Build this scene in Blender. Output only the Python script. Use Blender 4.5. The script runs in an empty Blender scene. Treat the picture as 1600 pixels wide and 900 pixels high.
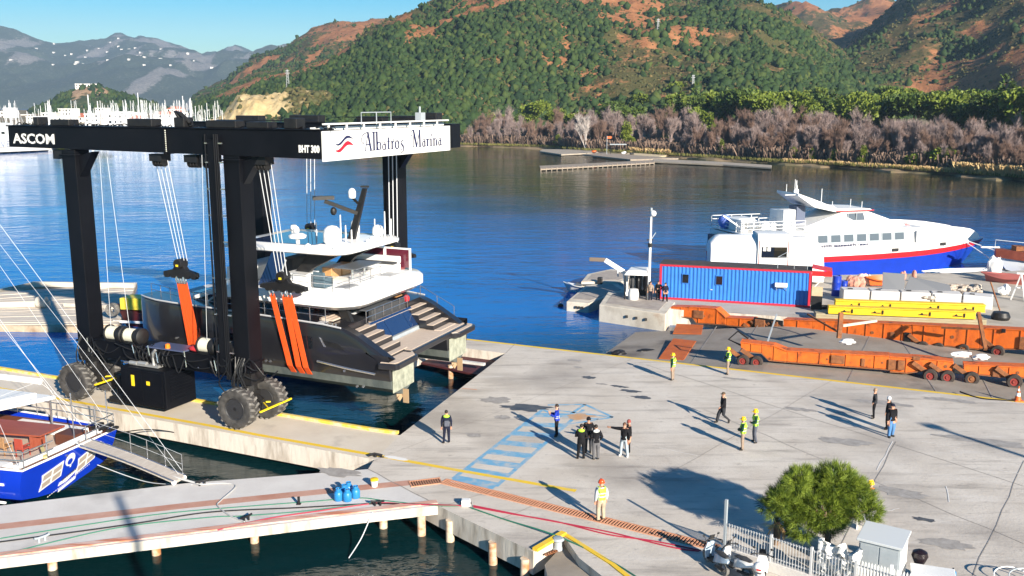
import bpy, bmesh, math, random
import numpy as np
from mathutils import Vector, Matrix

scene = bpy.context.scene
COL = scene.collection
R = math.radians
random.seed(7); RNG = np.random.default_rng(7)

# ------------------------------------------------------------------ camera, sky, sun, exposure
CAM_H, FOC, PITCH = 17.5, 1500.0, math.atan(289 / 1500.0)
cam = bpy.data.cameras.new("camera"); cam_o = bpy.data.objects.new("camera", cam); COL.objects.link(cam_o)
cam_o.location = (0, 0, CAM_H); cam_o.rotation_euler = (R(90) - PITCH, 0, 0)
cam.sensor_width = 36; cam.lens = 36 * FOC / 1600.0; cam.clip_start = 0.5; cam.clip_end = 30000
scene.camera = cam_o

SUN_EL, SUN_AZ = R(20.5), R(-60)          # azimuth measured from +X, counter-clockwise
world = bpy.data.worlds.new("World"); scene.world = world; world.use_nodes = True
wt = world.node_tree; bg = wt.nodes["Background"]
sky = wt.nodes.new("ShaderNodeTexSky"); sky.sky_type = 'NISHITA'; sky.sun_disc = False
sky.sun_elevation = SUN_EL; sky.sun_rotation = R(90) - SUN_AZ
sky.air_density = 1.0; sky.dust_density = 0.0; sky.ozone_density = 3.0; sky.altitude = 0
hs = wt.nodes.new("ShaderNodeHueSaturation"); hs.inputs["Saturation"].default_value = 2.1
wt.links.new(sky.outputs[0], hs.inputs["Color"]); wt.links.new(hs.outputs[0], bg.inputs["Color"])
bg.inputs["Strength"].default_value = 0.062
sun = bpy.data.lights.new("sun", 'SUN'); sun.energy = 5.0; sun.angle = R(0.5); sun.color = (1.0, 0.90, 0.76)
sun_o = bpy.data.objects.new("sun", sun); COL.objects.link(sun_o)
sd = Vector((math.cos(SUN_EL) * math.cos(SUN_AZ), math.cos(SUN_EL) * math.sin(SUN_AZ), math.sin(SUN_EL)))
sun_o.rotation_euler = sd.to_track_quat('Z', 'Y').to_euler(); sun_o.location = (60, -100, 60)
vs = scene.view_settings; scene.display_settings.display_device = 'sRGB'
vs.view_transform = 'Standard'; vs.look = 'None'; vs.exposure = 1.05; vs.gamma = 1.0
scene.cycles.max_bounces = 8; scene.cycles.volume_bounces = 0; scene.cycles.transparent_max_bounces = 12

# ------------------------------------------------------------------ survey: photo measurements to ground positions
_c, _s = math.cos(PITCH), math.sin(PITCH)
def ray(px, py):
    u, v = (px - 800) / FOC, (450 - py) / FOC
    return u, _c + v * _s, -_s + v * _c
def at(px, py, z=0.0):
    d = ray(px, py); t = (z - CAM_H) / d[2]
    return Vector((t * d[0], t * d[1], z))
def at_depth(px, py, y):
    d = ray(px, py); t = y / d[1]
    return Vector((t * d[0], y, CAM_H + t * d[2]))
def at2(px, py, z=0.0):
    p = at(px, py, z); return (p.x, p.y)
TH = R(-24.75)                               # heading of the two lift fingers
UX, UY = math.cos(TH), math.sin(TH); NX, NY = -UY, UX
def wp(u, n, z=0.0): return Vector((u * UX + n * NX, u * UY + n * NY, z))

# ------------------------------------------------------------------ noise (numpy) for terrain
_perm = np.random.default_rng(3).random((256, 256))
def vnoise(x, y):
    xi = np.floor(x).astype(int); yi = np.floor(y).astype(int)
    fx = x - xi; fy = y - yi; fx = fx * fx * (3 - 2 * fx); fy = fy * fy * (3 - 2 * fy)
    g = lambda a, b: _perm[a & 255, b & 255]
    return (g(xi, yi) * (1 - fx) + g(xi + 1, yi) * fx) * (1 - fy) + (g(xi, yi + 1) * (1 - fx) + g(xi + 1, yi + 1) * fx) * fy
def fbm(x, y, o=5, ridge=False):
    s = 0; a = 0.5; t = 0
    for i in range(o):
        v = vnoise(x + 17.3 * i, y + 9.1 * i)
        if ridge: v = 1 - np.abs(2 * v - 1)
        s = s + a * v; t += a; a *= 0.5; x = x * 2.03; y = y * 2.03
    return s / t

# ------------------------------------------------------------------ materials
MATS = {}
def mat(name, c1, c2=None, rough=0.6, scale=2.0, metal=0.0, bump=0.0, detail=6.0, lo=0.35, hi=0.7, spec=0.5, coat=0.0,
        c3=None, s3=0.4, lo3=0.55, hi3=0.75, space='Object', stretch=None, bscale=None, emit=0.0, rvar=0.0):
    if name in MATS: return MATS[name]
    m = bpy.data.materials.new(name); m.use_nodes = True; MATS[name] = m
    nt = m.node_tree; b = nt.nodes["Principled BSDF"]; N = nt.nodes.new; L = nt.links.new
    b.inputs["Roughness"].default_value = rough; b.inputs["Metallic"].default_value = metal
    b.inputs["Specular IOR Level"].default_value = spec; b.inputs["Coat Weight"].default_value = coat
    c4 = lambda c: (c[0], c[1], c[2], 1)
    b.inputs["Base Color"].default_value = c4(c1)
    m.diffuse_color = c4(c1)
    tc = N("ShaderNodeTexCoord"); src = tc.outputs['Object']
    if space == 'World':
        g = N("ShaderNodeNewGeometry"); src = g.outputs['Position']
    if stretch:
        mp = N("ShaderNodeMapping"); mp.inputs['Scale'].default_value = stretch; L(src, mp.inputs[0]); src = mp.outputs[0]
    if c2 or bump or rvar:
        n = N("ShaderNodeTexNoise"); n.inputs['Scale'].default_value = scale; n.inputs['Detail'].default_value = detail
        n.inputs['Roughness'].default_value = 0.62; L(src, n.inputs['Vector'])
    if c2:
        mr = N("ShaderNodeMapRange"); mr.inputs[1].default_value = lo; mr.inputs[2].default_value = hi; L(n.outputs[0], mr.inputs[0])
        mx = N("ShaderNodeMix"); mx.data_type = 'RGBA'; mx.inputs[6].default_value = c4(c1); mx.inputs[7].default_value = c4(c2)
        L(mr.outputs[0], mx.inputs[0]); out = mx.outputs[2]
        if c3:
            n3 = N("ShaderNodeTexNoise"); n3.inputs['Scale'].default_value = s3; n3.inputs['Detail'].default_value = 5; L(src, n3.inputs['Vector'])
            m3 = N("ShaderNodeMapRange"); m3.inputs[1].default_value = lo3; m3.inputs[2].default_value = hi3; L(n3.outputs[0], m3.inputs[0])
            x3 = N("ShaderNodeMix"); x3.data_type = 'RGBA'; x3.inputs[7].default_value = c4(c3); L(out, x3.inputs[6]); L(m3.outputs[0], x3.inputs[0]); out = x3.outputs[2]
        L(out, b.inputs["Base Color"])
    if rvar:
        rr = N("ShaderNodeMapRange"); rr.inputs[3].default_value = rough - rvar; rr.inputs[4].default_value = rough + rvar; L(n.outputs[0], rr.inputs[0]); L(rr.outputs[0], b.inputs["Roughness"])
    if bump:
        bn = n
        if bscale:
            bn = N("ShaderNodeTexNoise"); bn.inputs['Scale'].default_value = bscale; bn.inputs['Detail'].default_value = 5; L(src, bn.inputs['Vector'])
        bp = N("ShaderNodeBump"); bp.inputs['Strength'].default_value = min(1, bump); bp.inputs['Distance'].default_value = 0.05
        L(bn.outputs[0], bp.inputs['Height']); L(bp.outputs[0], b.inputs['Normal'])
    if emit:
        b.inputs['Emission Color'].default_value = c4(c1); b.inputs['Emission Strength'].default_value = emit
    return m

def glass_mat(name, c, rough=0.06):
    return mat(name, c, rough=rough, spec=0.9, coat=0.3)

M_BLACK = mat("gantry_black_paint", (0.003, 0.0035, 0.0055), (0.006, 0.0065, 0.009), rough=0.45, scale=0.6, bump=0.05, bscale=30, spec=0.18)
M_DARK = mat("dark_steel", (0.006, 0.006, 0.008), (0.016, 0.015, 0.014), rough=0.5, scale=3)
M_SIDEW = mat("tyre_sidewall", (0.028, 0.027, 0.026), (0.075, 0.07, 0.066), rough=0.8, scale=3)
M_RUBBER = mat("tyre_rubber", (0.09, 0.086, 0.08), (0.24, 0.23, 0.215), rough=0.85, scale=5, bump=0.4)
M_HOSE = mat("black_hose", (0.008, 0.008, 0.009), rough=0.45)
M_WHITE = mat("white_paint", (0.80, 0.80, 0.79), (0.70, 0.70, 0.68), rough=0.35, scale=1.2)
M_GEL = mat("white_gelcoat", (0.84, 0.84, 0.83), (0.78, 0.78, 0.77), rough=0.22, scale=0.8, coat=0.3)
M_STEEL = mat("stainless_steel", (0.62, 0.63, 0.65), rough=0.25, metal=0.9)
M_ROPE_W = mat("pale_wire_rope", (0.55, 0.57, 0.60), rough=0.5)
M_SLING = mat("orange_sling_webbing", (0.80, 0.10, 0.008), (0.62, 0.06, 0.004), rough=0.75, scale=6, stretch=(8, 8, 0.6))
M_YEL = mat("yellow_paint", (0.82, 0.55, 0.015), (0.70, 0.45, 0.01), rough=0.5, scale=2)
M_YELL = mat("yellow_line_paint", (0.78, 0.52, 0.03), (0.60, 0.46, 0.16), rough=0.7, scale=1.3, lo=0.5, hi=0.75, space='World')
M_BLUEL = mat("blue_line_paint", (0.14, 0.36, 0.55), (0.42, 0.45, 0.46), rough=0.75, scale=1.6, lo=0.44, hi=0.66, space='World')
M_GLASS = glass_mat("dark_tinted_glass", (0.008, 0.010, 0.014))
M_GLASSB = glass_mat("blue_tinted_glass", (0.012, 0.03, 0.09))
M_ORANGE = mat("orange_trailer_paint", (0.72, 0.15, 0.012), (0.52, 0.10, 0.012), rough=0.55, scale=2.2, c3=(0.10, 0.035, 0.015), s3=1.6, lo3=0.58, hi3=0.72, stretch=(1, 1, 0.7))
M_RUST = mat("rusty_steel", (0.16, 0.06, 0.025), (0.32, 0.12, 0.04), rough=0.85, scale=4, bump=0.3)
M_WOOD = mat("weathered_timber", (0.30, 0.25, 0.15), (0.42, 0.37, 0.25), rough=0.8, scale=3, stretch=(0.4, 4, 4), bump=0.3)
M_TEAK = mat("teak_deck", (0.50, 0.40, 0.32), (0.60, 0.50, 0.41), rough=0.65, scale=4, stretch=(0.5, 5, 5))
M_CONC = mat("concrete_yard", (0.50, 0.445, 0.38), (0.64, 0.59, 0.525), rough=0.85, scale=0.28, lo=0.3, hi=0.72, bump=0.25, bscale=6, detail=9,
             c3=(0.27, 0.24, 0.215), s3=0.13, lo3=0.50, hi3=0.78, space='World', stretch=(1, 1.0, 1))
def weathered_apron():
    """broad dirt, directional tyre grime and fine speckle over the pale concrete"""
    nt = M_CONC.node_tree; b = nt.nodes["Principled BSDF"]; N = nt.nodes.new; L = nt.links.new
    src = b.inputs["Base Color"].links[0].from_socket; g = N("ShaderNodeNewGeometry")
    def layer(rot, sc, nscale, det, lo, hi, c, src):
        mp = N("ShaderNodeMapping"); mp.inputs['Rotation'].default_value = (0, 0, rot); mp.inputs['Scale'].default_value = sc; L(g.outputs['Position'], mp.inputs[0])
        n = N("ShaderNodeTexNoise"); n.inputs['Scale'].default_value = nscale; n.inputs['Detail'].default_value = det; n.inputs['Roughness'].default_value = .68; L(mp.outputs[0], n.inputs['Vector'])
        r = N("ShaderNodeMapRange"); r.inputs[1].default_value = lo; r.inputs[2].default_value = hi; L(n.outputs[0], r.inputs[0])
        x = N("ShaderNodeMix"); x.data_type = 'RGBA'; x.inputs[7].default_value = (*c, 1); L(r.outputs[0], x.inputs[0]); L(src, x.inputs[6]); return x.outputs[2]
    src = layer(R(24), (.22, 1.5, 1), .9, 8, .52, .82, (.20, .175, .155), src)
    src = layer(R(-35), (.3, 1.3, 1), .6, 8, .55, .80, (.66, .62, .57), src)
    src = layer(R(10), (.8, 1.1, 1), 2.6, 9, .58, .80, (.25, .225, .20), src)
    src = layer(0, (1, 1, 1), 9, 4, .60, .78, (.30, .27, .245), src)
    L(src, b.inputs["Base Color"])
weathered_apron()
M_CONCW = mat("pale_pier_concrete", (0.56, 0.535, 0.51), (0.66, 0.64, 0.61), rough=0.85, scale=0.5, bump=0.2, bscale=8, space='World',
              c3=(0.42, 0.40, 0.38), s3=0.35, lo3=0.58, hi3=0.75)
M_CONCF = mat("finger_concrete", (0.56, 0.49, 0.40), (0.66, 0.60, 0.51), rough=0.85, scale=0.4, bump=0.2, bscale=8, space='World', c3=(0.40, 0.35, 0.29), s3=0.5, lo3=0.58, hi3=0.78)
M_CONCV = mat("stained_wall_concrete", (0.60, 0.55, 0.48), (0.25, 0.20, 0.15), rough=0.9, scale=1.8, lo=0.46, hi=0.76, stretch=(1, 1, 0.22), bump=0.35, bscale=5, space='World')
M_SLIP = mat("slipway_concrete", (0.24, 0.205, 0.165), (0.33, 0.29, 0.245), rough=0.85, scale=0.35, bump=0.3, bscale=4, space='World', c3=(0.12, 0.10, 0.085), s3=0.28, lo3=0.55, hi3=0.72)
M_RED = mat("red_paint", (0.62, 0.015, 0.02), (0.5, 0.02, 0.02), rough=0.45, scale=2)
M_BLUE = mat("blue_hull_paint", (0.012, 0.045, 0.42), (0.012, 0.04, 0.34), rough=0.3, scale=1, coat=0.3)
M_CBLUE = mat("container_blue_paint", (0.03, 0.19, 0.60), (0.03, 0.155, 0.50), rough=0.5, scale=1.2)
M_GREY = mat("grey_sheet_metal", (0.36, 0.40, 0.43), (0.30, 0.34, 0.37), rough=0.5, scale=2)
M_SKIN = mat("skin", (0.50, 0.27, 0.18), rough=0.6)

# ------------------------------------------------------------------ mesh building
class MB:
    def __init__(s): s.v = []; s.f = []; s.m = []; s.mi = 0
    def add(s, vs, fs):
        o = len(s.v); s.v += [tuple(p) for p in vs]; s.f += [tuple(i + o for i in f) for f in fs]; s.m += [s.mi] * len(fs); return s
    def bx(s, x0, x1, y0, y1, z0, z1):
        v = [(x, y, z) for z in (z0, z1) for x, y in ((x0, y0), (x1, y0), (x1, y1), (x0, y1))]
        return s.add(v, [(3, 2, 1, 0), (4, 5, 6, 7), (0, 1, 5, 4), (1, 2, 6, 5), (2, 3, 7, 6), (3, 0, 4, 7)])
    def box(s, c, d, rz=0.0, M=None):
        v = []
        for sz in (-.5, .5):
            for sx, sy in ((-.5, -.5), (.5, -.5), (.5, .5), (-.5, .5)):
                p = Vector((sx * d[0], sy * d[1], sz * d[2]))
                p = (M @ p) if M is not None else Matrix.Rotation(rz, 3, 'Z') @ p
                v.append(p + Vector(c))
        return s.add(v, [(3, 2, 1, 0), (4, 5, 6, 7), (0, 1, 5, 4), (1, 2, 6, 5), (2, 3, 7, 6), (3, 0, 4, 7)])
    def bar(s, p0, p1, w, h=None, up=(0, 0, 1)):
        h = h or w; p0 = Vector(p0); p1 = Vector(p1); d = (p1 - p0).normalized(); u = Vector(up)
        if abs(d.dot(u)) > 0.98: u = Vector((1, 0, 0))
        a = d.cross(u).normalized() * (w / 2); b = a.cross(d).normalized() * (h / 2)
        v = [p + q for p in (p0, p1) for q in (-a - b, a - b, a + b, -a + b)]
        return s.add(v, [(0, 1, 2, 3), (7, 6, 5, 4), (4, 5, 1, 0), (5, 6, 2, 1), (6, 7, 3, 2), (7, 4, 0, 3)])
    def prism(s, poly, z0, z1):
        n = len(poly); a = sum(poly[i][0] * poly[(i + 1) % n][1] - poly[(i + 1) % n][0] * poly[i][1] for i in range(n))
        if a < 0: poly = poly[::-1]
        v = [(x, y, z0) for x, y in poly] + [(x, y, z1) for x, y in poly]
        return s.add(v, [tuple(range(n - 1, -1, -1)), tuple(range(n, 2 * n))] + [(i, (i + 1) % n, (i + 1) % n + n, i + n) for i in range(n)])
    def extr(s, poly, axis, a0, a1):
        """poly is a list of 2-D points in the plane normal to axis ('x': (y,z), 'y': (x,z))"""
        n = len(poly)
        f = (lambda a, p: (a, p[0], p[1])) if axis == 'x' else (lambda a, p: (p[0], a, p[1]))
        v = [f(a0, p) for p in poly] + [f(a1, p) for p in poly]
        return s.add(v, [tuple(range(n - 1, -1, -1)), tuple(range(n, 2 * n))] + [(i, (i + 1) % n, (i + 1) % n + n, i + n) for i in range(n)])
    def loft(s, rings, cap=True, closed=True):
        n = len(rings[0]); v = [p for r in rings for p in r]; f = []
        for k in range(len(rings) - 1):
            for i in range(n if closed else n - 1):
                j = (i + 1) % n; f.append((k * n + i, k * n + j, (k + 1) * n + j, (k + 1) * n + i))
        if cap: f += [tuple(range(n - 1, -1, -1)), tuple(range((len(rings) - 1) * n, len(rings) * n))]
        return s.add(v, f)
    def tube(s, pts, r, n=6, cap=True):
        pts = [Vector(p) for p in pts]; rings = []; a = None
        rr = r if isinstance(r, (list, tuple)) else [r] * len(pts)
        for i, p in enumerate(pts):
            d = (pts[min(i + 1, len(pts) - 1)] - pts[max(i - 1, 0)])
            d = d.normalized() if d.length > 1e-9 else Vector((0, 0, 1))
            if a is None: a = d.cross(Vector((0.13, 0.21, 0.97)) if abs(d.z) < .9 else Vector((1, 0.1, 0)))
            a = (a - d * a.dot(d)).normalized(); b = d.cross(a)
            rings.append([p + (a * math.cos(2 * math.pi * k / n) + b * math.sin(2 * math.pi * k / n)) * rr[i] for k in range(n)])
        return s.loft(rings, cap)
    def cyl(s, p0, p1, r0, r1=None, n=12): return s.tube([p0, p1], [r0, r0 if r1 is None else r1], n)
    def lathe(s, prof, n=16, c=(0, 0, 0), axis='z', cap=True):
        rings = []
        for r, h in prof:
            ring = []
            for k in range(n):
                t = 2 * math.pi * k / n; p = (r * math.cos(t), r * math.sin(t), h)
                if axis == 'y': p = (p[0], p[2], p[1])
                if axis == 'x': p = (p[2], p[0], p[1])
                ring.append((c[0] + p[0], c[1] + p[1], c[2] + p[2]))
            rings.append(ring)
        return s.loft(rings, cap)
    def ball(s, c, r, n=10, m=7, jit=0.0):
        r = r if isinstance(r, (tuple, list)) else (r, r, r); rings = []
        for i in range(m + 1):
            ph = math.pi * i / m; sr = max(math.sin(ph), 0.02); 
            rings.append([(c[0] + r[0] * sr * math.cos(2 * math.pi * k / n) * (1 + jit * random.uniform(-1, 1)), c[1] + r[1] * sr * math.sin(2 * math.pi * k / n) * (1 + jit * random.uniform(-1, 1)), c[2] - r[2] * math.cos(ph)) for k in range(n)])
        return s.loft(rings)
    def sheet(s, pts): return s.add(pts, [tuple(range(len(pts)))])
    def build(s, name, m, parent=None, smooth=False, bevel=0.0, kind=None, angle=40):
        me = bpy.data.meshes.new(name); me.from_pydata(s.v, [], s.f); 
        ms = m if isinstance(m, (list, tuple)) else [m]
        for q in ms: me.materials.append(q)
        if len(ms) > 1: me.polygons.foreach_set('material_index', s.m)
        bm = bmesh.new(); bm.from_mesh(me); bmesh.ops.recalc_face_normals(bm, faces=bm.faces); bm.to_mesh(me); bm.free()
        if smooth:
            me.polygons.foreach_set('use_smooth', [True] * len(me.polygons)); me.set_sharp_from_angle(angle=R(angle))
        o = bpy.data.objects.new(name, me); COL.objects.link(o)
        if parent: o.parent = parent
        if bevel:
            b = o.modifiers.new("bevel", 'BEVEL'); b.width = bevel; b.segments = 2; b.limit_method = 'ANGLE'; b.angle_limit = R(35); b.harden_normals = False
        if kind: o['kind'] = kind
        return o

def thing(name, label, cat, loc=(0, 0, 0), rz=0.0, group=None):
    o = bpy.data.objects.new(name, None); COL.objects.link(o); o.location = loc; o.rotation_euler = (0, 0, rz); o.empty_display_size = 0.3
    o['label'] = label; o['category'] = cat
    if group: o['group'] = group
    return o
def tag(o, label, cat, group=None):
    o['label'] = label; o['category'] = cat
    if group: o['group'] = group
    return o
def struct(mb, name, m, **k): return mb.build(name, m, kind='structure', **k)
KIDS = {}
def kids(o): return [c for c in o.children]
def dup(root, loc, rz=None, label=None, group=None, scale=None):
    r = root.copy(); COL.objects.link(r); r.location = loc
    if rz is not None: r.rotation_euler = (0, 0, rz)
    if scale is not None: r.scale = scale if isinstance(scale, tuple) else (scale,) * 3
    if label: r['label'] = label
    if group: r['group'] = group
    for ch in root.children:
        c = ch.copy(); COL.objects.link(c); c.parent = r
        for g in ch.children:
            d = g.copy(); COL.objects.link(d); d.parent = c
    return r
def inst(src, name, parent, loc=(0, 0, 0), rot=(0, 0, 0), scale=(1, 1, 1)):
    """another object on the same mesh"""
    o = bpy.data.objects.new(name, src.data); COL.objects.link(o); o.parent = parent; o.location = loc; o.rotation_euler = rot; o.scale = scale
    for md in src.modifiers:
        b = o.modifiers.new(md.name, md.type)
        if md.type == 'BEVEL': b.width = md.width; b.segments = md.segments; b.limit_method = md.limit_method; b.angle_limit = md.angle_limit
    return o
def text_obj(txt, name, m, parent, M, size, ext=0.01, offset=0.0, shear=0.0, align='LEFT', sx=1.0):
    cu = bpy.data.curves.new(name, 'FONT'); cu.body = txt; cu.size = size; cu.extrude = ext; cu.offset = offset; cu.shear = shear; cu.align_x = align; cu.resolution_u = 2
    t = bpy.data.objects.new(name, cu); COL.objects.link(t)
    dg = bpy.context.evaluated_depsgraph_get(); me = bpy.data.meshes.new_from_object(t.evaluated_get(dg))
    bpy.data.objects.remove(t)
    me.transform(M @ Matrix.Diagonal((sx, 1, 1, 1))); me.materials.clear(); me.materials.append(m)
    o = bpy.data.objects.new(name, me); COL.objects.link(o); o.parent = parent
    return o
def frame_M(origin, xdir, updir):
    x = Vector(xdir).normalized(); y = Vector(updir); y = (y - x * y.dot(x)).normalized(); z = x.cross(y)
    M = Matrix((x, y, z)).transposed().to_4x4(); M.translation = Vector(origin); return M
def spline(pts, k=8):
    """smooth curve through points (Catmull-Rom)"""
    pts = [Vector(p) for p in pts]; out = []
    for i in range(len(pts) - 1):
        p0, p1, p2, p3 = pts[max(i - 1, 0)], pts[i], pts[i + 1], pts[min(i + 2, len(pts) - 1)]
        for j in range(k):
            t = j / k; out.append(0.5 * ((2 * p1) + (p2 - p0) * t + (2 * p0 - 5 * p1 + 4 * p2 - p3) * t * t + (3 * p1 - p0 - 3 * p2 + p3) * t ** 3))
    return out + [pts[-1]]
def sag(p0, p1, d, k=10):
    p0 = Vector(p0); p1 = Vector(p1)
    return [p0.lerp(p1, i / k) - Vector((0, 0, d * 4 * (i / k) * (1 - i / k))) for i in range(k + 1)]
def np_mesh(name, verts, faces, m, parent=None, attr=None, smooth=False):
    me = bpy.data.meshes.new(name); nv = len(verts); nf, k = faces.shape
    me.vertices.add(nv); me.vertices.foreach_set('co', np.asarray(verts, np.float32).ravel())
    me.loops.add(nf * k); me.loops.foreach_set('vertex_index', faces.astype(np.int32).ravel())
    me.polygons.add(nf); me.polygons.foreach_set('loop_start', np.arange(0, nf * k, k, dtype=np.int32))
    me.update(calc_edges=True); me.validate()
    if attr is not None:
        for an, arr in attr.items():
            a = me.attributes.new(an, 'FLOAT', 'POINT'); a.data.foreach_set('value', np.asarray(arr, np.float32))
    if smooth: me.polygons.foreach_set('use_smooth', np.ones(nf, bool))
    me.materials.append(m)
    o = bpy.data.objects.new(name, me); COL.objects.link(o)
    if parent: o.parent = parent
    return o
# ================================================================== water
def water_material():
    m = bpy.data.materials.new("sea_water"); m.use_nodes = True; nt = m.node_tree; b = nt.nodes["Principled BSDF"]; N = nt.nodes.new; L = nt.links.new
    b.inputs["Roughness"].default_value = 0.07; b.inputs["IOR"].default_value = 1.33
    g = N("ShaderNodeNewGeometry"); sep = N("ShaderNodeSeparateXYZ"); L(g.outputs['Position'], sep.inputs[0])
    # bay blue boosted with painted sky reflection; berths murky green plus painted shade
    def lin(a, b):
        m1 = N("ShaderNodeMath"); m1.operation = 'MULTIPLY_ADD'; m1.inputs[1].default_value = a; L(sep.outputs[0], m1.inputs[0])
        if b: L(sep.outputs[1], m1.inputs[2])
        return m1.outputs[0]
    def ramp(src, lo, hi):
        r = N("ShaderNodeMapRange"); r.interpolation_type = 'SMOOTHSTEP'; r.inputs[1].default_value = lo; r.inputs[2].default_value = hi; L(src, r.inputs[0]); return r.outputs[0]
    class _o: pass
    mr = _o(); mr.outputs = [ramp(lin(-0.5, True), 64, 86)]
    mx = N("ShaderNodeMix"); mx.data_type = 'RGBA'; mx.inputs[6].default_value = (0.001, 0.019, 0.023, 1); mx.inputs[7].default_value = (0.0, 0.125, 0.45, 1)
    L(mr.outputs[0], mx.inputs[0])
    # brown-green reflection of the bank trees, painted into the inner bay's colour
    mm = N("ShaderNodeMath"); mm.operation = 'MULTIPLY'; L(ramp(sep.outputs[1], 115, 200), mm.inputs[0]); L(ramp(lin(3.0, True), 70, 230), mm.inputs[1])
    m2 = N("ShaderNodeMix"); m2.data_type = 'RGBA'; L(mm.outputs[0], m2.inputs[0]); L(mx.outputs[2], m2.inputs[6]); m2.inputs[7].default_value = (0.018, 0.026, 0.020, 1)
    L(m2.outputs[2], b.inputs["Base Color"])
    def waves(sc, det, st):
        mp = N("ShaderNodeMapping"); mp.inputs['Scale'].default_value = st; L(g.outputs['Position'], mp.inputs[0])
        n = N("ShaderNodeTexNoise"); n.inputs['Scale'].default_value = sc; n.inputs['Detail'].default_value = det; n.inputs['Roughness'].default_value = 0.55; L(mp.outputs[0], n.inputs['Vector']); return n
    n1 = waves(0.36, 5, (0.7, 1.3, 1)); n2 = waves(0.03, 3, (1, 1.6, 1))
    # wind patches: calm and ruffled areas
    am = N("ShaderNodeMapRange"); am.inputs[1].default_value = 0.35; am.inputs[2].default_value = 0.65; am.inputs[3].default_value = 0.35; am.inputs[4].default_value = 1.0; L(n2.outputs[0], am.inputs[0])
    ml = N("ShaderNodeMath"); ml.operation = 'MULTIPLY'; L(n1.outputs[0], ml.inputs[0]); L(am.outputs[0], ml.inputs[1])
    bp = N("ShaderNodeBump"); bp.inputs['Strength'].default_value = 1.0; bp.inputs['Distance'].default_value = 0.20; L(ml.outputs[0], bp.inputs['Height']); L(bp.outputs[0], b.inputs['Normal'])
    return m
WZ = -1.4
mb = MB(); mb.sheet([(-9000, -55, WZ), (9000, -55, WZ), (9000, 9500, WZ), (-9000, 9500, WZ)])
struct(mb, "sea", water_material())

# ================================================================== hills and mountains
def pw(x, tbl):
    xs = [t[0] for t in tbl]; ys = [t[1] for t in tbl]; return np.interp(x, xs, ys)
SK_MAIN = [(150, 185), (250, 172), (310, 158), (345, 142), (400, 121), (450, 111), (520, 95), (560, 78), (612, 48), (650, 33), (680, 20), (705, 4), (760, -22), (850, -44), (950, -30), (1030, -4), (1060, 6), (1100, 12), (1150, 14), (1185, 24), (1230, 40), (1290, 72), (1350, 98), (1420, 126), (1480, 148), (1550, 168)]
SK_RED = [(260, 170), (330, 140), (405, 98), (440, 81), (480, 59), (520, 44), (560, 38), (600, 41), (625, 46), (680, 60), (760, 100)]
SK_BACK = [(1000, 60), (1100, 40), (1160, 32), (1200, 25), (1250, 13), (1285, 18), (1325, 21), (1370, 18), (1440, 30), (1520, 70)]
SK_EAST = [(1240, 150), (1270, 118), (1300, 92), (1340, 55), (1370, 34), (1400, 12), (1420, -5), (1500, -38), (1600, -62), (1760, -90), (2000, -60)]
SK_CLIFF = [(325, 192), (345, 184), (360, 168), (372, 150), (395, 145), (420, 152), (440, 150), (470, 140), (500, 146), (530, 155), (575, 168), (620, 180)]
SK_KNOLL = [(40, 178), (70, 168), (85, 160), (110, 146), (128, 138), (160, 137), (178, 145), (195, 152), (215, 160), (245, 170), (270, 178)]
SK_FAR = [(-400, 75), (-250, 40), (-100, 30), (0, 49), (30, 57), (60, 71), (90, 82), (115, 81), (160, 80), (190, 76), (230, 76), (270, 84), (320, 97), (345, 92), (375, 86), (405, 88), (450, 80), (520, 78), (600, 85), (760, 100), (1000, 120)]
def layer(px, Y, sk, yc, y0, power=1.0, back=1.5):
    """height of one ridge: foot at y0, crest at yc, falling off behind"""
    e = (161 - pw(px, sk)) / FOC
    zc = CAM_H + yc * e * 1.015
    t = np.clip((Y - y0) / (yc - y0), 0, None)
    prof = np.where(t <= 1, np.clip(t, 0, 1) ** power * (1.5 - 0.5 * np.clip(t, 0, 1)), np.clip(1 - (t - 1) / back, 0, 1))
    edge = np.where((px < sk[0][0]) | (px > sk[-1][0]), 0.0, 1.0)
    return np.where(zc > 0, zc, 0) * prof * edge - 3 * (1 - edge) - 2 * (t <= 0)
def ground_z(px, Y):
    X = (px - 800) / 1528.0 * Y
    gul = fbm(X / 190 + 5, Y / 260, 5, True); fine = fbm(X / 45, Y / 45, 4)
    yc = 1050 + 120 * np.sin(px / 170.0)
    z1 = layer(px, Y, SK_MAIN, yc, 470 + 50 * np.sin(px / 110.0), 0.95)
    z2 = layer(px, Y, SK_RED, 1550, 950); z3 = layer(px, Y, SK_BACK, 1900, 1300, 0.8)
    z4 = layer(px, Y, SK_EAST, 1300 + 90 * np.sin(px / 60.0), 560 + 60 * np.sin(px / 70.0), 0.9)
    z = np.maximum.reduce([z1, z2, z3, z4])
    rel = np.clip(z / 60, 0, 1)
    crest = np.clip(1.15 - np.abs((Y - yc) / 420), 0, 1)
    amp = rel * (0.10 * np.clip(z, 0, 260) + 3)
    zz = z + amp * (gul - 0.62) * 3.1 + rel * (fine - 0.5) * 20
    return np.where(Y < 412, -4.0, zz)
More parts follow.
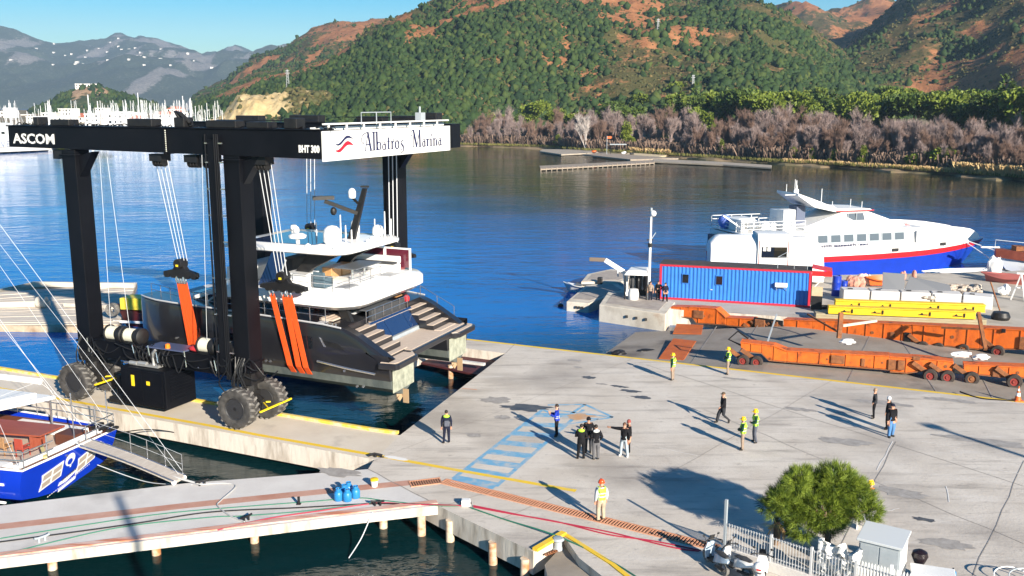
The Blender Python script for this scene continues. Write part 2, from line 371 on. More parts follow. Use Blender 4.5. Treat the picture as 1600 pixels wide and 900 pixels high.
def soil_mask(px, Y):
    X = (px - 800) / 1528.0 * Y
    a = fbm(X / 75 + 40, Y / 110 + 3, 5); b = fbm(X / 22 + 9, Y / 26, 4)
    m = np.clip((a * 0.62 + b * 0.38 - 0.515 + np.clip(((px - 640) / 500) * (1 - (px - 640) / 500), 0, .25) * np.clip((Y - 620) / 300, 0, 1) * .14) / 0.07, 0, 1)
    m = np.maximum(m, np.clip(1.25 - np.hypot((px - 1330) / 42, (Y - 1750) / 260), 0, 1) * np.clip((b - .36) / .1, 0, 1))      # red cliffs on the back ridge
    m = np.maximum(m, np.clip(1.3 - np.hypot((px - 555) / 75, (Y - 1500) / 300), 0, 1) * np.clip((b - .36) / .1, 0, 1))       # bare red hill top
    for cx, cy, rx, ry in ((700, 700, 95, 190), (640, 800, 50, 120), (905, 610, 70, 60), (1010, 830, 60, 150), (960, 640, 80, 40)):      # red earth showing through on the near slopes
        m = np.maximum(m, np.clip(1.35 - np.hypot((px - cx) / rx, (Y - cy) / ry), 0, 1) * np.clip((b * .5 + a * .5 - .44) / .08, 0, 1))
    return m
def hill_material(name, soil, scrub, haze_scrub=None):
    m = bpy.data.materials.new(name); m.use_nodes = True; nt = m.node_tree; b = nt.nodes["Principled BSDF"]; N = nt.nodes.new; L = nt.links.new
    b.inputs["Roughness"].default_value = 0.95; b.inputs["Specular IOR Level"].default_value = 0.1
    at_ = N("ShaderNodeAttribute"); at_.attribute_name = "soil"
    g = N("ShaderNodeNewGeometry")
    n = N("ShaderNodeTexNoise"); n.inputs['Scale'].default_value = 0.10; n.inputs['Detail'].default_value = 8; n.inputs['Roughness'].default_value = 0.7; L(g.outputs['Position'], n.inputs['Vector'])
    n2 = N("ShaderNodeTexNoise"); n2.inputs['Scale'].default_value = 0.02; n2.inputs['Detail'].default_value = 4; L(g.outputs['Position'], n2.inputs['Vector'])
    def mixc(f, a, c):
        x = N("ShaderNodeMix"); x.data_type = 'RGBA'; L(f, x.inputs[0])
        for k, v in ((6, a), (7, c)):
            if isinstance(v, tuple): x.inputs[k].default_value = (*v, 1)
            else: L(v, x.inputs[k])
        return x.outputs[2]
    def ramp(src, lo, hi):
        r = N("ShaderNodeMapRange"); r.inputs[1].default_value = lo; r.inputs[2].default_value = hi; L(src, r.inputs[0]); return r.outputs[0]
    sc = mixc(ramp(n.outputs[0], 0.40, 0.62), scrub[0], scrub[1]); sc = mixc(ramp(n2.outputs[0], 0.45, 0.62), sc, scrub[2])
    so = mixc(ramp(n.outputs[0], 0.38, 0.64), soil[0], soil[1])
    ad = N("ShaderNodeMath"); ad.operation = 'ADD'; L(at_.outputs['Fac'], ad.inputs[0]); L(ramp(n.outputs[0], 0.35, 0.65), ad.inputs[1])
    out = mixc(ramp(ad.outputs[0], 0.75, 1.15), sc, so)
    L(out, b.inputs["Base Color"])
    bp = N("ShaderNodeBump"); bp.inputs['Distance'].default_value = 3.0; bp.inputs['Strength'].default_value = 0.9; L(n.outputs[0], bp.inputs['Height']); L(bp.outputs[0], b.inputs['Normal'])
    return m
def fan(name, pxs, ys, zf, m, soilf):
    P, Y = np.meshgrid(pxs, ys, indexing='ij'); Z = zf(P, Y); X = (P - 800) / 1528.0 * Y
    v = np.stack([X, Y, Z], -1).reshape(-1, 3); a, c = P.shape
    i = np.arange(a - 1)[:, None] * c + np.arange(c - 1)[None]; i = i.ravel()
    f = np.stack([i, i + c, i + c + 1, i + 1], -1)
    o = np_mesh(name, v, f, m, attr={'soil': soilf(P, Y).ravel()}, smooth=True); o['kind'] = 'structure'; return o
M_HILL = hill_material("hillside_scrub_and_soil", ((0.25, 0.105, 0.048), (0.40, 0.185, 0.085)), ((0.050, 0.052, 0.020), (0.17, 0.115, 0.055), (0.095, 0.088, 0.034)))
M_CLIFF = hill_material("pale_yellow_cliff", ((0.50, 0.36, 0.17), (0.62, 0.49, 0.27)), ((0.06, 0.07, 0.025), (0.20, 0.15, 0.06), (0.10, 0.10, 0.035)))
def cliff_z(px, Y):
    X = (px - 800) / 1528.0 * Y
    z = layer(px, Y, SK_CLIFF, 545, 505, 0.5, 3.0); return z + np.clip(z / 6, 0, 1) * ((fbm(X / 16, Y / 30, 5, True) - .6) * 7 + (fbm(X / 5, Y / 5, 3) - .5) * 2.5)
fan("cliff", np.arange(326, 622, 2.0), np.linspace(498, 660, 60), cliff_z, M_CLIFF, lambda p, y: np.clip((455 - p) / 25 + fbm(p / 9, y / 9, 4) - .3, 0, 1))
fan("hills", np.arange(300, 2040, 5.0), np.geomspace(395, 2600, 175), ground_z, M_HILL, soil_mask)
# the knoll behind the marina
def knoll_z(px, Y):
    X = (px - 800) / 1528.0 * Y
    return layer(px, Y, SK_KNOLL, 1150, 950, 0.8) + (fbm(X / 30, Y / 30, 4) - .5) * 9
M_KNOLL = hill_material("knoll_scrub", ((0.42, 0.26, 0.15), (0.50, 0.33, 0.2)), ((0.05, 0.07, 0.03), (0.07, 0.09, 0.04), (0.06, 0.075, 0.035)))
fan("knoll", np.arange(40, 272, 4.0), np.geomspace(930, 1400, 40), knoll_z, M_KNOLL, lambda p, y: np.clip(1.6 - np.abs(p - 140) / 34, 0, 1) * np.clip((y - 1030) / 60, 0, 1))
def far_z(px, Y):
    X = (px - 800) / 1528.0 * Y
    z = layer(px, Y, SK_FAR, 6400, 3300, 0.9)
    return z + np.clip(z / 150, 0, 1) * ((fbm(X / 700, Y / 900, 5, True) - .62) * 210 + (fbm(X / 160, Y / 160, 4) - .5) * 50)
def far_soil(px, Y):
    X = (px - 800) / 1528.0 * Y
    return np.clip((fbm(X / 150 + 3, Y / 380 + 8, 6) - 0.582) / 0.06, 0, 1)
M_FAR = hill_material("far_mountain_rock", ((0.13, 0.127, 0.125), (0.26, 0.24, 0.225)), ((0.04, 0.055, 0.045), (0.07, 0.085, 0.06), (0.05, 0.065, 0.05)))
fan("far_mountains", np.arange(-400, 1000, 4.0), np.geomspace(3300, 7600, 120), far_z, M_FAR, far_soil)

# low shore land under the trees
SHORE = [(-420, 205), (0, 200), (330, 207), (560, 214), (640, 221), (720, 229), (790, 231), (850, 233), (925, 239), (1000, 243), (1060, 247), (1130, 251), (1200, 256), (1290, 261), (1400, 268), (1500, 275), (1600, 283), (1750, 300), (1950, 330)]
def shore_Y(px): return at(px, pw(px, SHORE), WZ).y
_spx = np.arange(-420, 1960, 14.0)
v = []; f = []
SH_T = (-1.0, 0.6, 4.0, 14.0, 60.0, 200.0, 460.0)
for px in _spx:
    jit = 3 * math.sin(px / 23.0) + 2 * math.sin(px / 9.0)
    y0 = shore_Y(px) + jit
    for k, t in enumerate(SH_T):
        Y = y0 + t; v.append(((px - 800) / 1528.0 * Y, Y, (-1.6, -1.15, -0.75, -0.3, 2.2, 7.0, 9.0)[k] + random.uniform(-.12, .12)))
nk = len(SH_T)
for i in range(len(_spx) - 1):
    for k in range(nk - 1): f.append((i * nk + k, (i + 1) * nk + k, (i + 1) * nk + k + 1, i * nk + k + 1))
mb = MB(); mb.add(v, f)
M_BANK = mat("shore_earth", (0.20, 0.135, 0.075), (0.31, 0.23, 0.13), rough=0.95, scale=0.25, bump=0.4, bscale=2, space='World', c3=(0.13, 0.12, 0.045), s3=0.09, lo3=0.48, hi3=0.62)
struct(mb, "far_shore", M_BANK)

# ------------------------------------------------------------------ forest on the hills (uncountable: one object per mass)
def leaf_mat(name, c1, c2, c3=None):
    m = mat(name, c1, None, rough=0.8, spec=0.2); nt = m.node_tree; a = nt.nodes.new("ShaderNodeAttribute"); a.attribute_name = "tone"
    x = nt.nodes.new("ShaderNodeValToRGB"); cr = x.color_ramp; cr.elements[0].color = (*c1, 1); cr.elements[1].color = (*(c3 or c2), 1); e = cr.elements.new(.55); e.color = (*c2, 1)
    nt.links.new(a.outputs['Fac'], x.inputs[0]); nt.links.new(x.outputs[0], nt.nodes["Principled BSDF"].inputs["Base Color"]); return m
def forest(name, pts, size, m, seed, squash=1.0):
    rg = np.random.default_rng(seed); n = len(pts)
    # a ragged crown: two stacked rings of separate faces round an axis, points pushed in and out tree by tree
    k = 5
    base = np.array([[.8 * math.cos(2 * math.pi * j / k), .8 * math.sin(2 * math.pi * j / k), -.1] for j in range(k)] + [[math.cos(2 * math.pi * (j + .5) / k), math.sin(2 * math.pi * (j + .5) / k), .45] for j in range(k)] + [[0, 0, 1.0]])
    fc = []
    for j in range(k):
        a, b_, c, d = j, (j + 1) % k, k + (j + 1) % k, k + j; fc += [(a, b_, d), (b_, c, d), (d, c, 2 * k)]
    fc = np.array(fc); nb = len(base)
    S = size[0] + (size[1] - size[0]) * rg.random(n) ** 2.4
    V = base[None] * (1 + rg.uniform(-.5, .42, (n, nb, 1)))
    V = V * np.stack([S * .5 * rg.uniform(.8, 1.25, n), S * .5 * rg.uniform(.8, 1.25, n), S * squash * .8 * rg.uniform(.75, 1.3, n)], -1)[:, None, :]
    V = V + pts[:, None, :]
    F = (fc[None] + (np.arange(n) * nb)[:, None, None]).reshape(-1, 3)
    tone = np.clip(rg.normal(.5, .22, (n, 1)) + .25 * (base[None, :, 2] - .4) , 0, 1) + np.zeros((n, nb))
    o = np_mesh(name, V.reshape(-1, 3), F, m, attr={'tone': tone.ravel()}, smooth=False); o['kind'] = 'stuff'; return o
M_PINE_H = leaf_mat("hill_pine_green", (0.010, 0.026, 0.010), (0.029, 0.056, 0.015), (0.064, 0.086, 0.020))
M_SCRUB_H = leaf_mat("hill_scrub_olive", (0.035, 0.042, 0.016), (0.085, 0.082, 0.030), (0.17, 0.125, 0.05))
def scatter(n, px0, px1, y0, y1, seed, dens, zf):
    rg = np.random.default_rng(seed); px = rg.uniform(px0, px1, n); Y = y0 * (y1 / y0) ** rg.random(n)
    keep = rg.random(n) < dens(px, Y); px, Y = px[keep], Y[keep]; z = zf(px, Y); k2 = z > 1.0; px, Y, z = px[k2], Y[k2], z[k2]
    return np.stack([(px - 800) / 1528.0 * Y, Y, z - 0.3], -1)
def dens_pine(px, Y):
    X = (px - 800) / 1528.0 * Y
    a = fbm(X / 80 + 71, Y / 120, 5); z = ground_z(px, Y)
    d = np.clip((a - 0.500) / 0.045, 0.06, 1) * (1 - 0.93 * soil_mask(px, Y))
    d = d * np.clip(1.45 - z / 120, .30, 1)
    d = np.where(z < 20, np.maximum(d, 0.7), d)
    return np.where((px < 470) & (Y < 600), d * 0.22, d)
def dens_scrub(px, Y): return (0.8 - 0.5 * soil_mask(px, Y)) * np.where((px < 450) & (Y < 600), 0.3, 1)
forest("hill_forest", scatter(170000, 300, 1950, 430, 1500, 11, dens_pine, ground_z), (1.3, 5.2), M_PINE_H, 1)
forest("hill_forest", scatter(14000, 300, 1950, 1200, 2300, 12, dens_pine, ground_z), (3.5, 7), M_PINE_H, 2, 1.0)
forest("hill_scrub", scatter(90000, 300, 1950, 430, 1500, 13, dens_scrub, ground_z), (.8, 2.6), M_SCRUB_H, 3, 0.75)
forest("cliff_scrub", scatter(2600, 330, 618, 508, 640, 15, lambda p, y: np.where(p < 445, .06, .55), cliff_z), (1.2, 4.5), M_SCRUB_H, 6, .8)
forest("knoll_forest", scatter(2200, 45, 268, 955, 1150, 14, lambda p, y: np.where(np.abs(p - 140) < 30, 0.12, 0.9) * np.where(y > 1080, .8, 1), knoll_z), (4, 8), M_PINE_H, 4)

# ================================================================== air
def air(top=780.0, dens=9e-5):
    m = bpy.data.materials.new("air"); m.use_nodes = True; nt = m.node_tree
    for n in list(nt.nodes):
        if n.type == 'BSDF_PRINCIPLED': nt.nodes.remove(n)
    pv = nt.nodes.new("ShaderNodeVolumePrincipled"); pv.inputs["Density"].default_value = dens; pv.inputs["Color"].default_value = (0.50, 0.72, 1.0, 1); pv.inputs["Anisotropy"].default_value = 0.0
    nt.links.new(pv.outputs[0], nt.nodes["Material Output"].inputs["Volume"])
    q = MB(); q.bx(-9500, 9500, -60, 9800, -4.0, top); q.build("haze", m, kind='stuff')
# ================================================================== quay, fingers, pier, yard
def poly(pts, z=0.0): return [at2(x, y, z) for x, y in pts]
def slab(name, pts, z0, z1, mtop, mside, zpix=0.0):
    """a concrete deck with its own wall finish: material 0 on top, 1 on the faces"""
    q = MB(); P = pts; n = len(P)
    a = sum(P[i][0] * P[(i + 1) % n][1] - P[(i + 1) % n][0] * P[i][1] for i in range(n))
    if a < 0: P = P[::-1]
    v = [(x, y, z0) for x, y in P] + [(x, y, z1) for x, y in P]
    q.add(v, [tuple(range(n, 2 * n))]); q.mi = 1
    q.f += [(i, (i + 1) % n, (i + 1) % n + n, i + n) for i in range(n)] + [tuple(range(n - 1, -1, -1))]; q.m += [1] * (n + 1)
    return q.build(name, [mtop, mside], kind='structure')
def U(u, n): p = wp(u, n); return (p.x, p.y)
# outline of the hard standing, clockwise from the root of the near finger
pad = [at2(585, 718), at2(625, 680), at2(790, 552), U(-33.2, 60.1), U(-33.2, 62.75), at2(720, 528), at2(1600, 628), at2(1900, 662), (60, 40), (60, 12), (12, 12), at2(985, 935), at2(905, 872), at2(880, 836), at2(833, 862), at2(684, 790), at2(575, 733)]
slab("quay_apron", pad, -1.0, 0.0, M_CONC, M_CONCV)
# the near lift finger, and the far one with its sunken walkway
nf = [U(-95, 38.75), U(-95, 42.2), at2(625, 680), at2(585, 718)]
slab("lift_finger", nf, -1.05, 0.002, M_CONCF, M_CONCV)
slab("lift_finger", [U(-52, 60.1), U(-52, 62.75), U(-33.2, 62.75), U(-33.2, 60.1)], -0.8, 0.0, M_CONCF, M_CONCV)
slab("lift_finger", [U(-52, 52.9), U(-52, 60.1), U(-33.6, 60.1), U(-33.6, 52.9)], -0.8, 0.0, M_CONCF, M_CONCV)
M_MAROON = mat("maroon_walkway", (0.055, 0.008, 0.012), (0.10, 0.02, 0.02), rough=0.7, scale=1)
slab("walkway", [U(-33.5, 57.3), U(-33.5, 60.0), at2(789, 552), at2(757, 574)], -0.75, -0.62, M_MAROON, M_MAROON)
q = MB(); q.bar(wp(-33.55, 57.0, -0.09), wp(-28.35, 57.0, -0.09), 0.30, 0.16); struct(q, "walkway_kerb", M_CONCW)
# pier in the foreground with its rusty edge
pr_far = [(-260, 818), (0, 790), (290, 755), (575, 733)]; pr_near = [(684, 790), (560, 804), (0, 873), (-260, 905)]
slab("pier_deck", poly(pr_far + pr_near), -0.42, -0.003, M_CONCW, M_CONCV)
M_EDGE = mat("rust_stained_pier_edge", (0.66, 0.50, 0.44), (0.52, 0.19, 0.11), rough=0.8, scale=0.9, lo=0.36, hi=0.62, space='World', stretch=(0.4, 3, 1), bump=0.2, detail=8)
def strip(name, pts, w, z, m, h=None, off=0.0):
    """a painted band (or a kerb of height h) along a line on the ground"""
    P = [Vector((*at2(x, y), 0)) for x, y in pts] if not isinstance(pts[0], Vector) else pts
    L_, R_ = [], []
    for i, p in enumerate(P):
        d = (P[min(i + 1, len(P) - 1)] - P[max(i - 1, 0)]); d.z = 0; d.normalize(); nrm = Vector((-d.y, d.x, 0))
        L_.append(p + nrm * (w / 2 + off)); R_.append(p - nrm * (w / 2 - off))
    q = MB()
    if h is None:
        n = len(P); q.add([(p.x, p.y, z) for p in L_ + R_], [(i, i + 1, n + i + 1, n + i) for i in range(n - 1)])
    else:
        for i in range(len(P) - 1): q.prism([L_[i][:2], L_[i + 1][:2], R_[i + 1][:2], R_[i][:2]], z, z + h)
    return struct(q, name, m)
strip("rusty_pier_edge", [(-260, 903), (0, 870), (560, 801), (684, 787)], 0.36, -0.003, M_EDGE, h=0.05, off=0.16)
M_PINK = mat("worn_red_deck_paint", (0.42, 0.20, 0.14), (0.54, 0.33, 0.26), rough=0.85, scale=0.7, space='World')
strip("red_deck_band", [(-260, 850), (0, 823), (290, 790), (642, 754)], 0.62, 0.004, M_PINK)
# yellow lines: finger edges, apron line, far edge
strip("yellow_line", [wp(-95, 39.0), wp(-36, 39.0), Vector((*at2(400, 679), 0)), Vector((*at2(585, 711), 0)), Vector((*at2(705, 733), 0)), Vector((*at2(900, 767), 0))], 0.30, 0.006, M_YELL)
strip("yellow_line", [wp(-34.3, 62.6), Vector((*at2(720, 529), 0)), Vector((*at2(1600, 628.5), 0)), Vector((*at2(1900, 663), 0))], 0.32, 0.005, M_YELL)
strip("yellow_kerb", [wp(-95, 42.05), wp(-27.6, 42.05), Vector((*at2(622, 678), 0))], 0.22, 0.002, mat("yellow_kerb_paint", (0.72, 0.52, 0.06), (0.62, 0.55, 0.36), rough=0.8, scale=1.3, lo=0.45, hi=0.62, space='World'), h=0.15)
M_KERBY = mat("yellow_kerb_bright", (0.80, 0.52, 0.03), (0.66, 0.50, 0.18), rough=0.7, scale=1.4, lo=.5, hi=.75, space='World')
strip("yellow_kerb", [(836, 861), (881, 834.5)], 0.26, 0.0, M_KERBY, h=0.12)
strip("yellow_kerb", [(883, 836), (955, 881), (985, 905)], 0.20, 0.0, M_KERBY, h=0.05)
# lower landing below the notch
slab("lower_landing", [at2(885, 846, -.35), at2(980, 905, -.35), at2(1010, 960, -.35), at2(870, 960, -.35), at2(851, 882, -.35)], -1.3, -0.36, M_SLIP, M_CONCV)
# blue hatched box: outline, bars and the arrow head
def tape(pts, w=0.28): return pts, w
hb = []
A0, A1 = (708, 748), (848, 640); B0, B1 = (775, 760), (912, 640)
lerp = lambda a, b, t: (a[0] + (b[0] - a[0]) * t, a[1] + (b[1] - a[1]) * t)
mbh = MB()
def band(p, q_, w, z=0.0045):
    a = Vector((*at2(*p), 0)); b = Vector((*at2(*q_), 0)); d = (b - a).normalized(); nrm = Vector((-d.y, d.x, 0)) * w / 2
    mbh.add([(v.x, v.y, z) for v in (a + nrm, b + nrm, b - nrm, a - nrm)], [(0, 1, 2, 3)])
band(A0, A1, 0.22); band(B0, B1, 0.22, 0.0035)
for i in range(8):
    t = i / 7.6; band(lerp(A0, A1, t), lerp(B0, B1, t), 0.70 if i else 0.9, 0.0055)
for a, b in (((856, 633), (914, 632)), ((914, 632), (958, 652)), ((958, 652), (868, 666)), ((914, 632), (888, 650)), ((868, 641), (958, 652)), ((888, 650), (935, 655)), ((848, 640), (870, 650))): band(a, b, 0.20, 0.0075)
struct(mbh, "blue_hatch_marking", M_BLUEL)
# stains with their own outline
def stain(px, py, rx, ry, m, seed, rz=0.0):
    rg = random.Random(seed); c = Vector((*at2(px, py), 0)); q = MB(); P = []
    for k in range(22):
        t = 2 * math.pi * k / 22; r = 1 + rg.uniform(-.28, .28); x, y = rx * r * math.cos(t), ry * r * math.sin(t)
        P.append((c.x + x * math.cos(rz) - y * math.sin(rz), c.y + x * math.sin(rz) + y * math.cos(rz), 0.0095 + seed * 1e-5))
    q.sheet(P); return struct(q, "stain", m)
M_OIL = mat("oil_stain", (0.055, 0.058, 0.065), (0.12, 0.115, 0.11), rough=0.45, scale=1.5, space='World')
M_OIL2 = mat("faint_stain", (0.27, 0.25, 0.23), (0.40, 0.375, 0.35), rough=0.8, scale=2.5, space='World')
M_OSTAIN = mat("rust_stain", (0.52, 0.28, 0.13), (0.46, 0.36, 0.27), rough=0.8, scale=2.0, space='World')
stain(822, 637, 1.45, 0.62, M_OIL, 1, -.15); stain(906, 651, 0.75, 0.5, M_OSTAIN, 2); stain(776, 625, 0.9, 0.65, M_OIL2, 3)
for i, (x, y, a, b) in enumerate(((1003, 621, .55, .3), (985, 611, .7, .25), (968, 604, .6, .2), (897, 563, .5, .3), (920, 590, .45, .3), (903, 574, .3, .2), (785, 652, .5, .35), (940, 600, .4, .15))): stain(x, y, a, b, M_OIL if i < 3 or i == 4 else M_OIL2, 10 + i, -.4)
for i, (x, y, a, b, m) in enumerate(((1410, 770, 1.2, .5, M_OIL2), (1445, 812, .5, .2, M_OIL), (1540, 690, 2.2, .5, M_OIL2), (1380, 630, 1.6, .4, M_OIL2), (1480, 625, 1.5, .35, M_OIL2), (1250, 640, .9, .3, M_OIL2), (1320, 690, 1.3, .5, M_OIL2), (530, 738, 1.2, .45, M_OIL2), (1480, 850, 1.0, .5, M_OIL2), (740, 680, .5, .3, M_OIL2), (1150, 592, 1.0, .2, M_OIL2))): stain(x, y, a, b, m, 30 + i, -.4)
# expansion joints and cracks: narrow dark grooves filled with dirt
M_JOINT = mat("joint_filler", (0.20, 0.18, 0.165), (0.36, 0.33, 0.30), rough=0.9, scale=4, space='World')
q = MB()
def groove(a, b, w=0.035, jit=0.0, z=0.011, n=1):
    A = Vector((*at2(*a), 0)); B = Vector((*at2(*b), 0)); d = (B - A).normalized(); nr = Vector((-d.y, d.x, 0)); P = []
    for i in range(n + 1): P.append(A.lerp(B, i / n) + nr * random.uniform(-jit, jit) * (0 < i < n))
    for i in range(n):
        q.add([(v.x, v.y, z) for v in (P[i] + nr * w / 2, P[i + 1] + nr * w / 2, P[i + 1] - nr * w / 2, P[i] - nr * w / 2)], [(0, 1, 2, 3)])
for a, b, w, j, n in (((575, 733), (684, 790), .05, .04, 6), ((1010, 570), (1600, 760), .03, .06, 14), ((1400, 690), (1300, 880), .03, .05, 8), ((1600, 720), (1520, 900), .035, .06, 8), ((990, 560), (560, 730), .02, .03, 8), ((1300, 595), (1010, 760), .02, .05, 10), ((1100, 640), (1600, 850), .025, .08, 12), ((806, 536), (790, 552), .04, 0, 1), ((690, 792), (760, 770), .025, .03, 4), ((780, 812), (870, 775), .025, .03, 4)): groove(a, b, w, j, 0.011, n)
struct(q, "expansion_joints", M_JOINT)
q = MB()
M_SCRATCH = mat("pale_scuff", (0.68, 0.66, 0.63), rough=0.9)
for a, b in (((1395, 690), (1370, 735)), ((1478, 760), (1483, 785)), ((1405, 795), (1380, 800)), ((1560, 735), (1600, 742)), ((1440, 690), (1500, 700)), ((1030, 700), (1090, 712))): groove(a, b, .05, .05, .0125, 4)
struct(q, "scuff_marks", M_SCRATCH)
q = MB(); M_ORL = mat("faded_orange_line", (0.62, 0.25, 0.12), rough=0.8); groove((722, 607), (745, 609), .09, 0, .013); struct(q, "orange_mark", M_ORL)
# slipway ramp and yard beyond the far edge
sl = [at2(1650, 634), at2(915, 552), at2(925, 500, WZ), at2(1050, 486), at2(1300, 500), at2(1620, 520), at2(1800, 540), at2(1850, 658)]
def slip_z(x, y):
    d = x * UX + y * UY; return max(-1.75, min(-0.15, -1.75 + (d + 27.0) * 0.098))
q = MB(); NXs, NYs = 36, 12; vs_ = []
far_a, far_b = Vector((*at2(900, 489), 0)), Vector((*at2(1850, 535), 0)); nr_a, nr_b = Vector((*at2(860, 545.0), 0)), Vector((*at2(1850, 657.5), 0))
for i in range(NXs + 1):
    for j in range(NYs + 1):
        p = far_a.lerp(far_b, i / NXs).lerp(nr_a.lerp(nr_b, i / NXs), j / NYs); vs_.append((p.x, p.y, slip_z(p.x, p.y)))
q.add(vs_, [(i * (NYs + 1) + j, (i + 1) * (NYs + 1) + j, (i + 1) * (NYs + 1) + j + 1, i * (NYs + 1) + j + 1) for i in range(NXs) for j in range(NYs)])
struct(q, "slipway", M_SLIP)
M_YARD = mat("yard_concrete", (0.40, 0.36, 0.30), (0.52, 0.47, 0.40), rough=0.85, scale=0.4, space='World', bump=0.2, bscale=5, c3=(0.24, 0.21, 0.17), s3=0.3, lo3=0.55, hi3=0.75)
slab("yard", [at2(1046, 483), at2(1290, 499), at2(1620, 517), at2(1900, 533), at2(1900, 400), at2(1560, 425), at2(1290, 430), at2(1050, 445), at2(1010, 452), at2(1000, 478)], -1.9, 0.0, M_YARD, M_CONCV)
# piles under the pier and the finger
M_PILE = mat("rusty_pile", (0.60, 0.50, 0.38), (0.42, 0.17, 0.06), rough=0.8, scale=1.8, lo=0.40, hi=0.62, space='World', bump=0.3)
pile0 = None
for i, (px, py) in enumerate(((75, 868), (238, 846), (392, 828), (594, 806), (-90, 890), (658, 803), (703, 812), (770, 846), (820, 872))):
    p = at(px, py, -0.4); p2 = at(px + 4, py - 14, -0.4) if i < 5 else p
    if pile0 is None:
        pile0 = MB().cyl((0, 0, -3.0), (0, 0, -0.41), 0.19, n=14).build("pier_pile", M_PILE, smooth=True); o = pile0
    else:
        o = pile0.copy(); COL.objects.link(o)
    o.location = (p2.x, p2.y, 0); o.rotation_euler = (0, 0, i * 1.3)
    tag(o, ["rusty pile at the near left end of the white pier", "rust streaked pile second from the left under the white pier", "rusty pile under the middle of the white pier", "white and rust pile under the pier below the blue gas jugs", "rusty pile beyond the left edge under the white pier", "shaded pile where the pier meets the quay", "first dark pile under the sloping quay edge", "orange topped pile under the quay edge", "orange rusty pile below the yellow kerb corner"][i], "pile", "piles carrying the pier and quay edge")
for i, (u, n) in enumerate(((-14, 39.6), (-20, 39.6), (-26, 39.6), (-9.5, 39.9), (-31.0, 57.0), (-22.5, 41.5))):
    o = pile0.copy(); COL.objects.link(o); p = wp(u, n); o.location = (p.x, p.y, -0.05 if i == 4 else -0.6)
    tag(o, ["shadowed pile under the lift finger below the black engine cabinet", "shadowed pile under the lift finger behind the blue stern", "hidden pile under the lift finger left of the engine cabinet", "shadowed pile under the lift finger near the white pier", "rusty round pile under the sunken walkway at the slot end", "pile on the slot side of the lift finger"][i], "pile", "piles under the lift fingers")
# drain grating: a frame with single bars, two runs
M_GRATE = mat("rusty_drain_steel", (0.50, 0.21, 0.11), (0.60, 0.32, 0.20), rough=0.8, scale=5, bump=0.2)
def drain(a, b, w, nb, label):
    A = at(*a); B = at(*b); d = (B - A); L_ = d.length; ang = math.atan2(d.y, d.x)
    t = thing("drain_grating", label, "drain", A, ang, "drain gratings across the quay")
    f = MB(); f.bx(0, L_, w / 2 - .06, w / 2, 0.003, 0.035); f.bx(0, L_, -w / 2, -w / 2 + .06, 0.003, 0.035)
    for k in range(int(L_ / 2.6) + 1): f.bx(min(k * 2.6, L_ - .08), min(k * 2.6, L_ - .08) + .08, -w / 2 + .06, w / 2 - .06, 0.003, 0.034)
    f.build("frame", M_GRATE, t)
    MB().bx(0.01, L_ - 0.01, -w / 2 + .06, w / 2 - .06, 0.0015, 0.004).build("channel", mat("drain_dark", (0.03, 0.012, 0.008), rough=0.9), t)
    b0 = None
    for k in range(nb):
        x = (k + .5) * L_ / nb
        if b0 is None: b0 = MB().bx(-L_ / nb * .22, L_ / nb * .22, -w / 2 + .06, w / 2 - .06, 0.006, 0.032).build("bar", M_GRATE, t); b0.location = (x, 0, 0)
        else: inst(b0, "bar", t, (x, 0, 0))
drain((640, 757), (690, 751), 0.72, 13, "short rusty drain grating at the end of the red deck band")
drain((692, 752), (1122, 857), 0.62, 96, "long rusty drain grating running across the quay past the worker in orange helmet")
# ================================================================== the travel lift
# (coordinates u along the fingers, n across them; parts are shifted so that the Empty stands at the machine's base)
def part(mb, name, m, root, **k):
    o = mb.build(name, m, root, **k)
    if root.get('category'): o.location = root['_off']
    return o
lift = thing("travel_lift", "huge black boat lift on giant tyres holding the dark yacht in orange slings", "boat lift", wp(-40, 47, 0), TH)
lift['_off'] = (40.0, -47.0, 0.0)
ZB, ZT = 14.80, 16.15
q = MB(); q.extr([(-51.2, ZT), (-51.25, 14.95), (-39, 14.84), (-28.8, 14.74), (-28.8, ZT)], 'y', 39.8, 40.9)
q.bx(-51.3, -28.8, 39.72, 40.98, ZT + .003, ZT + .07)
beam_n = part(q, "top_beam", M_BLACK, lift, bevel=.02)
q = MB(); q.extr([(-51.2, ZT), (-51.2, 14.9), (-28.8, 14.74), (-28.8, ZT)], 'y', 53.55, 54.65); q.bx(-51.3, -28.8, 53.47, 54.73, ZT + .003, ZT + .07)
part(q, "top_beam", M_BLACK, lift, bevel=.02)
q = MB(); q.bx(-29.95, -28.82, 40.91, 53.54, 14.76, 16.13); part(q, "cross_beam", M_BLACK, lift)
# bolted flange in the long beam
q = MB(); q.bx(-39.06, -38.94, 39.68, 41.0, 14.78, 16.2); fl = part(q, "flange", M_BLACK, lift)
q = MB()
for k in range(12): q.cyl((-38.93, 39.76, 14.95 + k * .1), (-38.88, 39.72, 14.95 + k * .1), .035, n=6)
q.build("flange_bolts", M_STEEL, fl, kind="stuff")
LEGS = ((-47.0, -45.95, 39.85, 40.9), (-35.12, -34.06, 39.85, 40.9), (-45.0, -44.05, 53.7, 54.7), (-34.2, -33.05, 53.9, 55.0))
for i, (a, b, c, d) in enumerate(LEGS):
    q = MB(); q.bx(a, b, c, d, 3.0, 14.86)
    lg = part(q, "leg", M_BLACK, lift, bevel=.03)
    q = MB(); q.bx(a - .08, b + .08, c - .08, d + .08, 3.52, 3.62); q.bx(a - .1, b + .1, c - .1, d + .1, 14.5, 14.6); q.build("leg_flange", M_BLACK, lg)
    # knee gusset under the beam
    q = MB(); q.extr([(b + .01, 14.5), (b + 1.1, 14.78), (b + .01, 13.3)], 'y', c + .25, d - .25); q.build("gusset", M_BLACK, lg)
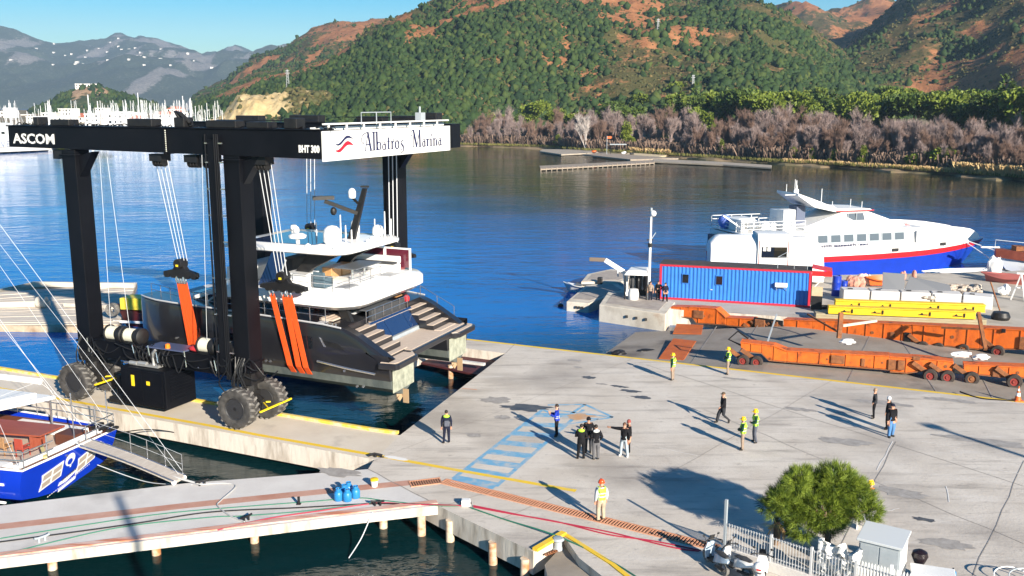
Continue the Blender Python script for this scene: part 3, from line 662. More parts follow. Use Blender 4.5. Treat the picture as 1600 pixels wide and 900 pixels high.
# cable duct and pipes up the front leg
q = MB(); q.bx(-35.95, -35.55, 39.62, 39.80, 2.9, 15.6)
for x in (-36.05, -35.45, -35.32, -35.2): q.tube([(x, 39.6, 2.6), (x, 39.6, 15.9)], .05, 6)
part(q, "cable_duct", M_BLACK, lift, kind="stuff")
q = MB()
for z in (4.1, 6.2, 8.2, 10.2, 11.6, 13.0, 14.4, 15.4): q.bx(-35.15, -34.9, 39.55, 39.62, z, z + .07); q.bx(-36.05, -35.9, 39.53, 39.59, z, z + .06)
part(q, "pipe_clamp", M_STEEL, lift, kind="stuff")
# lower bogie beams
def bogie(c0, c1, u0, u1, nm):
    q = MB(); q.bx(u0, u1, c0, c1, 2.75, 3.68); q.bx(u0, u1, c0 - .06, c1 + .06, 3.683, 3.74); q.bx(u0, u1, c0 - .06, c1 + .06, 2.68, 2.747)
    return part(q, nm, M_BLACK, lift, bevel=.02)
bg = bogie(39.95, 41.0, -45.93, -35.14, "lower_beam"); bogie(53.75, 54.75, -44.03, -34.22, "lower_beam")
# hoses draped on the near beam
rg = random.Random(5); q = MB()
for k in range(20):
    u = rg.uniform(-46.4, -34.2); l = rg.uniform(.5, 2.2); z = rg.uniform(3.0, 4.0)
    q.tube(spline([(u, 39.9 - rg.uniform(0, .12), z), (u + l * .3, 39.72 - rg.uniform(0, .2), z - rg.uniform(-.25, .5)), (u + l * .7, 39.8 - rg.uniform(0, .2), z - rg.uniform(.1, .8)), (u + l, 39.88, z - rg.uniform(-.2, .3))], 4), .035, 5)
for k in range(14):
    u = rg.choice((-46.2, -35.3, -34.4)) + rg.uniform(-.6, .5)
    q.tube(spline([(u, 39.75, 3.9), (u + rg.uniform(-.4, .4), 39.5, 3.2), (u + rg.uniform(-.5, .5), 39.45, 2.4), (u + rg.uniform(-.2, .2), 39.7, 1.7)], 4), .035, 5)
for k in range(9):
    u = -42.2 + k * .3; q.tube(spline([(u, 39.9, 3.7), (u, 39.6, 3.3), (u + .1, 39.7, 2.75)], 4), .04, 5)
part(q, "hose_bundle", M_HOSE, lift, smooth=True, kind="stuff")
q = MB()
for k in range(14): u = rg.uniform(-46.3, -34.6); q.cyl((u, 39.72, rg.uniform(2.6, 3.9)), (u + .12, 39.7, rg.uniform(2.6, 3.9)), .035, n=6)
part(q, "hose_fitting", M_STEEL, lift, kind="stuff")
# wire drums on top of the lower beam
M_CREAM = mat("cream_drum", (0.66, 0.64, 0.52), rough=0.5)
for u in (-44.35, -42.95, -37.3, -35.85):
    q = MB(); q.lathe([(.05, -.62), (.50, -.62), (.50, -.54), (.40, -.54), (.40, .30), (.50, .30), (.50, .62), (.3, .74), (.05, .74)], 18, (u, 40.4, 4.12), 'x'); q.bx(u - .5, u + .6, 40.1, 40.75, 3.74, 3.9)
    dr = part(q, "winch_drum", M_DARK, lift, smooth=True)
    q = MB(); q.lathe([(.415, -.53), (.415, .12)], 18, (u, 40.4, 4.12), 'x'); q.build("wire_winding", M_CREAM, dr, smooth=True)
q = MB(); q.lathe([(.02, .34), (.13, .3), (.15, .1), (.15, 0)], 12, (-39.95, 39.9, 3.75)); part(q, "beacon_lamp", mat("amber_plastic", (0.8, 0.2, 0.01), rough=.3), lift, smooth=True)
q = MB(); q.bx(-41.4, -38.6, 39.7, 40.9, 3.75, 3.82); part(q, "service_deck", mat("blue_grey_plate", (0.07, 0.09, 0.17), rough=.35, spec=.6), lift)
q = MB(); q.ball((-38.2, 40.3, 3.9), (.5, .35, .18)); part(q, "red_cover", mat("faded_red_fabric", (0.45, 0.02, 0.03), rough=.8), lift, smooth=True)
# wheels
def tyre_mesh():
    q = MB(); q.lathe([(.62, -.34), (.80, -.42), (1.02, -.40), (1.10, -.30), (1.12, 0), (1.10, .30), (1.02, .40), (.80, .42), (.62, .34), (.62, -.34)], 40, axis='y', cap=False); q.mi = 1
    for k in range(40):
        t = 2 * math.pi * k / 40; s_ = 1 if k % 2 else -1
        M = Matrix.Rotation(-t, 3, 'Y') @ Matrix.Rotation(.35 * s_, 3, 'X').to_3x3()
        c = Vector((math.sin(t) * 1.0, 0, math.cos(t) * 1.0))
        M = Matrix.Rotation(t, 3, 'Y') @ Matrix.Rotation(.3 * s_, 3, 'Z')
        q.box((1.088 * math.sin(t), .20 * s_, 1.088 * math.cos(t)), (.13, .42, .05), M=M)
    return q
def rim_mesh():
    q = MB(); q.lathe([(.64, .30), (.60, .36), (.56, .33), (.50, .12), (.28, .10), (.24, .22), (.14, .24), (.1, .3), (.01, .3)], 24, axis='y')
    q.lathe([(.64, -.30), (.58, -.34), (.5, -.15), (.2, -.12), (.01, -.12)], 24, axis='y')
    for k in range(10): t = 2 * math.pi * k / 10; q.cyl((.38 * math.sin(t), .11, .38 * math.cos(t)), (.38 * math.sin(t), .17, .38 * math.cos(t)), .03, n=6)
    return q
WH = [(-46.75, 39.35, 1), (-46.55, 41.45, -1), (-34.55, 39.3, 1), (-34.25, 41.4, -1), (-44.6, 53.3, 1), (-44.5, 55.2, -1), (-33.7, 53.5, 1), (-33.6, 55.4, -1)]
w0 = r0 = None
for u, n, sg in WH:
    if w0 is None:
        w0 = w = part(tyre_mesh(), "wheel", [M_SIDEW, M_RUBBER], lift, smooth=True, angle=30); r0 = rim_mesh().build("rim", mat("black_rim", (0.03, 0.03, 0.032), rough=.4), w, smooth=True, angle=30)
        r0.scale = (1, -1, 1)
    else:
        w = inst(w0, "wheel", lift); r = inst(r0, "rim", w); r.scale = (1, -1, 1) if sg > 0 else (1, 1, 1)
    w.location = (u + 40, n - 47, 1.19); w.rotation_euler = (0, random.uniform(0, 6), R(4 if n < 45 else 0))
for a, b, c, d in LEGS:
    uc, nc = (a + b) / 2, (c + d) / 2
    q = MB(); q.bx(a - .05, b + .05, c - .02, d + .02, 2.35, 2.99); q.cyl((uc, nc, 2.34), (uc, nc, 1.9), .42, n=16); q.bx(uc - .35, uc + .35, nc - .45, nc + .45, .75, 1.88); q.cyl((uc, nc - 1.0, 1.19), (uc, nc + 1.0, 1.19), .18, n=10)
    q.bar((uc - .5, nc, 2.2), (uc + .6, nc + .3, 1.3), .22)
    part(q, "steering_yoke", M_DARK, lift)
M_YG = mat("yellow_guard_paint", (0.82, 0.60, 0.02), rough=.45)
for u, n0, n1 in ((-45.4, 39.6, 41.9), (-33.15, 39.6, 42.0)):
    q = MB(); q.bar((u, n0 - .2, 1.1), (u, n1 + .1, 1.1), .085); q.bar((u - .9, (n0 + n1) / 2, 1.1), (u, n0 + .5, 1.1), .07); q.bar((u - .9, (n0 + n1) / 2 + .2, 1.1), (u, n1 - .3, 1.1), .07)
    part(q, "wheel_guard", M_YG, lift)
# engine cabinet hung under the near beam
q = MB(); q.bx(-42.95, -39.58, 39.15, 41.5, .38, 2.62); cab = part(q, "engine_cabinet", M_BLACK, lift, bevel=.04)
for x0, x1 in ((-42.82, -41.3), (-41.24, -39.75)):
    q = MB(); q.bx(x0, x1, 39.105, 39.148, .5, 2.5); q.bx(x1 - .12, x1 - .07, 39.07, 39.104, 1.3, 1.7); q.build("cabinet_door", M_BLACK, cab, bevel=.01)
q = MB()
for k in range(9): q.bx(-39.575, -39.54, 39.5, 41.2, .8 + k * .18, .88 + k * .18)
q.build("louvre", M_BLACK, cab, kind="stuff")
q = MB(); q.bx(-42.1, -41.86, 39.09, 39.103, 1.55, 2.2); q.bx(-40.95, -40.7, 39.09, 39.103, 1.72, 1.95); q.bx(-43.05, -42.96, 39.3, 39.6, 1.9, 2.15); q.build("warning_sticker", M_YG, cab)
q = MB(); q.bx(-42.3, -40.4, 39.5, 40.1, 2.66, 2.8); q.cyl((-40.9, 39.7, 2.62), (-40.9, 39.7, 3.2), .09); q.tube([(-40.9, 39.7, 3.2), (-40.8, 39.6, 3.5), (-40.6, 39.6, 3.7)], .08, 8); q.cyl((-41.9, 39.6, 2.8), (-41.3, 39.6, 2.8), .13, n=10); q.cyl((-42.6, 39.6, 2.75), (-42.05, 39.6, 2.75), .13, n=10)
q.build("exhaust", mat("dull_aluminium", (0.5, 0.5, 0.49), rough=.4, metal=.6), cab, smooth=True)
q = MB(); q.bx(-43.75, -43.0, 39.5, 40.9, .75, 1.9); q.build("fuel_tank", M_BLACK, cab, bevel=.08); q = MB(); q.bx(-44.1, -43.0, 39.2, 40.6, .28, .62); q.build("footstep", M_DARK, cab, bevel=.05)
for u in (-42.6, -40.0):
    q = MB(); q.bx(u - .1, u + .1, 40.2, 40.9, 2.625, 2.67); q.build("hanger", M_DARK, cab)
# things on top of the beams
q = MB()
for u0, u1, h in ((-49.3, -48.9, .55), (-47.9, -46.4, .42), (-41.9, -40.1, .5), (-38.5, -37.8, .6), (-36.3, -34.3, .45), (-33.6, -32.2, .4), (-31.2, -30.4, .6)):
    q = MB(); q.bx(u0, u1, 40.0, 40.75, ZT + .073, ZT + h); part(q, "trolley", M_DARK, lift, bevel=.04)
q = MB(); q.tube([(-38.3, 40.3, ZT + .5), (-38.5, 40.2, ZT + .9), (-38.2, 40.2, ZT + .8), (-37.6, 40.3, ZT + .3)], .12, 8); part(q, "trolley_arm", M_DARK, lift)
for u0, u1, h in ((-46, -44, .5), (-41.4, -39.0, .55), (-36, -34, .5), (-33.3, -31.5, .55), (-31, -30, .75)): q = MB(); q.bx(u0, u1, 53.7, 54.5, ZT + .073, ZT + h); part(q, "trolley", M_DARK, lift, bevel=.04)
q = MB()
for n in (41.2, 53.3): q.tube([(-36.6, n, ZT + .1), (-36.6, n, ZT + .45), (-30.0, n, ZT + .45)], .03, 5)
for k in range(60):
    u = -51 + k * .38; q.tube(spline([(u, 40.2 + rg.uniform(-.2, .3), ZT + .09), (u + .2, 40.3, ZT + .12 + rg.uniform(0, .1)), (u + .42, 40.2 + rg.uniform(-.2, .3), ZT + .09)], 3), .03, 4)
part(q, "cable_run", M_HOSE, lift, kind="stuff")
q = MB()
for n in np.arange(40.6, 53.4, 1.6): q.bx(-28.95, -28.87, n, n + .08, 16.133, 16.42)
q.bx(-28.98, -28.84, 40.2, 53.2, 16.42, 16.50); q.bx(-29.5, -29.3, 39.9, 53.4, 16.133, 16.3)
part(q, "white_rail", M_WHITE, lift)
q = MB(); q.bx(-29.3, -28.9, 49.9, 50.4, 16.5, 16.95); q.tube([(-29.3, 44.2, 16.3), (-29.3, 44.2, 17.0), (-29.3, 47.2, 17.0), (-29.3, 47.2, 16.3)], .03, 5); q.tube([(-29.3, 45.7, 16.3), (-29.3, 45.7, 17.0)], .03, 5); q.cyl((-29.1, 50.1, 16.95), (-29.1, 50.1, 17.3), .06)
part(q, "sensor_box", M_GREY, lift)
# sign
q = MB(); q.bx(-28.79, -28.74, 39.84, 53.15, 14.62, 16.12); sign = part(q, "sign_panel", M_WHITE, lift)
M_NAVY = mat("navy_lettering", (0.015, 0.018, 0.07), rough=.5)
def signM(n, z): return frame_M((-28.735, n, z), (0, 1, 0), (0, 0, 1))
class Pen:
    """serif letters from strokes on the sign's own plane"""
    def __init__(s): s.q = MB(); s.k = 0
    def st(s, pts, w, close=False):
        pts = [Vector((p[0], p[1])) for p in pts]; ww = w if isinstance(w, list) else [w] * len(pts); L_, R_ = [], []
        for i, p in enumerate(pts):
            d = (pts[min(i + 1, len(pts) - 1)] - pts[max(i - 1, 0)]).normalized(); nr = Vector((-d.y, d.x)) * ww[i] / 2; L_.append(p + nr); R_.append(p - nr)
        n = len(pts); zz = -28.728 + .0004 * s.k; s.k += 1
        s.q.add([(zz, a.x, a.y) for a in L_ + R_], [(i, n + i, n + i + 1, i + 1) for i in range(n - 1)])
    def arc(s, cx, cy, rx, ry, a0, a1, w, n=14):
        P = [(cx + rx * math.cos(R(a0 + (a1 - a0) * i / n)), cy + ry * math.sin(R(a0 + (a1 - a0) * i / n))) for i in range(n + 1)]
        ww = [w * (.35 + .65 * abs(math.cos(R(a0 + (a1 - a0) * i / n)))) for i in range(n + 1)]; s.st(P, ww)
p_ = Pen(); T, t = .165, .06
def stem(x, y0, y1, w=T, serif=True):
    p_.st([(x, y0), (x, y1)], w)
    if serif: p_.st([(x - w * .95, y0 + .015), (x + w * .95, y0 + .015)], .035)
def flag(x, y, w=T): p_.st([(x - w * 1.2, y - .05), (x, y)], .04)
B0, XH, CH = 14.98, 15.42, 15.98                     # baseline, x-height, cap height
def L_A(x): 
    p_.st([(x, B0), (x + .33, CH)], t); p_.st([(x + .30, CH), (x + .58, B0)], T); p_.st([(x + .1, B0 + .33), (x + .46, B0 + .33)], t)
    p_.st([(x - .1, B0 + .015), (x + .12, B0 + .015)], .035); p_.st([(x + .44, B0 + .015), (x + .72, B0 + .015)], .035)
    p_.st([(x + .32, CH - .02), (x + .05, CH - .05), (x - .2, CH - .16), (x - .33, CH - .34), (x - .28, CH - .55), (x - .12, CH - .58), (x - .06, CH - .45), (x - .14, CH - .38)], .055)
def L_a(x):
    p_.arc(x + .12, XH - .13, .13, .13, 160, 0, .07); stem(x + .26, B0, XH - .12, T * .8); p_.arc(x + .13, B0 + .15, .14, .15, 60, 320, .10)
def L_n(x): stem(x, B0, XH, T * .85); flag(x, XH); p_.arc(x + .17, XH - .14, .13, .13, 170, 0, .07); stem(x + .32, B0, XH - .12, T * .85)
def L_r(x, tick=False):
    stem(x, B0, XH, T * .85); flag(x, XH); p_.st([(x + .03, XH - .12), (x + .12, XH - .02), (x + .22, XH - .01)], .06)
    if tick: p_.st([(x + .10, XH + .02), (x + .20, XH + .14), (x + .28, XH + .17)], .05)
x = 43.62; L_A(x)
stem(44.50, B0, CH); flag(44.50, CH)
stem(44.80, B0, CH); flag(44.80, CH); p_.arc(45.0, B0 + .22, .17, .22, 150, -160, .12)
L_a(45.36)
stem(45.95, B0, XH + .22, T * .85, False); p_.st([(45.84, XH), (46.12, XH)], .04); p_.st([(45.95, B0 + .04), (46.05, B0), (46.14, B0 + .06)], .05)
L_r(46.34, True)
p_.arc(46.86, B0 + .22, .19, .22, 0, 360, .13, 22)
p_.st([(47.58, XH - .04), (47.46, XH), (47.33, XH - .05), (47.29, XH - .15), (47.40, XH - .25), (47.53, XH - .34), (47.57, XH - .48), (47.50, XH - .62), (47.34, XH - .68), (47.22, XH - .60), (47.27, XH - .50), (47.36, XH - .52)], [.04, .05, .07, .09, .12, .12, .09, .07, .05, .05, .05, .04])
x = 48.62
p_.st([(x + .06, B0), (x + .1, CH - .03)], t); p_.st([(x + .06, CH), (x + .42, B0)], T); p_.st([(x + .42, B0), (x + .78, CH)], t); p_.st([(x + .80, B0), (x + .76, CH)], T)
p_.st([(x - .06, B0 + .015), (x + .2, B0 + .015)], .035); p_.st([(x + .66, B0 + .015), (x + .96, B0 + .015)], .035)
p_.st([(x + .1, CH - .01), (x - .1, CH - .03), (x - .22, CH - .15), (x - .2, CH - .32), (x - .1, CH - .34)], .05)
L_a(49.72); L_r(50.30)
stem(50.72, B0, XH, T * .85); flag(50.72, XH); p_.st([(50.70, XH + .12), (50.80, XH + .26)], .09)
L_n(51.08); L_a(51.66)
p_.q.build("lettering", M_NAVY, sign)
def wave(z0, amp, th, name, m, n0=40.95, n1=42.5, sk=.25, k=0):
    q = MB(); top, bot = [], []
    for i in range(19):
        s_ = i / 18; n = n0 + (n1 - n0) * s_; zz = z0 + sk * (s_ - .5) - amp * math.sin(s_ * 2 * math.pi * 1.0 + .5); w = th * math.sin(math.pi * min(max(s_, .04), .96)) ** .6
        top.append((-28.73 + k, n, zz + w / 2)); bot.append((-28.73 + k, n, zz - w / 2))
    q.add(top + bot, [(i, 19 + i, 20 + i, i + 1) for i in range(18)]); q.build(name, m, sign)
wave(15.62, .12, .16, "emblem_navy_wave", M_NAVY); wave(15.30, .12, .24, "emblem_red_wave", mat("emblem_red", (0.62, 0.01, 0.03), rough=.5), k=.001)
def face_text(txt, u, z, h, w, parent, nm):
    o = text_obj(txt, nm, M_WHITE, parent, frame_M((u, 39.785, z), (1, 0, 0), (0, 0, 1)), h, .008, .018)
    d = o.dimensions.x; 
    xs = [v.co.x for v in o.data.vertices]; x0, x1 = min(xs), max(xs)
    for v in o.data.vertices: v.co.x = u + (v.co.x - x0) * w / (x1 - x0)
face_text("ASCOM", -50.85, 15.18, .80, 3.45, beam_n, "lettering"); face_text("BHT 300", -30.16, 15.07, .50, 1.27, beam_n, "lettering")
# sheave blocks, ropes, spreaders, slings
q = MB()
for u in (-37.6, -36.5, -40.1, -33.0):
    q = MB(); q.bx(u - .45, u + .45, 40.1, 40.8, 14.35, 14.75)
    for k in range(4): q.lathe([(.02, -.05), (.26, -.05), (.22, 0), (.26, .05), (.02, .05)], 14, (u - .3 + k * .2, 40.45, 14.3), 'x')
    part(q, "sheave_block", M_DARK, lift)
for u in (-40.0, -33.0): q = MB(); q.bx(u - .45, u + .45, 53.7, 54.5, 14.3, 14.75); part(q, "sheave_block", M_DARK, lift)
q = MB(); q.bx(-47.9, -47.1, 40.0, 40.6, 14.3, 14.85); part(q, "junction_box", M_DARK, lift, bevel=.03)
def ropes(tops, bots, r=.035):
    q = MB()
    for a, b in zip(tops, bots): q.tube([a, b], r, 5)
    return part(q, "wire_rope", M_ROPE_W, lift, kind="stuff")
ropes([(-40.5 + .3 * k, 40.5, 14.4) for k in range(4)], [(-40.95 + .24 * k, 42.15, 8.5) for k in range(4)], .024)
ropes([(-33.35 + .28 * k, 40.5, 14.4) for k in range(4)], [(-33.75 + .22 * k, 42.15, 8.1) for k in range(4)], .026)
ropes([(-40.2 + .32 * k, 53.9, 14.4) for k in range(3)], [(-40.2 + .32 * k, 53.6, 9.2) for k in range(3)], .025)
ropes([(-33.55 + .3 * k, 53.65, 14.4) for k in range(3)], [(-33.5 + .3 * k, 53.45, 8.2) for k in range(3)], .035)
ropes([(-44.6, 40.4, 14.8), (-44.05, 40.4, 14.8), (-36.4, 39.7, 14.8)], [(-44.7, 40.3, 4.5), (-43.2, 40.3, 4.5), (-37.3, 40.2, 4.5)], .014)
def spreader(u, n, z):
    k_ = 1.25 if u > -36 else 1.0; q = MB(); H_ = [(-1.25 * k_, -.28), (-1.22 * k_, -.06), (-.5, .10), (-.28, .40), (-.18, .52), (.18, .52), (.28, .40), (.5, .10), (1.22 * k_, -.06), (1.25 * k_, -.28)]
    bot = []
    for k in range(5): c = 1.02 - k * .51; bot += [(c + .2, -.30), (c + .12, -.42), (c - .12, -.42), (c - .2, -.30)]
    q.extr([(u + a, z + b) for a, b in H_ + bot], 'y', n - .16, n + .16); q.lathe([(.02, -.3), (.3, -.3), (.3, .3), (.02, .3)], 14, (u, n, z + .44), 'y')
    s_ = part(q, "spreader_bar", M_DARK, lift, bevel=.02)
    q = MB(); q.bx(u - .09, u + .09, n - .32, n - .305, z + .3, z + .42); q.build("yellow_tag", M_YG, s_)
    return s_
SP = {'a': (-40.75, 42.15, 7.85), 'b': (-33.35, 42.15, 7.65), 'c': (-39.9, 53.6, 8.7), 'd': (-33.1, 53.4, 7.9)}
for k in SP: spreader(*SP[k])
def sling(u_top, u_bot, n_top, z_top, w, far=None):
    """one webbing band: down the near side, under both hulls, up the far side"""
    path = [(u_top, n_top, z_top), (u_bot, 42.50, 5.2 - 2.3), (u_bot, 42.9, 2.35), (u_bot, 43.3, 1.95), (u_bot + .02, 44.2, 1.58), (u_bot, 51.2, 1.58), (u_bot - .2, 52.4, 2.1), (u_bot - .3, 52.95, 3.0), (u_top + (far or 0), 53.4, z_top + .1)]
    q = MB(); L_ = [(a - w / 2, b, c) for a, b, c in path]; R_ = [(a + w / 2, b, c) for a, b, c in path]; n = len(path)
    q.add(L_ + R_, [(i, i + 1, n + i + 1, n + i) for i in range(n - 1)])
    o = part(q, "sling", M_SLING, lift); md = o.modifiers.new("thickness", 'SOLIDIFY'); md.thickness = .03; md.offset = 0
    q = MB()
    for d in (-w * .25, w * .25): q.tube([(u_top + d, n_top - .03, z_top + .38), (u_top + d * 1.6, n_top - .06, z_top + .1), (u_top + d, n_top - .03, z_top - .08)], .05, 6)
    q.build("shackle", M_STEEL, o, kind="stuff")
for k in range(4): sling(-41.05 + .2 * k, -40.75 + .27 * k, 42.15 + .0 * k, 7.2, .21 if k else .2, .9)
for a, b in ((-34.2, -33.45), (-33.35, -32.85), (-33.0, -32.35)): sling(a, b, 42.15, 7.05, .36, .5)
# ================================================================== the catamaran yacht in the slings
yacht = thing("catamaran_yacht", "dark grey power catamaran with white flybridge hanging in orange slings over the dock", "yacht", wp(-36, 47.7, 1.6), TH)
yacht['_off'] = (36.0, -47.7, -1.6)
M_HULLY = mat("dark_metallic_hull", (0.013, 0.0135, 0.018), (0.02, 0.02, 0.024), rough=0.28, scale=.5, metal=0.15, coat=0.5)
M_ANTI = mat("grey_antifouling", (0.055, 0.07, 0.07), (0.12, 0.135, 0.125), rough=.6, scale=1.5, stretch=(1, 1, .4), bump=.1)
M_TRANS = mat("chalky_transom_bottom", (0.40, 0.41, 0.32), (0.22, 0.23, 0.18), rough=.7, scale=2.5)
M_CUSH = mat("charcoal_cushion", (0.035, 0.037, 0.042), (0.05, 0.052, 0.056), rough=.85, scale=5)
M_TABLE = mat("grey_table_top", (0.10, 0.11, 0.125), rough=.4)
M_INT = mat("dark_saloon", (0.012, 0.011, 0.011), (0.03, 0.022, 0.016), rough=.6, scale=2)
def yp(q, name, m, parent=None, **k):
    q.v = [(u - .05 * (n - 42.6), n, z) for u, n, z in q.v]
    return part(q, name, m, yacht, **k) if parent is None else q.build(name, m, parent, **k)
tabz = [(-45.55, 5.78), (-43, 5.75), (-40, 5.7), (-34, 5.56), (-31.2, 5.46), (-29.9, 5.34), (-29.1, 5.0), (-27.7, 4.22), (-26.95, 3.78)]
def zd(u): return float(np.interp(u, [t[0] for t in tabz], [t[1] for t in tabz]))
def hull(mirror):
    mn = (lambda n: n) if not mirror else (lambda n: 95.4 - n)
    us = [-45.55, -45.3, -44.6, -43.5, -42, -40, -37, -34, -32, -31.2, -30.02, -30.0, -29.5, -29.1, -28.4, -27.7, -26.95]
    top, bot = [], []
    for u in us:
        t = min(1, (u + 45.6) / 2.6); w = 0.28 + .72 * t ** .6
        no, ni, nc = 44.15 - 1.55 * w, 44.15 + 1.5 * w, 44.15
        z = zd(u); k = .62 + .38 * t
        wl0, wl1 = nc - 1.38 * w * k, nc + 1.38 * w * k
        top.append([(u, mn(n), zz) for n, zz in ((no + .22, z), (no + .06, z - .12), (no, z - .4), (no, 4.1), (no + .02, 3.4), (wl0, 2.66), (wl1, 2.66), (ni, 3.4), (ni, 3.6 if u > -30.01 else 3.9), (no + .8 if u > -30.01 else ni, 3.62 if u > -30.01 else 4.2), (no + .8 if u > -30.01 else ni, z))])
        zk = 1.62 + .55 * (1 - min(1, (u + 45.6) / 3.5)) 
        bot.append([(u + (.12 if u < -45 else 0), mn(n), zz) for n, zz in ((wl0 + .02, 2.655), (wl0 + .1, 2.2), (nc - .75 * w, 1.85), (nc - .12, zk), (nc + .12, zk), (nc + .75 * w, 1.85), (wl1 - .1, 2.2), (wl1 - .02, 2.655))])
    q = MB(); q.loft(top); h = yp(q, "hull", M_HULLY, smooth=True, angle=32)
    q = MB(); q.loft(bot); b = yp(q, "hull_bottom", M_ANTI, smooth=True, angle=32)
    q = MB(); q.bx(-26.945, -26.88, *sorted((mn(42.95), mn(45.35))), 1.95, 3.35); yp(q, "transom_plate", M_TRANS, b, bevel=.03)
    q = MB(); q.cyl((-27.2, mn(44.15), 1.55), (-27.0, mn(44.15), 1.55), .32, .08, n=10); q.bx(-26.95, -26.6, mn(44.15) - .03, mn(44.15) + .03, 1.1, 1.9)
    for k in range(3):
        M = Matrix.Rotation(2.09 * k, 3, 'X'); q.box(Vector((-27.05, mn(44.15), 1.55)) + M @ Vector((0, 0, .22)), (.05, .22, .4), M=M @ Matrix.Rotation(.5, 3, 'Z'))
    yp(q, "propeller", mat("bronze_fouled", (0.35, 0.24, 0.14), rough=.6), b)
    q = MB(); P = [(-27.5, mn(42.35)), (-26.45, mn(42.5)), (-26.35, mn(42.75)), (-26.35, mn(44.9)), (-27.2, mn(45.65)), (-27.5, mn(45.65))]
    q.prism(P, 3.40, 3.74); pl = yp(q, "swim_platform", M_HULLY, bevel=.06)
    q = MB(); q.prism([(a + (.1 if a < -27 else -.15), b + (.12 if (b < 44) != mirror else -.12) * (1 if not mirror else -1) * (1 if not mirror else 1)) for a, b in P], 3.745, 3.775); yp(q, "teak_pad", M_TEAK, pl)
    # stairs down to the platform
    for k in range(5):
        u0 = -29.95 + .52 * k; z = 5.02 - .28 * k
        q = MB(); q.bx(u0, u0 + .52, *sorted((mn(43.42), mn(45.6))), z - .5, z - .03); st = yp(q, "stair", M_HULLY)
        q = MB(); q.bx(u0 + .03, u0 + .47, *sorted((mn(43.44), mn(45.57))), z - .027, z + .01); yp(q, "tread", M_TEAK, st)
    # rub rail and bulwark cap
    q = MB(); q.tube([(u, mn(42.55), z) for u, z in ((-31.6, 3.35), (-29.5, 3.15), (-27.8, 3.05))], .07, 6); yp(q, "rub_rail", M_STEEL, smooth=True)
    q = MB(); q.tube([(u, mn(44.15 - 1.5 * (0.28 + .72 * min(1, (u + 45.6) / 2.6) ** .6)), zd(u) + .02) for u in us[1:-5]], .05, 5); yp(q, "bulwark_cap", mat("pale_grey_cap", (0.45, 0.46, 0.48), rough=.3), smooth=True)
    return h
hn = hull(False); hf = hull(True)
# hull windows and side fittings (near side)
for u in (-40.95, -40.6, -40.25):
    q = MB(); q.bx(u, u + .2, 42.575, 42.61, 3.7, 4.35); yp(q, "hull_window", M_GLASS, hn)
    q = MB(); q.bx(u + .21, u + .27, 42.57, 42.605, 3.68, 4.4); yp(q, "window_trim", M_STEEL, hn)
q = MB(); q.bx(-38.8, -36.0, 42.575, 42.608, 3.75, 4.6); yp(q, "hull_window", M_GLASS, hn)
q = MB(); q.bx(-33.85, -33.35, 42.575, 42.608, 4.0, 4.55); yp(q, "hull_window", M_GLASS, hn); q = MB(); q.bx(-33.9, -33.86, 42.57, 42.606, 3.98, 4.57); yp(q, "window_trim", M_STEEL, hn)
q = MB(); q.bx(-33.0, -31.9, 42.575, 42.608, 4.0, 4.7); yp(q, "hull_window", M_GLASS, hn)
q = MB(); q.extr([(-31.3, 4.62), (-30.2, 4.45), (-29.75, 4.12), (-31.0, 4.28)], 'y', 42.578, 42.612); yp(q, "air_intake", M_DARK, hn)
q = MB(); q.extr([(-31.45, 4.75), (-31.3, 4.70), (-31.0, 4.22), (-31.15, 4.22)], 'y', 42.57, 42.609); yp(q, "intake_trim", M_STEEL, hn)
for u, z in ((-41.9, 3.6), (-35.2, 2.95), (-34.9, 2.95), (-29.8, 3.0), (-29.0, 2.2), (-28.6, 2.25)):
    q = MB(); q.cyl((u, 42.52, z), (u, 42.64, z), .07, n=8); yp(q, "through_hull", M_STEEL, hn)
# bridge deck, foredeck and cockpit sole
q = MB(); q.bx(-44.6, -30.3, 45.6, 49.8, 3.9, 4.95); yp(q, "bridge_deck", M_HULLY)
q = MB(); q.prism([(-45.0, 43.7), (-42.2, 42.85), (-31.3, 42.85), (-31.3, 52.55), (-42.2, 52.55), (-45.0, 51.7)], 5.30, 5.48); yp(q, "foredeck", mat("pale_grey_deck", (0.52, 0.53, 0.55), (0.44, 0.45, 0.47), rough=.6, scale=2))
q = MB(); q.bx(-31.28, -29.6, 45.2, 50.2, 4.955, 5.02); yp(q, "cockpit_sole", M_TEAK)
for u0, u1, n0, n1 in ((-44.3, -43.3, 44.2, 45.4), (-43.9, -42.9, 46.3, 48.0), (-44.2, -43.2, 49.2, 50.6)):
    q = MB(); q.bx(u0, u1, n0, n1, 5.485, 5.58); yp(q, "deck_hatch", M_GLASS, bevel=.02)
# coachroof with forward windscreen
q = MB(); q.loft([[(-42.9, 44.6, 5.5), (-42.9, 50.8, 5.5), (-42.8, 50.8, 5.6), (-42.8, 44.6, 5.6)], [(-38.6, 44.0, 5.5), (-38.6, 51.4, 5.5), (-38.9, 51.2, 6.9), (-38.9, 44.2, 6.9)]]); cr = yp(q, "coachroof", M_GEL, bevel=.05)
for n0, n1 in ((44.75, 46.3), (46.5, 48.9), (49.1, 50.65)):
    q = MB()
    f = lambda s, n: (-42.8 + 3.9 * s, n, 5.6 + 1.3 * s + .02)
    q.loft([[f(.12, n0), f(.12, n1), f(.88, n1), f(.88, n0)], [(a, b, c + .03) for a, b, c in (f(.12, n0), f(.12, n1), f(.88, n1), f(.88, n0))]]); yp(q, "windscreen", M_GLASSB, cr)
q = MB(); q.extr([(-42.0, 5.62), (-39.0, 6.55), (-38.7, 6.55), (-38.7, 5.62)], 'y', 44.02, 44.3); yp(q, "side_window", M_GLASS, cr)
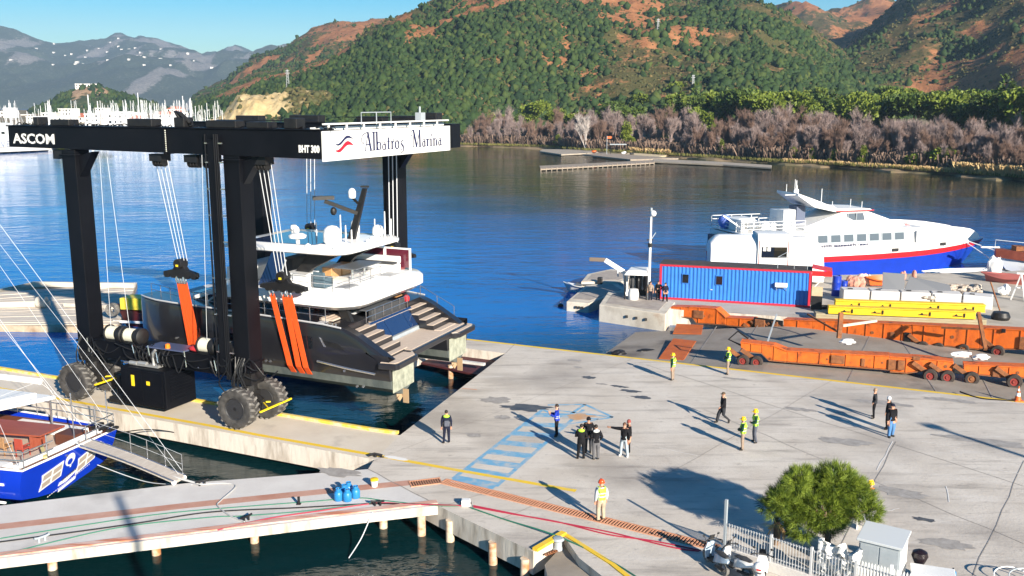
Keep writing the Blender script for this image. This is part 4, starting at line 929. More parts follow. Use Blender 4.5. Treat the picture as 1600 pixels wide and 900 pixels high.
q = MB(); q.bar((-40.6, 43.98, 5.62), (-39.3, 44.0, 6.5), .12); yp(q, "window_trim", M_STEEL, cr)
# saloon: a dark glazed box under the flybridge
q = MB(); q.bx(-38.55, -31.7, 44.05, 51.35, 5.49, 6.11); sal = yp(q, "saloon", M_GLASS)
for u in (-36.4, -34.0):
    q = MB(); q.bx(u, u + .12, 44.0, 44.045, 5.5, 6.1); yp(q, "mullion", M_DARK, sal)
# flybridge deck: thick white slab with rounded corners
def rrect(u0, u1, n0, n1, r, k=5, rf=None):
    P = []; rf = rf or r
    for cx, cy, a, rr in ((u1 - r, n0 + r, -90, r), (u1 - r, n1 - r, 0, r), (u0 + rf, n1 - rf, 90, rf), (u0 + rf, n0 + rf, 180, rf)):
        P += [(cx + rr * math.cos(R(a + 90 * i / k)), cy + rr * math.sin(R(a + 90 * i / k))) for i in range(k + 1)]
    return P
def sslab(rings):
    q = MB(); q.loft([[(a, b, z) for a, b in P] for P, z in rings]); return q
P0 = rrect(-39.6, -29.8, 43.5, 52.2, 1.5); P1 = rrect(-39.9, -29.45, 42.95, 52.9, 1.8); P2 = rrect(-39.7, -29.65, 43.1, 52.7, 1.7)
fly = yp(sslab([(P0, 6.12), (P1, 6.40), (P1, 6.86), (P2, 7.06)]), "flybridge_deck", M_GEL, smooth=True, angle=50)
for a, b in ((-31.9, 45.0), (-31.6, 49.4)):
    q = MB(); q.bx(a, a + 1.0, b, b + 1.3, 7.063, 7.085); q.bx(a + .06, a + .94, b + .06, b + 1.24, 7.087, 7.10); yp(q, "deck_hatch", mat("hatch_grey", (0.35, 0.36, 0.38), rough=.4), fly)
q = MB(); q.bx(-39.2, -37.5, 44.3, 51.4, 7.063, 7.9); yp(q, "helm_console", M_GEL, fly, bevel=.1)
q = MB(); q.extr([(-35.3, 9.1), (-34.6, 9.1), (-34.4, 8.6), (-35.2, 7.1), (-36.4, 7.1)], 'y', 43.72, 43.86); yp(q, "side_screen", M_GLASSB, fly)
q = MB(); q.bar((-34.4, 43.8, 8.7), (-35.2, 43.8, 7.1), .12); yp(q, "screen_frame", M_GREY, fly)
for k in range(6):
    q = MB(); q.bx(-35.0 + .06 * k, -33.1 - .02 * k, 43.72 + .07 * k, 43.95 + .07 * k, 7.063 + .14 * k, 7.19 + .14 * k); yp(q, "louvre", M_GEL, fly, bevel=.015)
q = MB(); q.bx(-34.9, -33.3, 44.35, 45.6, 7.063, 7.85); yp(q, "bar_unit", M_GEL, fly, bevel=.05)
q = MB(); q.bx(-33.0, -32.2, 44.6, 45.4, 7.063, 7.65); q.bx(-33.0, -32.2, 44.45, 44.6, 7.07, 8.0); yp(q, "armchair", mat("teal_grey_seat", (0.06, 0.10, 0.13), rough=.8), fly, bevel=.06)
q = MB(); q.bx(-36.6, -35.7, 46.2, 48.3, 7.063, 8.3); yp(q, "helm_seat", M_CUSH, fly, bevel=.1)
M_TK2 = mat("varnished_teak", (0.42, 0.22, 0.09), (0.5, 0.28, 0.12), rough=.4, scale=4)
for u0, n0 in ((-34.2, 47.2), (-34.2, 48.4)):
    q = MB(); q.bx(u0, u0 + .7, n0, n0 + 1.1, 7.063, 7.75); yp(q, "wooden_locker", M_TK2, fly, bevel=.03)
q = MB(); q.bx(-33.2, -31.6, 47.0, 50.0, 7.78, 7.84); tb = yp(q, "fly_table", M_TABLE, fly)
q = MB(); q.cyl((-32.4, 47.8, 7.06), (-32.4, 47.8, 7.78), .09); yp(q, "table_post", M_STEEL, fly)
q = MB(); q.cyl((-32.4, 49.2, 7.06), (-32.4, 49.2, 7.78), .09); yp(q, "table_post", M_STEEL, fly)
q = MB(); q.bx(-35.3, -31.2, 50.9, 51.8, 7.063, 7.5); q.bx(-35.3, -31.2, 51.55, 51.85, 7.5, 7.95); yp(q, "sofa", M_GEL, fly, bevel=.08)
q = MB(); q.bx(-35.2, -31.3, 50.95, 51.5, 7.505, 7.62); yp(q, "sofa_cushion", M_CUSH, fly, bevel=.04)
M_REDG = mat("dark_red_screen", (0.10, 0.015, 0.03), rough=.1, coat=.3)
for u0 in (-34.3, -32.4):
    q = MB(); q.bx(u0, u0 + 1.7, 52.0, 52.06, 7.2, 8.35); yp(q, "wind_screen", M_REDG, fly)
    q = MB()
    for a, b, c, d in ((u0 - .1, u0, 7.06, 8.45), (u0 + 1.7, u0 + 1.8, 7.06, 8.45), (u0, u0 + 1.7, 8.35, 8.45)): q.bx(a, b, 51.97, 52.09, c, d)
    yp(q, "screen_frame", M_GEL, fly)
def rail(pts, h, name, parent, nm=2, r=.022, step=1.1):
    q = MB(); P = [Vector(p) for p in pts]
    for j in range(1, nm + 1): q.tube([p + Vector((0, 0, h * j / nm)) for p in P], r, 5)
    for a, b in zip(P, P[1:]):
        k = max(1, round((b - a).length / step))
        for i in range(k + 1): c = a.lerp(b, i / k); q.tube([c, c + Vector((0, 0, h))], r, 5)
    return yp(q, name, M_STEEL, parent)
rail([(-34.0, 43.9, 7.06), (-31.3, 43.9, 7.06), (-30.6, 44.6, 7.06), (-30.6, 48.2, 7.06)], .85, "guard_rail", fly)
rail([(-41.8, 43.05, 5.6), (-31.2, 42.95, 5.45)], .85, "guard_rail", hn)
rail([(-44.9, 43.9, 5.75), (-41.8, 43.05, 5.7)], .75, "guard_rail", hn)
rail([(-44.9, 51.5, 5.75), (-41.8, 52.35, 5.7), (-31.2, 52.5, 5.45)], .85, "guard_rail", hf)
rail([(-30.2, 52.5, 5.1), (-27.8, 52.6, 3.95)], .9, "stair_rail", hf, 1)
rail([(-29.9, 45.2, 5.05), (-29.9, 50.2, 5.05)], .75, "transom_rail", None, 2)
for u in (-31.0, -30.7, -30.45): 
    q = MB(); q.cyl((u, 42.85, 5.3), (u, 42.85, 5.55), .04, n=6); yp(q, "cleat_post", M_STEEL, hn)
# hardtop
H0 = rrect(-38.6, -30.6, 43.9, 50.6, 1.1); H1 = rrect(-39.0, -30.3, 43.5, 51.0, 1.3, rf=.7); H2 = rrect(-38.8, -30.5, 43.7, 50.8, 1.2, rf=.6)
ht = yp(sslab([(H0, 9.10), (H1, 9.22), (H1, 9.34), (H2, 9.44)]), "hardtop", M_GEL, smooth=True, angle=50)
q = MB(); q.prism(rrect(-38.0, -33.2, 44.9, 49.6, .4), 9.445, 9.475); yp(q, "skylight", M_GLASSB, ht)
q = MB(); q.bx(-35.2, -32.6, 47.0, 47.5, 9.0, 9.095); yp(q, "roof_light_bar", M_DARK, ht)
for u, n in ((-37.6, 44.4), (-37.6, 50.2)):
    q = MB(); q.bar((u, n, 7.1), (u - .2, n, 9.12), .14); yp(q, "hardtop_post", M_DARK, ht)
for n in (44.9, 49.6):
    q = MB(); q.extr([(-33.4, 9.1), (-31.2, 9.1), (-33.3, 8.1), (-34.4, 7.07), (-35.2, 7.07)], 'y', n, n + .35); yp(q, "hardtop_arch", M_DARK, ht)
def dome(u, n, z, r, h, name="radome"):
    q = MB(); q.lathe([(r * .75, 0), (r, h * .18), (r, h * .55), (r * .85, h * .8), (r * .5, h * .95), (.02, h)], 16, (u, n, z)); return yp(q, name, M_GEL, ht, smooth=True, angle=60)
dome(-32.5, 45.9, 9.44, .55, 1.1); dome(-31.8, 50.0, 9.44, .36, .7); dome(-33.4, 49.9, 9.44, .3, .95); dome(-37.2, 48.9, 9.44, .2, .45); dome(-38.4, 50.3, 9.44, .22, .35)
q = MB(); q.lathe([(.12, 0), (.12, .3), (.5, .36), (.55, .5), (.35, .62), (.02, .64)], 16, (-34.4, 45.1, 9.44)); yp(q, "radome", M_GEL, ht, smooth=True)
for u, n, h in ((-32.2, 46.9, 1.0), (-33.0, 47.6, 1.5), (-31.6, 46.6, .8), (-31.0, 49.5, 1.6), (-30.9, 50.1, 1.1), (-32.2, 50.3, 1.0), (-36.0, 49.4, .7)):
    q = MB(); q.cyl((u, n, 9.44), (u, n, 9.44 + h), .05, .035, n=6); yp(q, "antenna", M_GEL, ht)
for u, n in ((-33.2, 44.4), (-31.2, 44.2), (-31.0, 47.5), (-31.4, 48.6)):
    q = MB(); q.lathe([(.16, 0), (.16, .12), (.02, .2)], 10, (u, n, 9.445)); yp(q, "nav_light", M_GEL, ht)
q = MB(); q.loft([[(-32.6 + a * .24, 48.2 + b * .13, 9.44) for a, b in ((-1, -1), (1, -1), (1, 1), (-1, 1))], [(-31.75 + a * .14, 48.5 + b * .09, 12.5) for a, b in ((-1, -1), (1, -1), (1, 1), (-1, 1))]])
q.bar((-32.2, 48.3, 11.0), (-33.9, 47.3, 11.75), .2, .22); q.box((-33.9, 47.2, 11.95), (1.3, .3, .22), rz=.7); q.box((-31.75, 48.5, 12.6), (.5, .2, .12), rz=.4); q.ball((-33.4, 47.5, 11.15), (.2, .2, .25))
q.bar((-32.15, 48.3, 11.6), (-32.5, 48.3, 11.9), .12)
mast = yp(q, "radar_mast", M_DARK, ht)
q = MB(); q.lathe([(.2, 0), (.24, .1), (.24, .4), (.15, .55), (.02, .6)], 12, (-32.55, 48.3, 11.9)); yp(q, "mast_dome", M_GEL, ht, smooth=True)
# cockpit under the overhang
for u, n in ((-30.4, 44.3), (-30.6, 51.2)):
    q = MB(); q.loft([[(u + a * .35, n + b * .15, 5.0) for a, b in ((-1, -1), (1, -1), (1, 1), (-1, 1))], [(u - .5 + a * .3, n + b * .15, 6.11) for a, b in ((-1, -1), (1, -1), (1, 1), (-1, 1))]]); yp(q, "aft_pillar", M_DARK)
q = MB(); q.bx(-31.65, -30.3, 46.0, 49.0, 5.6, 5.66); q.cyl((-31.0, 47.5, 5.02), (-31.0, 47.5, 5.6), .12); yp(q, "cockpit_table", M_TABLE)
q = MB(); q.bx(-30.25, -29.95, 46.0, 50.0, 5.025, 5.7); yp(q, "cockpit_sofa", M_CUSH, bevel=.06)
for k in range(5):
    q = MB(); q.bx(-31.6 + .28 * k, -31.3 + .28 * k, 50.3, 51.3, 6.03 - .22 * k, 6.08 - .22 * k); yp(q, "inner_stair_tread", M_TK2)
for k in range(3):
    q = MB(); q.bx(-31.9 + .3 * k, -31.6 + .3 * k, 43.4, 44.6, 5.49, 5.62 - .0 * k - .02 * k); yp(q, "side_step", M_TEAK)
# transom garage door: three dark blue panels, and the lowered platform
for n0, n1 in ((45.3, 46.6), (46.65, 48.9), (48.95, 50.2)):
    q = MB(); q.loft([[(-29.75, n0, 5.1), (-29.75, n1, 5.1), (-29.05, n1, 4.1), (-29.05, n0, 4.1)], [(-29.7, n0, 5.14), (-29.7, n1, 5.14), (-28.98, n1, 4.13), (-28.98, n0, 4.13)]]); yp(q, "garage_panel", M_GLASSB)
q = MB(); q.bar((-29.78, 45.22, 5.15), (-28.95, 45.22, 4.05), .08); yp(q, "panel_edge", M_STEEL)
q = MB(); q.bx(-29.3, -28.9, 45.25, 50.2, 3.85, 4.08); yp(q, "platform_hinge", M_GREY)
q = MB(); q.prism(rrect(-28.95, -26.75, 45.0, 52.6, .35), 3.50, 3.84); tp = yp(q, "tender_platform", M_HULLY, bevel=.05)
for k in range(15):
    q = MB(); q.bx(-28.85, -26.95, 45.15 + k * .485, 45.15 + k * .485 + .475, 3.845, 3.875); yp(q, "plank", M_TEAK, tp)
M_COVR = mat("red_strap", (0.5, 0.02, 0.03), rough=.7)
q = MB(); q.ball((-30.2, 50.6, 5.5), (.2, .3, .25)); yp(q, "life_ring", M_COVR, smooth=True)
# ================================================================== the yard across the slipway
# blue container cabin
A = at(1030, 467); B_ = at(1265, 481); dv = B_ - A; CL = dv.length; ca = math.atan2(dv.y, dv.x)
cont = thing("shipping_container", "blue corrugated container cabin with red frame and dark roof in the yard", "container", A, ca)
CHT = 3.2; px2x = lambda px: (px - 1030) / 235.0 * CL
q = MB(); prof = []; x = .18; k = 0
per = (CL - .36) / 38
while x < CL - .18 - 1e-6:
    prof += [(x, .06), (x + per * .32, .06), (x + per * .5, .0), (x + per * .82, .0)]; x += per
prof.append((CL - .18, .06)); back = [(CL - .18, .1), (.18, .1)]
q.prism(prof + back, .2, CHT - .16); q.build("corrugated_side", M_CBLUE, cont)
q = MB(); q.bx(.1, CL - .1, .11, 2.5, .15, CHT - .2); q.build("body", M_CBLUE, cont)
M_CRED = mat("container_red_frame", (0.55, 0.02, 0.05), (0.42, 0.02, 0.04), rough=.5, scale=2)
q = MB()
q.bx(-.02, .18, -.03, .15, 0, CHT); q.build("corner_post", M_CRED, cont)
q = MB(); q.bx(CL - .18, CL + .02, -.03, .15, 0, CHT); q.build("corner_post", M_CRED, cont)
q = MB(); q.bx(.181, CL - .181, -.025, .13, 0.02, .2); q.build("frame_rail", M_CRED, cont)
q = MB(); q.bx(.181, CL - .181, -.025, .13, CHT - .155, CHT); q.build("frame_rail", M_CRED, cont)
q = MB(); q.bx(-.05, CL + .05, .135, 2.55, CHT - .05, CHT + .06); q.build("roof", mat("container_roof_felt", (0.035, 0.03, 0.03), (0.07, 0.055, 0.05), rough=.85, scale=1.5), cont)
for px, w in ((1071.5, .55), (1125, .55)):
    xx = px2x(px); q = MB(); q.bx(xx - w / 2 - .06, xx + w / 2 + .06, -.04, .05, 1.55, 2.45); wf = q.build("window", M_CBLUE, cont, bevel=.01)
    q = MB(); q.bx(xx - w / 2, xx + w / 2, -.055, -.042, 1.62, 2.38); q.build("pane", M_GLASS, wf)
xx = px2x(1221); q = MB(); q.bx(xx - .55, xx + .5, -.35, -.03, 1.75, 2.1); ac = q.build("air_conditioner", M_WHITE, cont, bevel=.03)
q = MB(); q.bar((xx - .4, -.25, 1.7), (xx - .4, -.02, 1.4), .05); q.bar((xx + .4, -.25, 1.7), (xx + .4, -.02, 1.4), .05); q.bar((xx - .45, -.25, 1.7), (xx + .45, -.25, 1.7), .05); q.build("bracket", M_GREY, ac)
q = MB(); q.lathe([(.02, 0), (.12, .02), (.12, .05)], 10, (px2x(1113), -.03, 1.1)); q.build("vent_cap", M_WHITE, cont)
# red awning and open end beyond the container
q = MB(); q.add([(CL + .03, .2, CHT + .25), (CL + 1.7, .2, CHT - .02), (CL + 1.7, 2.3, CHT - .02), (CL + .03, 2.3, CHT + .25), (CL + .03, .2, CHT + .31), (CL + 1.7, .2, CHT + .04), (CL + 1.7, 2.3, CHT + .04), (CL + .03, 2.3, CHT + .31)], [(3, 2, 1, 0), (4, 5, 6, 7), (0, 1, 5, 4), (1, 2, 6, 5), (2, 3, 7, 6), (3, 0, 4, 7)])
aw = q.build("awning", M_RED, cont); q = MB(); q.bx(CL + .03, CL + 1.7, .12, .2, CHT - .4, CHT + .05); q.build("awning_valance", M_RED, aw)
q = MB(); q.bar((CL + .1, .25, 1.6), (CL + 1.4, .25, CHT - .1), .07); q.build("awning_brace", M_WHITE, aw)
q = MB(); q.bx(CL + .03, CL + .09, .4, 2.2, .2, 2.6); q.build("end_door", M_DARK, cont)
# pale board and drums by the end
t = thing("plywood_board", "pale plywood board leaning beside the blue container's open end", "board", at(1276, 487), ca)
q = MB(); q.bx(-.5, .4, .3, .36, 0, 2.1); q.build("board_face", mat("plywood", (0.48, 0.36, 0.22), (0.56, 0.44, 0.29), rough=.8), t)
q = MB(); q.bx(-.5, .4, .24, .299, 0.1, 1.3); q.build("dark_insert", M_DARK, t)
def drum(name, p, label, r, h, m, grp=None):
    t = thing(name, label, "barrel", p, 0, grp)
    q = MB(); q.lathe([(.02, 0), (r, 0), (r, h * .3), (r * 1.04, h * .33), (r, h * .36), (r, h * .64), (r * 1.04, h * .67), (r, h * .7), (r, h), (r * .9, h - .02), (.02, h - .03)], 18); q.build("body", m, t, smooth=True, angle=35)
    q = MB(); q.lathe([(.02, .0), (.07, 0), (.07, .05), (.02, .06)], 8, (r * .5, 0, h - .02)); q.build("bung", M_DARK, t)
    return t
drum("oil_drum", at(1306, 462), "tall blue drum standing behind the concrete blocks beside the awning", .42, 1.9, M_BLUE)
drum("oil_drum", at(1318, 458), "second blue drum half hidden behind the tall drum", .35, 1.2, M_BLUE)
t = thing("rope_coil", "dark rope coil lying on the ground at the container end", "rope", at(1285, 482))
for k in range(4):
    q = MB(); q.tube([(.55 * math.cos(a) * (1 + .06 * k), .4 * math.sin(a), .04 + .06 * k) for a in np.linspace(0, 6.28, 18)], .035, 5); q.build("rope_turn", M_HOSE, t)
# white rounded cabin moulding behind the container
ya = 93.0; L0 = at_depth(1113, 405, ya); sx = ya / 1528.0
cab_ = thing("cabin_moulding", "white rounded wheelhouse moulding with a square window standing behind the blue container", "cabin", (L0.x, ya, 0), R(-4))
def barrel(x0, x1, h, w, r):
    P = [(0, .3)] + [(r - r * math.cos(R(a)), h - r + r * math.sin(R(a))) for a in range(0, 91, 15)] + [(w - r + r * math.sin(R(a)), h - r + r * math.cos(R(a))) for a in range(0, 91, 15)] + [(w, .3)]
    q = MB(); q.extr(P, 'x', x0, x1); return q
wpx = lambda px: (px - 1113) * sx
q = MB(); P = [[(x, y, z) for y, z in [(0, .3)] + [(r - r * math.cos(R(a)), 4.75 * s - r + r * math.sin(R(a))) for a in range(0, 91, 15)] + [(3 - r + r * math.sin(R(a)), 4.75 * s - r + r * math.cos(R(a))) for a in range(0, 91, 15)] + [(3, .3)]] for x, s, r in ((-.15, .86, 1.0), (.35, .97, 1.2), (.8, 1.0, 1.3), (wpx(1184), 1.0, 1.3))]
q.loft(P); q.build("barrel_roof", M_GEL, cab_, smooth=True, angle=40)
q = MB(); q.extr([(.9, 2.1), (1.9, 3.2), (3.6, 3.1), (4.3, 2.0), (4.3, .6), (.9, .6)], 'y', -.03, .0); q.build("side_panel", mat("pale_blue_panel", (0.50, 0.56, 0.63), rough=.4), cab_)
for x in (1.6, 2.4, 3.4):
    q = MB(); q.bx(x, x + .04, -.045, -.031, .7, 2.6); q.build("seam", M_GREY, cab_)
q = barrel(wpx(1184) + .01, wpx(1234), 5.0, 3.3, .45); wb = q.build("wheelhouse", M_WHITE, cab_, smooth=True, angle=40); wb.location = (0, -.2, 0)
q = MB(); q.bx(wpx(1190), wpx(1230), -.23, -.19, 2.7, 3.75); wd = q.build("window", M_GLASS, cab_)
for x0, x1 in ((wpx(1192), wpx(1197)), (wpx(1199), wpx(1204))):
    q = MB(); q.bx(x0, x1, -.245, -.232, 3.35, 3.7); q.build("notice", M_WHITE, wd)
for x in (wpx(1186), wpx(1232)):
    q = MB(); q.bx(x - .03, x + .03, -.225, -.201, .5, 4.4); q.build("red_trim", M_RED, cab_)
q = MB(); rr = 3.0
P = []
for x, s in ((wpx(1234.5), 1.0), (wpx(1262), 1.0), (wpx(1275), .97), (wpx(1284), .87), (wpx(1289), .70), (wpx(1291), .45)):
    P.append([(x, y, z) for y, z in [(0, .3)] + [(.8 - .8 * math.cos(R(a)), 4.6 * s - .8 + .8 * math.sin(R(a))) for a in range(0, 91, 15)] + [(2.2 + .8 * math.sin(R(a)), 4.6 * s - .8 + .8 * math.cos(R(a))) for a in range(0, 91, 15)] + [(3, .3)]])
q.loft(P); q.build("rounded_end", M_GEL, cab_, smooth=True, angle=40)
t = thing("grey_handrail", "thin grey stair handrail standing on the container roof's right end", "railing", A + Vector((math.cos(ca), math.sin(ca), 0)) * (CL - 1.4) + Vector((0, .6, CHT + .06)), ca)
q = MB(); q.tube([(-1.3, 0, 0), (-1.3, 0, 1.0), (.2, 0, 1.9), (1.2, 0, 1.9), (1.2, 0, 0)], .03, 5); q.build("rail_bend", M_GREY, t); q = MB(); q.tube([(.1, 0, 0), (.1, 0, 1.0), (-1.3, 0, 1.0)], .025, 5); q.build("rail_post", M_GREY, t); q = MB(); q.tube([(.1, 0, 1.0), (1.2, 0, 1.0)], .025, 5); q.build("rail_bar", M_GREY, t)

# ------------------------------------------------------------------ ferry
FP = at(1300, 432, -1.4) + Vector((1.35, .4, 0)); fa = R(16)
fer = thing("passenger_ferry", "white passenger ferry with red stripe and blue hull moored beyond the yard", "ferry", FP, fa); fer['_off'] = (0, 0, 1.4)
def fpart(q, n, m, parent=None, **k):
    o = q.build(n, m, parent or fer, **k)
    if parent is None: o.location = (0, 0, 1.4)
    return o
W = 7.6
def fring(x, zs, flare=0.0):
    """half-breadth stations"""
    t = max(0, (x - 8) / 14.0); hb = (W / 2) * (1 - t ** 2.2); hb = max(hb, .05); return hb
def fhull(name, m, z0f, z1f, xs, rake=True, cap=True, infl=0.0):
    q = MB(); rings = []
    for x in xs:
        z0, z1 = z0f(x), z1f(x); hb = fring(x, 0) + infl
        xr0 = x - (max(0, x - 8) / 13.0) * (1.4 - z0) * 1.15 * .8; xr1 = x - (max(0, x - 8) / 13.0) * (1.4 - z1) * .92
        n0 = 1 - .12 * (1.5 - z0) / 3
        rings.append([(xr0, W / 2 - hb * n0, z0), (xr1, W / 2 - hb, z1), (xr1, W / 2 + hb, z1), (xr0, W / 2 + hb * n0, z0)])
    q.loft(rings); return fpart(q, name, m)
xs = [-13, -11, -8, -4, 0, 4, 8, 11, 14, 16.5, 18.5, 20, 21, 21.6]
sh = lambda x: .22 + max(0, x - 2) ** 1.6 * .0058
fhull("hull_bottom", M_BLUE, lambda x: -2.0, lambda x: sh(x), xs)
fhull("red_stripe", M_RED, lambda x: sh(x) + .002, lambda x: sh(x) + .62, xs, infl=.03)
fhull("hull_side", M_WHITE, lambda x: sh(x) + .624, lambda x: max(float(np.interp(x, [-15, 10, 16, 21.6], [1.75, 1.95, 1.9, 1.6])), sh(x) + .66), xs, infl=.0)
# bow bulwark: a thin shell rising round an open foredeck
q = MB(); outer, inner = [], []
bx_ = [9.5, 11, 12.5, 14, 15.5, 17, 18.3, 19.3, 20.1, 20.6]
zt = lambda x: np.interp(x, [9.5, 11, 13, 16, 18.5, 20.2, 20.6], [3.3, 3.7, 3.65, 3.4, 2.95, 2.3, 2.0])
zb = lambda x: float(np.interp(x, [-15, 10, 16, 21.6], [1.75, 1.95, 1.9, 1.6])) - .05
st = []
for sgn in (1, -1):
    seq = bx_ if sgn == 1 else bx_[::-1]
    for x in seq: st.append((x, sgn, fring(x, 0)))
rings = []
for x, sgn, hb in st: rings.append([(x, W / 2 - sgn * hb, zb(x) + .005), (x, W / 2 - sgn * hb, float(zt(x))), (x - .1, W / 2 - sgn * max(hb - .14, .0), float(zt(x))), (x - .1, W / 2 - sgn * max(hb - .14, 0), zb(x) + .005)])
q.loft(rings); fpart(q, "bulwark", M_WHITE)
q = MB(); q.prism([(9.5, W / 2 - 3.3), (12.5, W / 2 - 3.1), (15.5, W / 2 - 2.4), (18, W / 2 - 1.3), (19.5, W / 2 - .3), (19.5, W / 2 + .3), (18, W / 2 + 1.3), (15.5, W / 2 + 2.4), (12.5, W / 2 + 3.1), (9.5, W / 2 + 3.3)], 2.2, 2.32); fpart(q, "foredeck", mat("foredeck_grey", (0.42, 0.44, 0.46), rough=.7))
# main saloon with a window band
sal_ = MB(); sal_.loft([[(-12.8, .25, 1.76), (-12.8, W - .25, 1.76), (-12.8, W - .4, 3.5), (-12.8, .4, 3.5)], [(8.5, .22, 1.9), (8.5, W - .22, 1.9), (8.5, W - .5, 3.65), (8.5, .5, 3.65)], [(13.9, 1.1, 2.05), (13.9, W - 1.1, 2.05), (11.6, W - 1.4, 3.5), (11.6, 1.4, 3.5)]]); sal_ = fpart(sal_, "saloon", M_WHITE)
M_FWIN = mat("ferry_window_glass", (0.10, 0.115, 0.13), rough=.12, spec=.8)
for k in range(9):
    x0 = -3.4 + k * 1.65
    yy = .24 + .0 * k if x0 < 7.5 else .24 + (x0 - 7.5) * .17
    q = MB(); q.add([(x0, yy - .05, 2.28), (x0 + 1.42, yy - .05 + (.2 if x0 > 7.5 else 0), 2.28), (x0 + 1.42, yy + .09 + (.2 if x0 > 7.5 else 0), 3.28), (x0, yy + .09, 3.28), (x0, yy + .2, 2.28), (x0 + 1.42, yy + .4, 2.28), (x0 + 1.42, yy + .4, 3.28), (x0, yy + .3, 3.28)], [(0, 1, 2, 3), (7, 6, 5, 4), (0, 4, 5, 1), (1, 5, 6, 2), (2, 6, 7, 3), (3, 7, 4, 0)])
    wf = q.build("window", M_GREY, sal_)
    q = MB(); q.add([(x0 + .12, yy - .06, 2.40), (x0 + 1.3, yy - .06 + (.17 if x0 > 7.5 else 0), 2.40), (x0 + 1.3, yy + .06 + (.17 if x0 > 7.5 else 0), 3.16), (x0 + .12, yy + .06, 3.16)], [(0, 1, 2, 3)]); q.build("pane", M_FWIN, wf)
for y0, y1 in ((1.5, 2.5), (2.7, 3.8), (4.0, 5.0), (5.2, 6.1)):
    q = MB(); q.add([(13.62, y0, 2.3), (13.62, y1, 2.3), (11.85, y1, 3.4), (11.85, y0, 3.4)], [(0, 1, 2, 3)]); q.build("front_window", M_GLASSB, sal_)
q = MB(); q.add([(12.3, 1.0, 2.35), (13.4, 1.12, 2.35), (12.2, 1.32, 3.3), (11.6, 1.25, 3.3)], [(0, 1, 2, 3)]); q.build("quarter_window", M_FWIN, sal_)
o = text_obj("YEŞİL MARMARİS LINES", "lettering", M_NAVY, sal_, frame_M((-2.9, .17, 1.82), (1, 0, 0), (0, 0.0, 1)), .42, .01, .012, sx=1.35)
# upper deck, wheelhouse, arch
q = MB(); q.bx(-12.9, 8.6, .1, W - .1, 3.665, 3.78); fpart(q, "upper_deck", M_WHITE)
q = MB(); q.loft([[(-4.6, .9, 3.785), (-4.6, W - .9, 3.785), (-4.6, W - 1.2, 4.0), (-4.6, 1.2, 4.0)], [(.8, 1.0, 3.785), (.8, W - 1.0, 3.785), (.6, W - 1.5, 5.6), (.6, 1.5, 5.6)], [(4.6, 1.2, 3.785), (4.6, W - 1.2, 3.785), (3.6, W - 1.6, 5.6), (3.6, 1.6, 5.6)], [(9.0, 1.6, 3.785), (9.0, W - 1.6, 3.785), (7.3, W - 2, 4.4), (7.3, 2, 4.4)]])
wh = fpart(q, "wheelhouse", M_WHITE)
q = MB(); q.add([(1.0, 1.28, 4.6), (3.3, 1.28, 4.6), (3.1, 1.42, 5.4), (1.0, 1.42, 5.4)], [(0, 1, 2, 3)]); q.build("side_window", M_FWIN, wh)
q = MB(); q.bx(1.0, 1.06, 1.24, 1.3, 4.55, 5.45); q.bx(2.1, 2.16, 1.24, 1.3, 4.55, 5.45); q.build("window_frame", M_GREY, wh, kind='stuff')
for k, (y0, y1) in enumerate(((1.8, 3.1), (3.2, 4.4), (4.5, 5.8))):
    q = MB(); q.add([(5.15, y0, 4.95), (5.15, y1, 4.95), (4.0, y1, 5.52), (4.0, y0, 5.52)], [(0, 1, 2, 3)]); q.build("wind_screen", M_GLASSB, wh)
q = MB(); q.add([(3.75, 1.5, 4.85), (5.0, 1.62, 4.85), (3.95, 1.66, 5.45), (3.75, 1.6, 5.45)], [(0, 1, 2, 3)]); q.build("quarter_window", M_GLASSB, wh)
q = MB(); q.loft([[(-5.2, 1.6, 7.5), (-5.2, W - 1.6, 7.5), (-5.2, W - 1.6, 7.75), (-5.2, 1.6, 7.75)], [(-3.2, 1.4, 6.2), (-3.2, W - 1.4, 6.2), (-2.8, W - 1.4, 6.9), (-2.8, 1.4, 6.9)], [(-.6, 1.2, 5.62), (-.6, W - 1.2, 5.62), (-.4, W - 1.2, 6.0), (-.4, 1.2, 6.0)], [(4.4, 1.5, 5.62), (4.4, W - 1.5, 5.62), (4.2, W - 1.7, 5.8), (4.2, 1.7, 5.8)]])
rf = fpart(q, "roof_wing", M_WHITE, smooth=True, angle=50)
q = MB(); q.bx(-.6, 4.3, 1.16, 1.25, 5.64, 5.74); q.build("red_line", M_RED, rf)
q = MB(); q.lathe([(.25, 0), (.3, .25), (.2, .5), (.02, .55)], 10, (-4.1, 3.8, 7.55)); q.cyl((-4.1, 3.8, 8.05), (-4.1, 3.8, 9.0), .05); q.build("radar_post", M_WHITE, rf)
for x, y, h in ((-5.0, 2.2, 1.0), (-4.8, 3.0, 1.6), (-4.6, 5.0, .9), (4.0, 3.0, .8), (3.2, 4.0, 1.0), (1.5, 5, .7)):
    z0 = 7.6 if x < 0 else 5.7; q = MB(); q.cyl((x, y, z0), (x, y, z0 + h), .035, n=5); q.build("antenna", M_WHITE, rf)
q = MB(); q.tube([(-3.0, 3.8, 6.8), (1.0, 3.8, 5.9)], .05, 5); q.tube([(-.8, 3.8, 6.2), (-.8, 3.8, 8.0)], .04, 5); q.build("mast_stay", M_WHITE, rf)
q = MB(); q.bx(-6.6, -5.0, 2.0, 2.15, 7.55, 7.62); q.build("aerial_bar", M_WHITE, rf)
q = MB(); q.bx(-4.4, -3.3, 3.0, 4.6, 3.79, 6.2); q.build("mast_post", mat("dark_blue_grey", (0.08, 0.10, 0.16), rough=.5), wh)  # dark blue-grey post under the roof wing
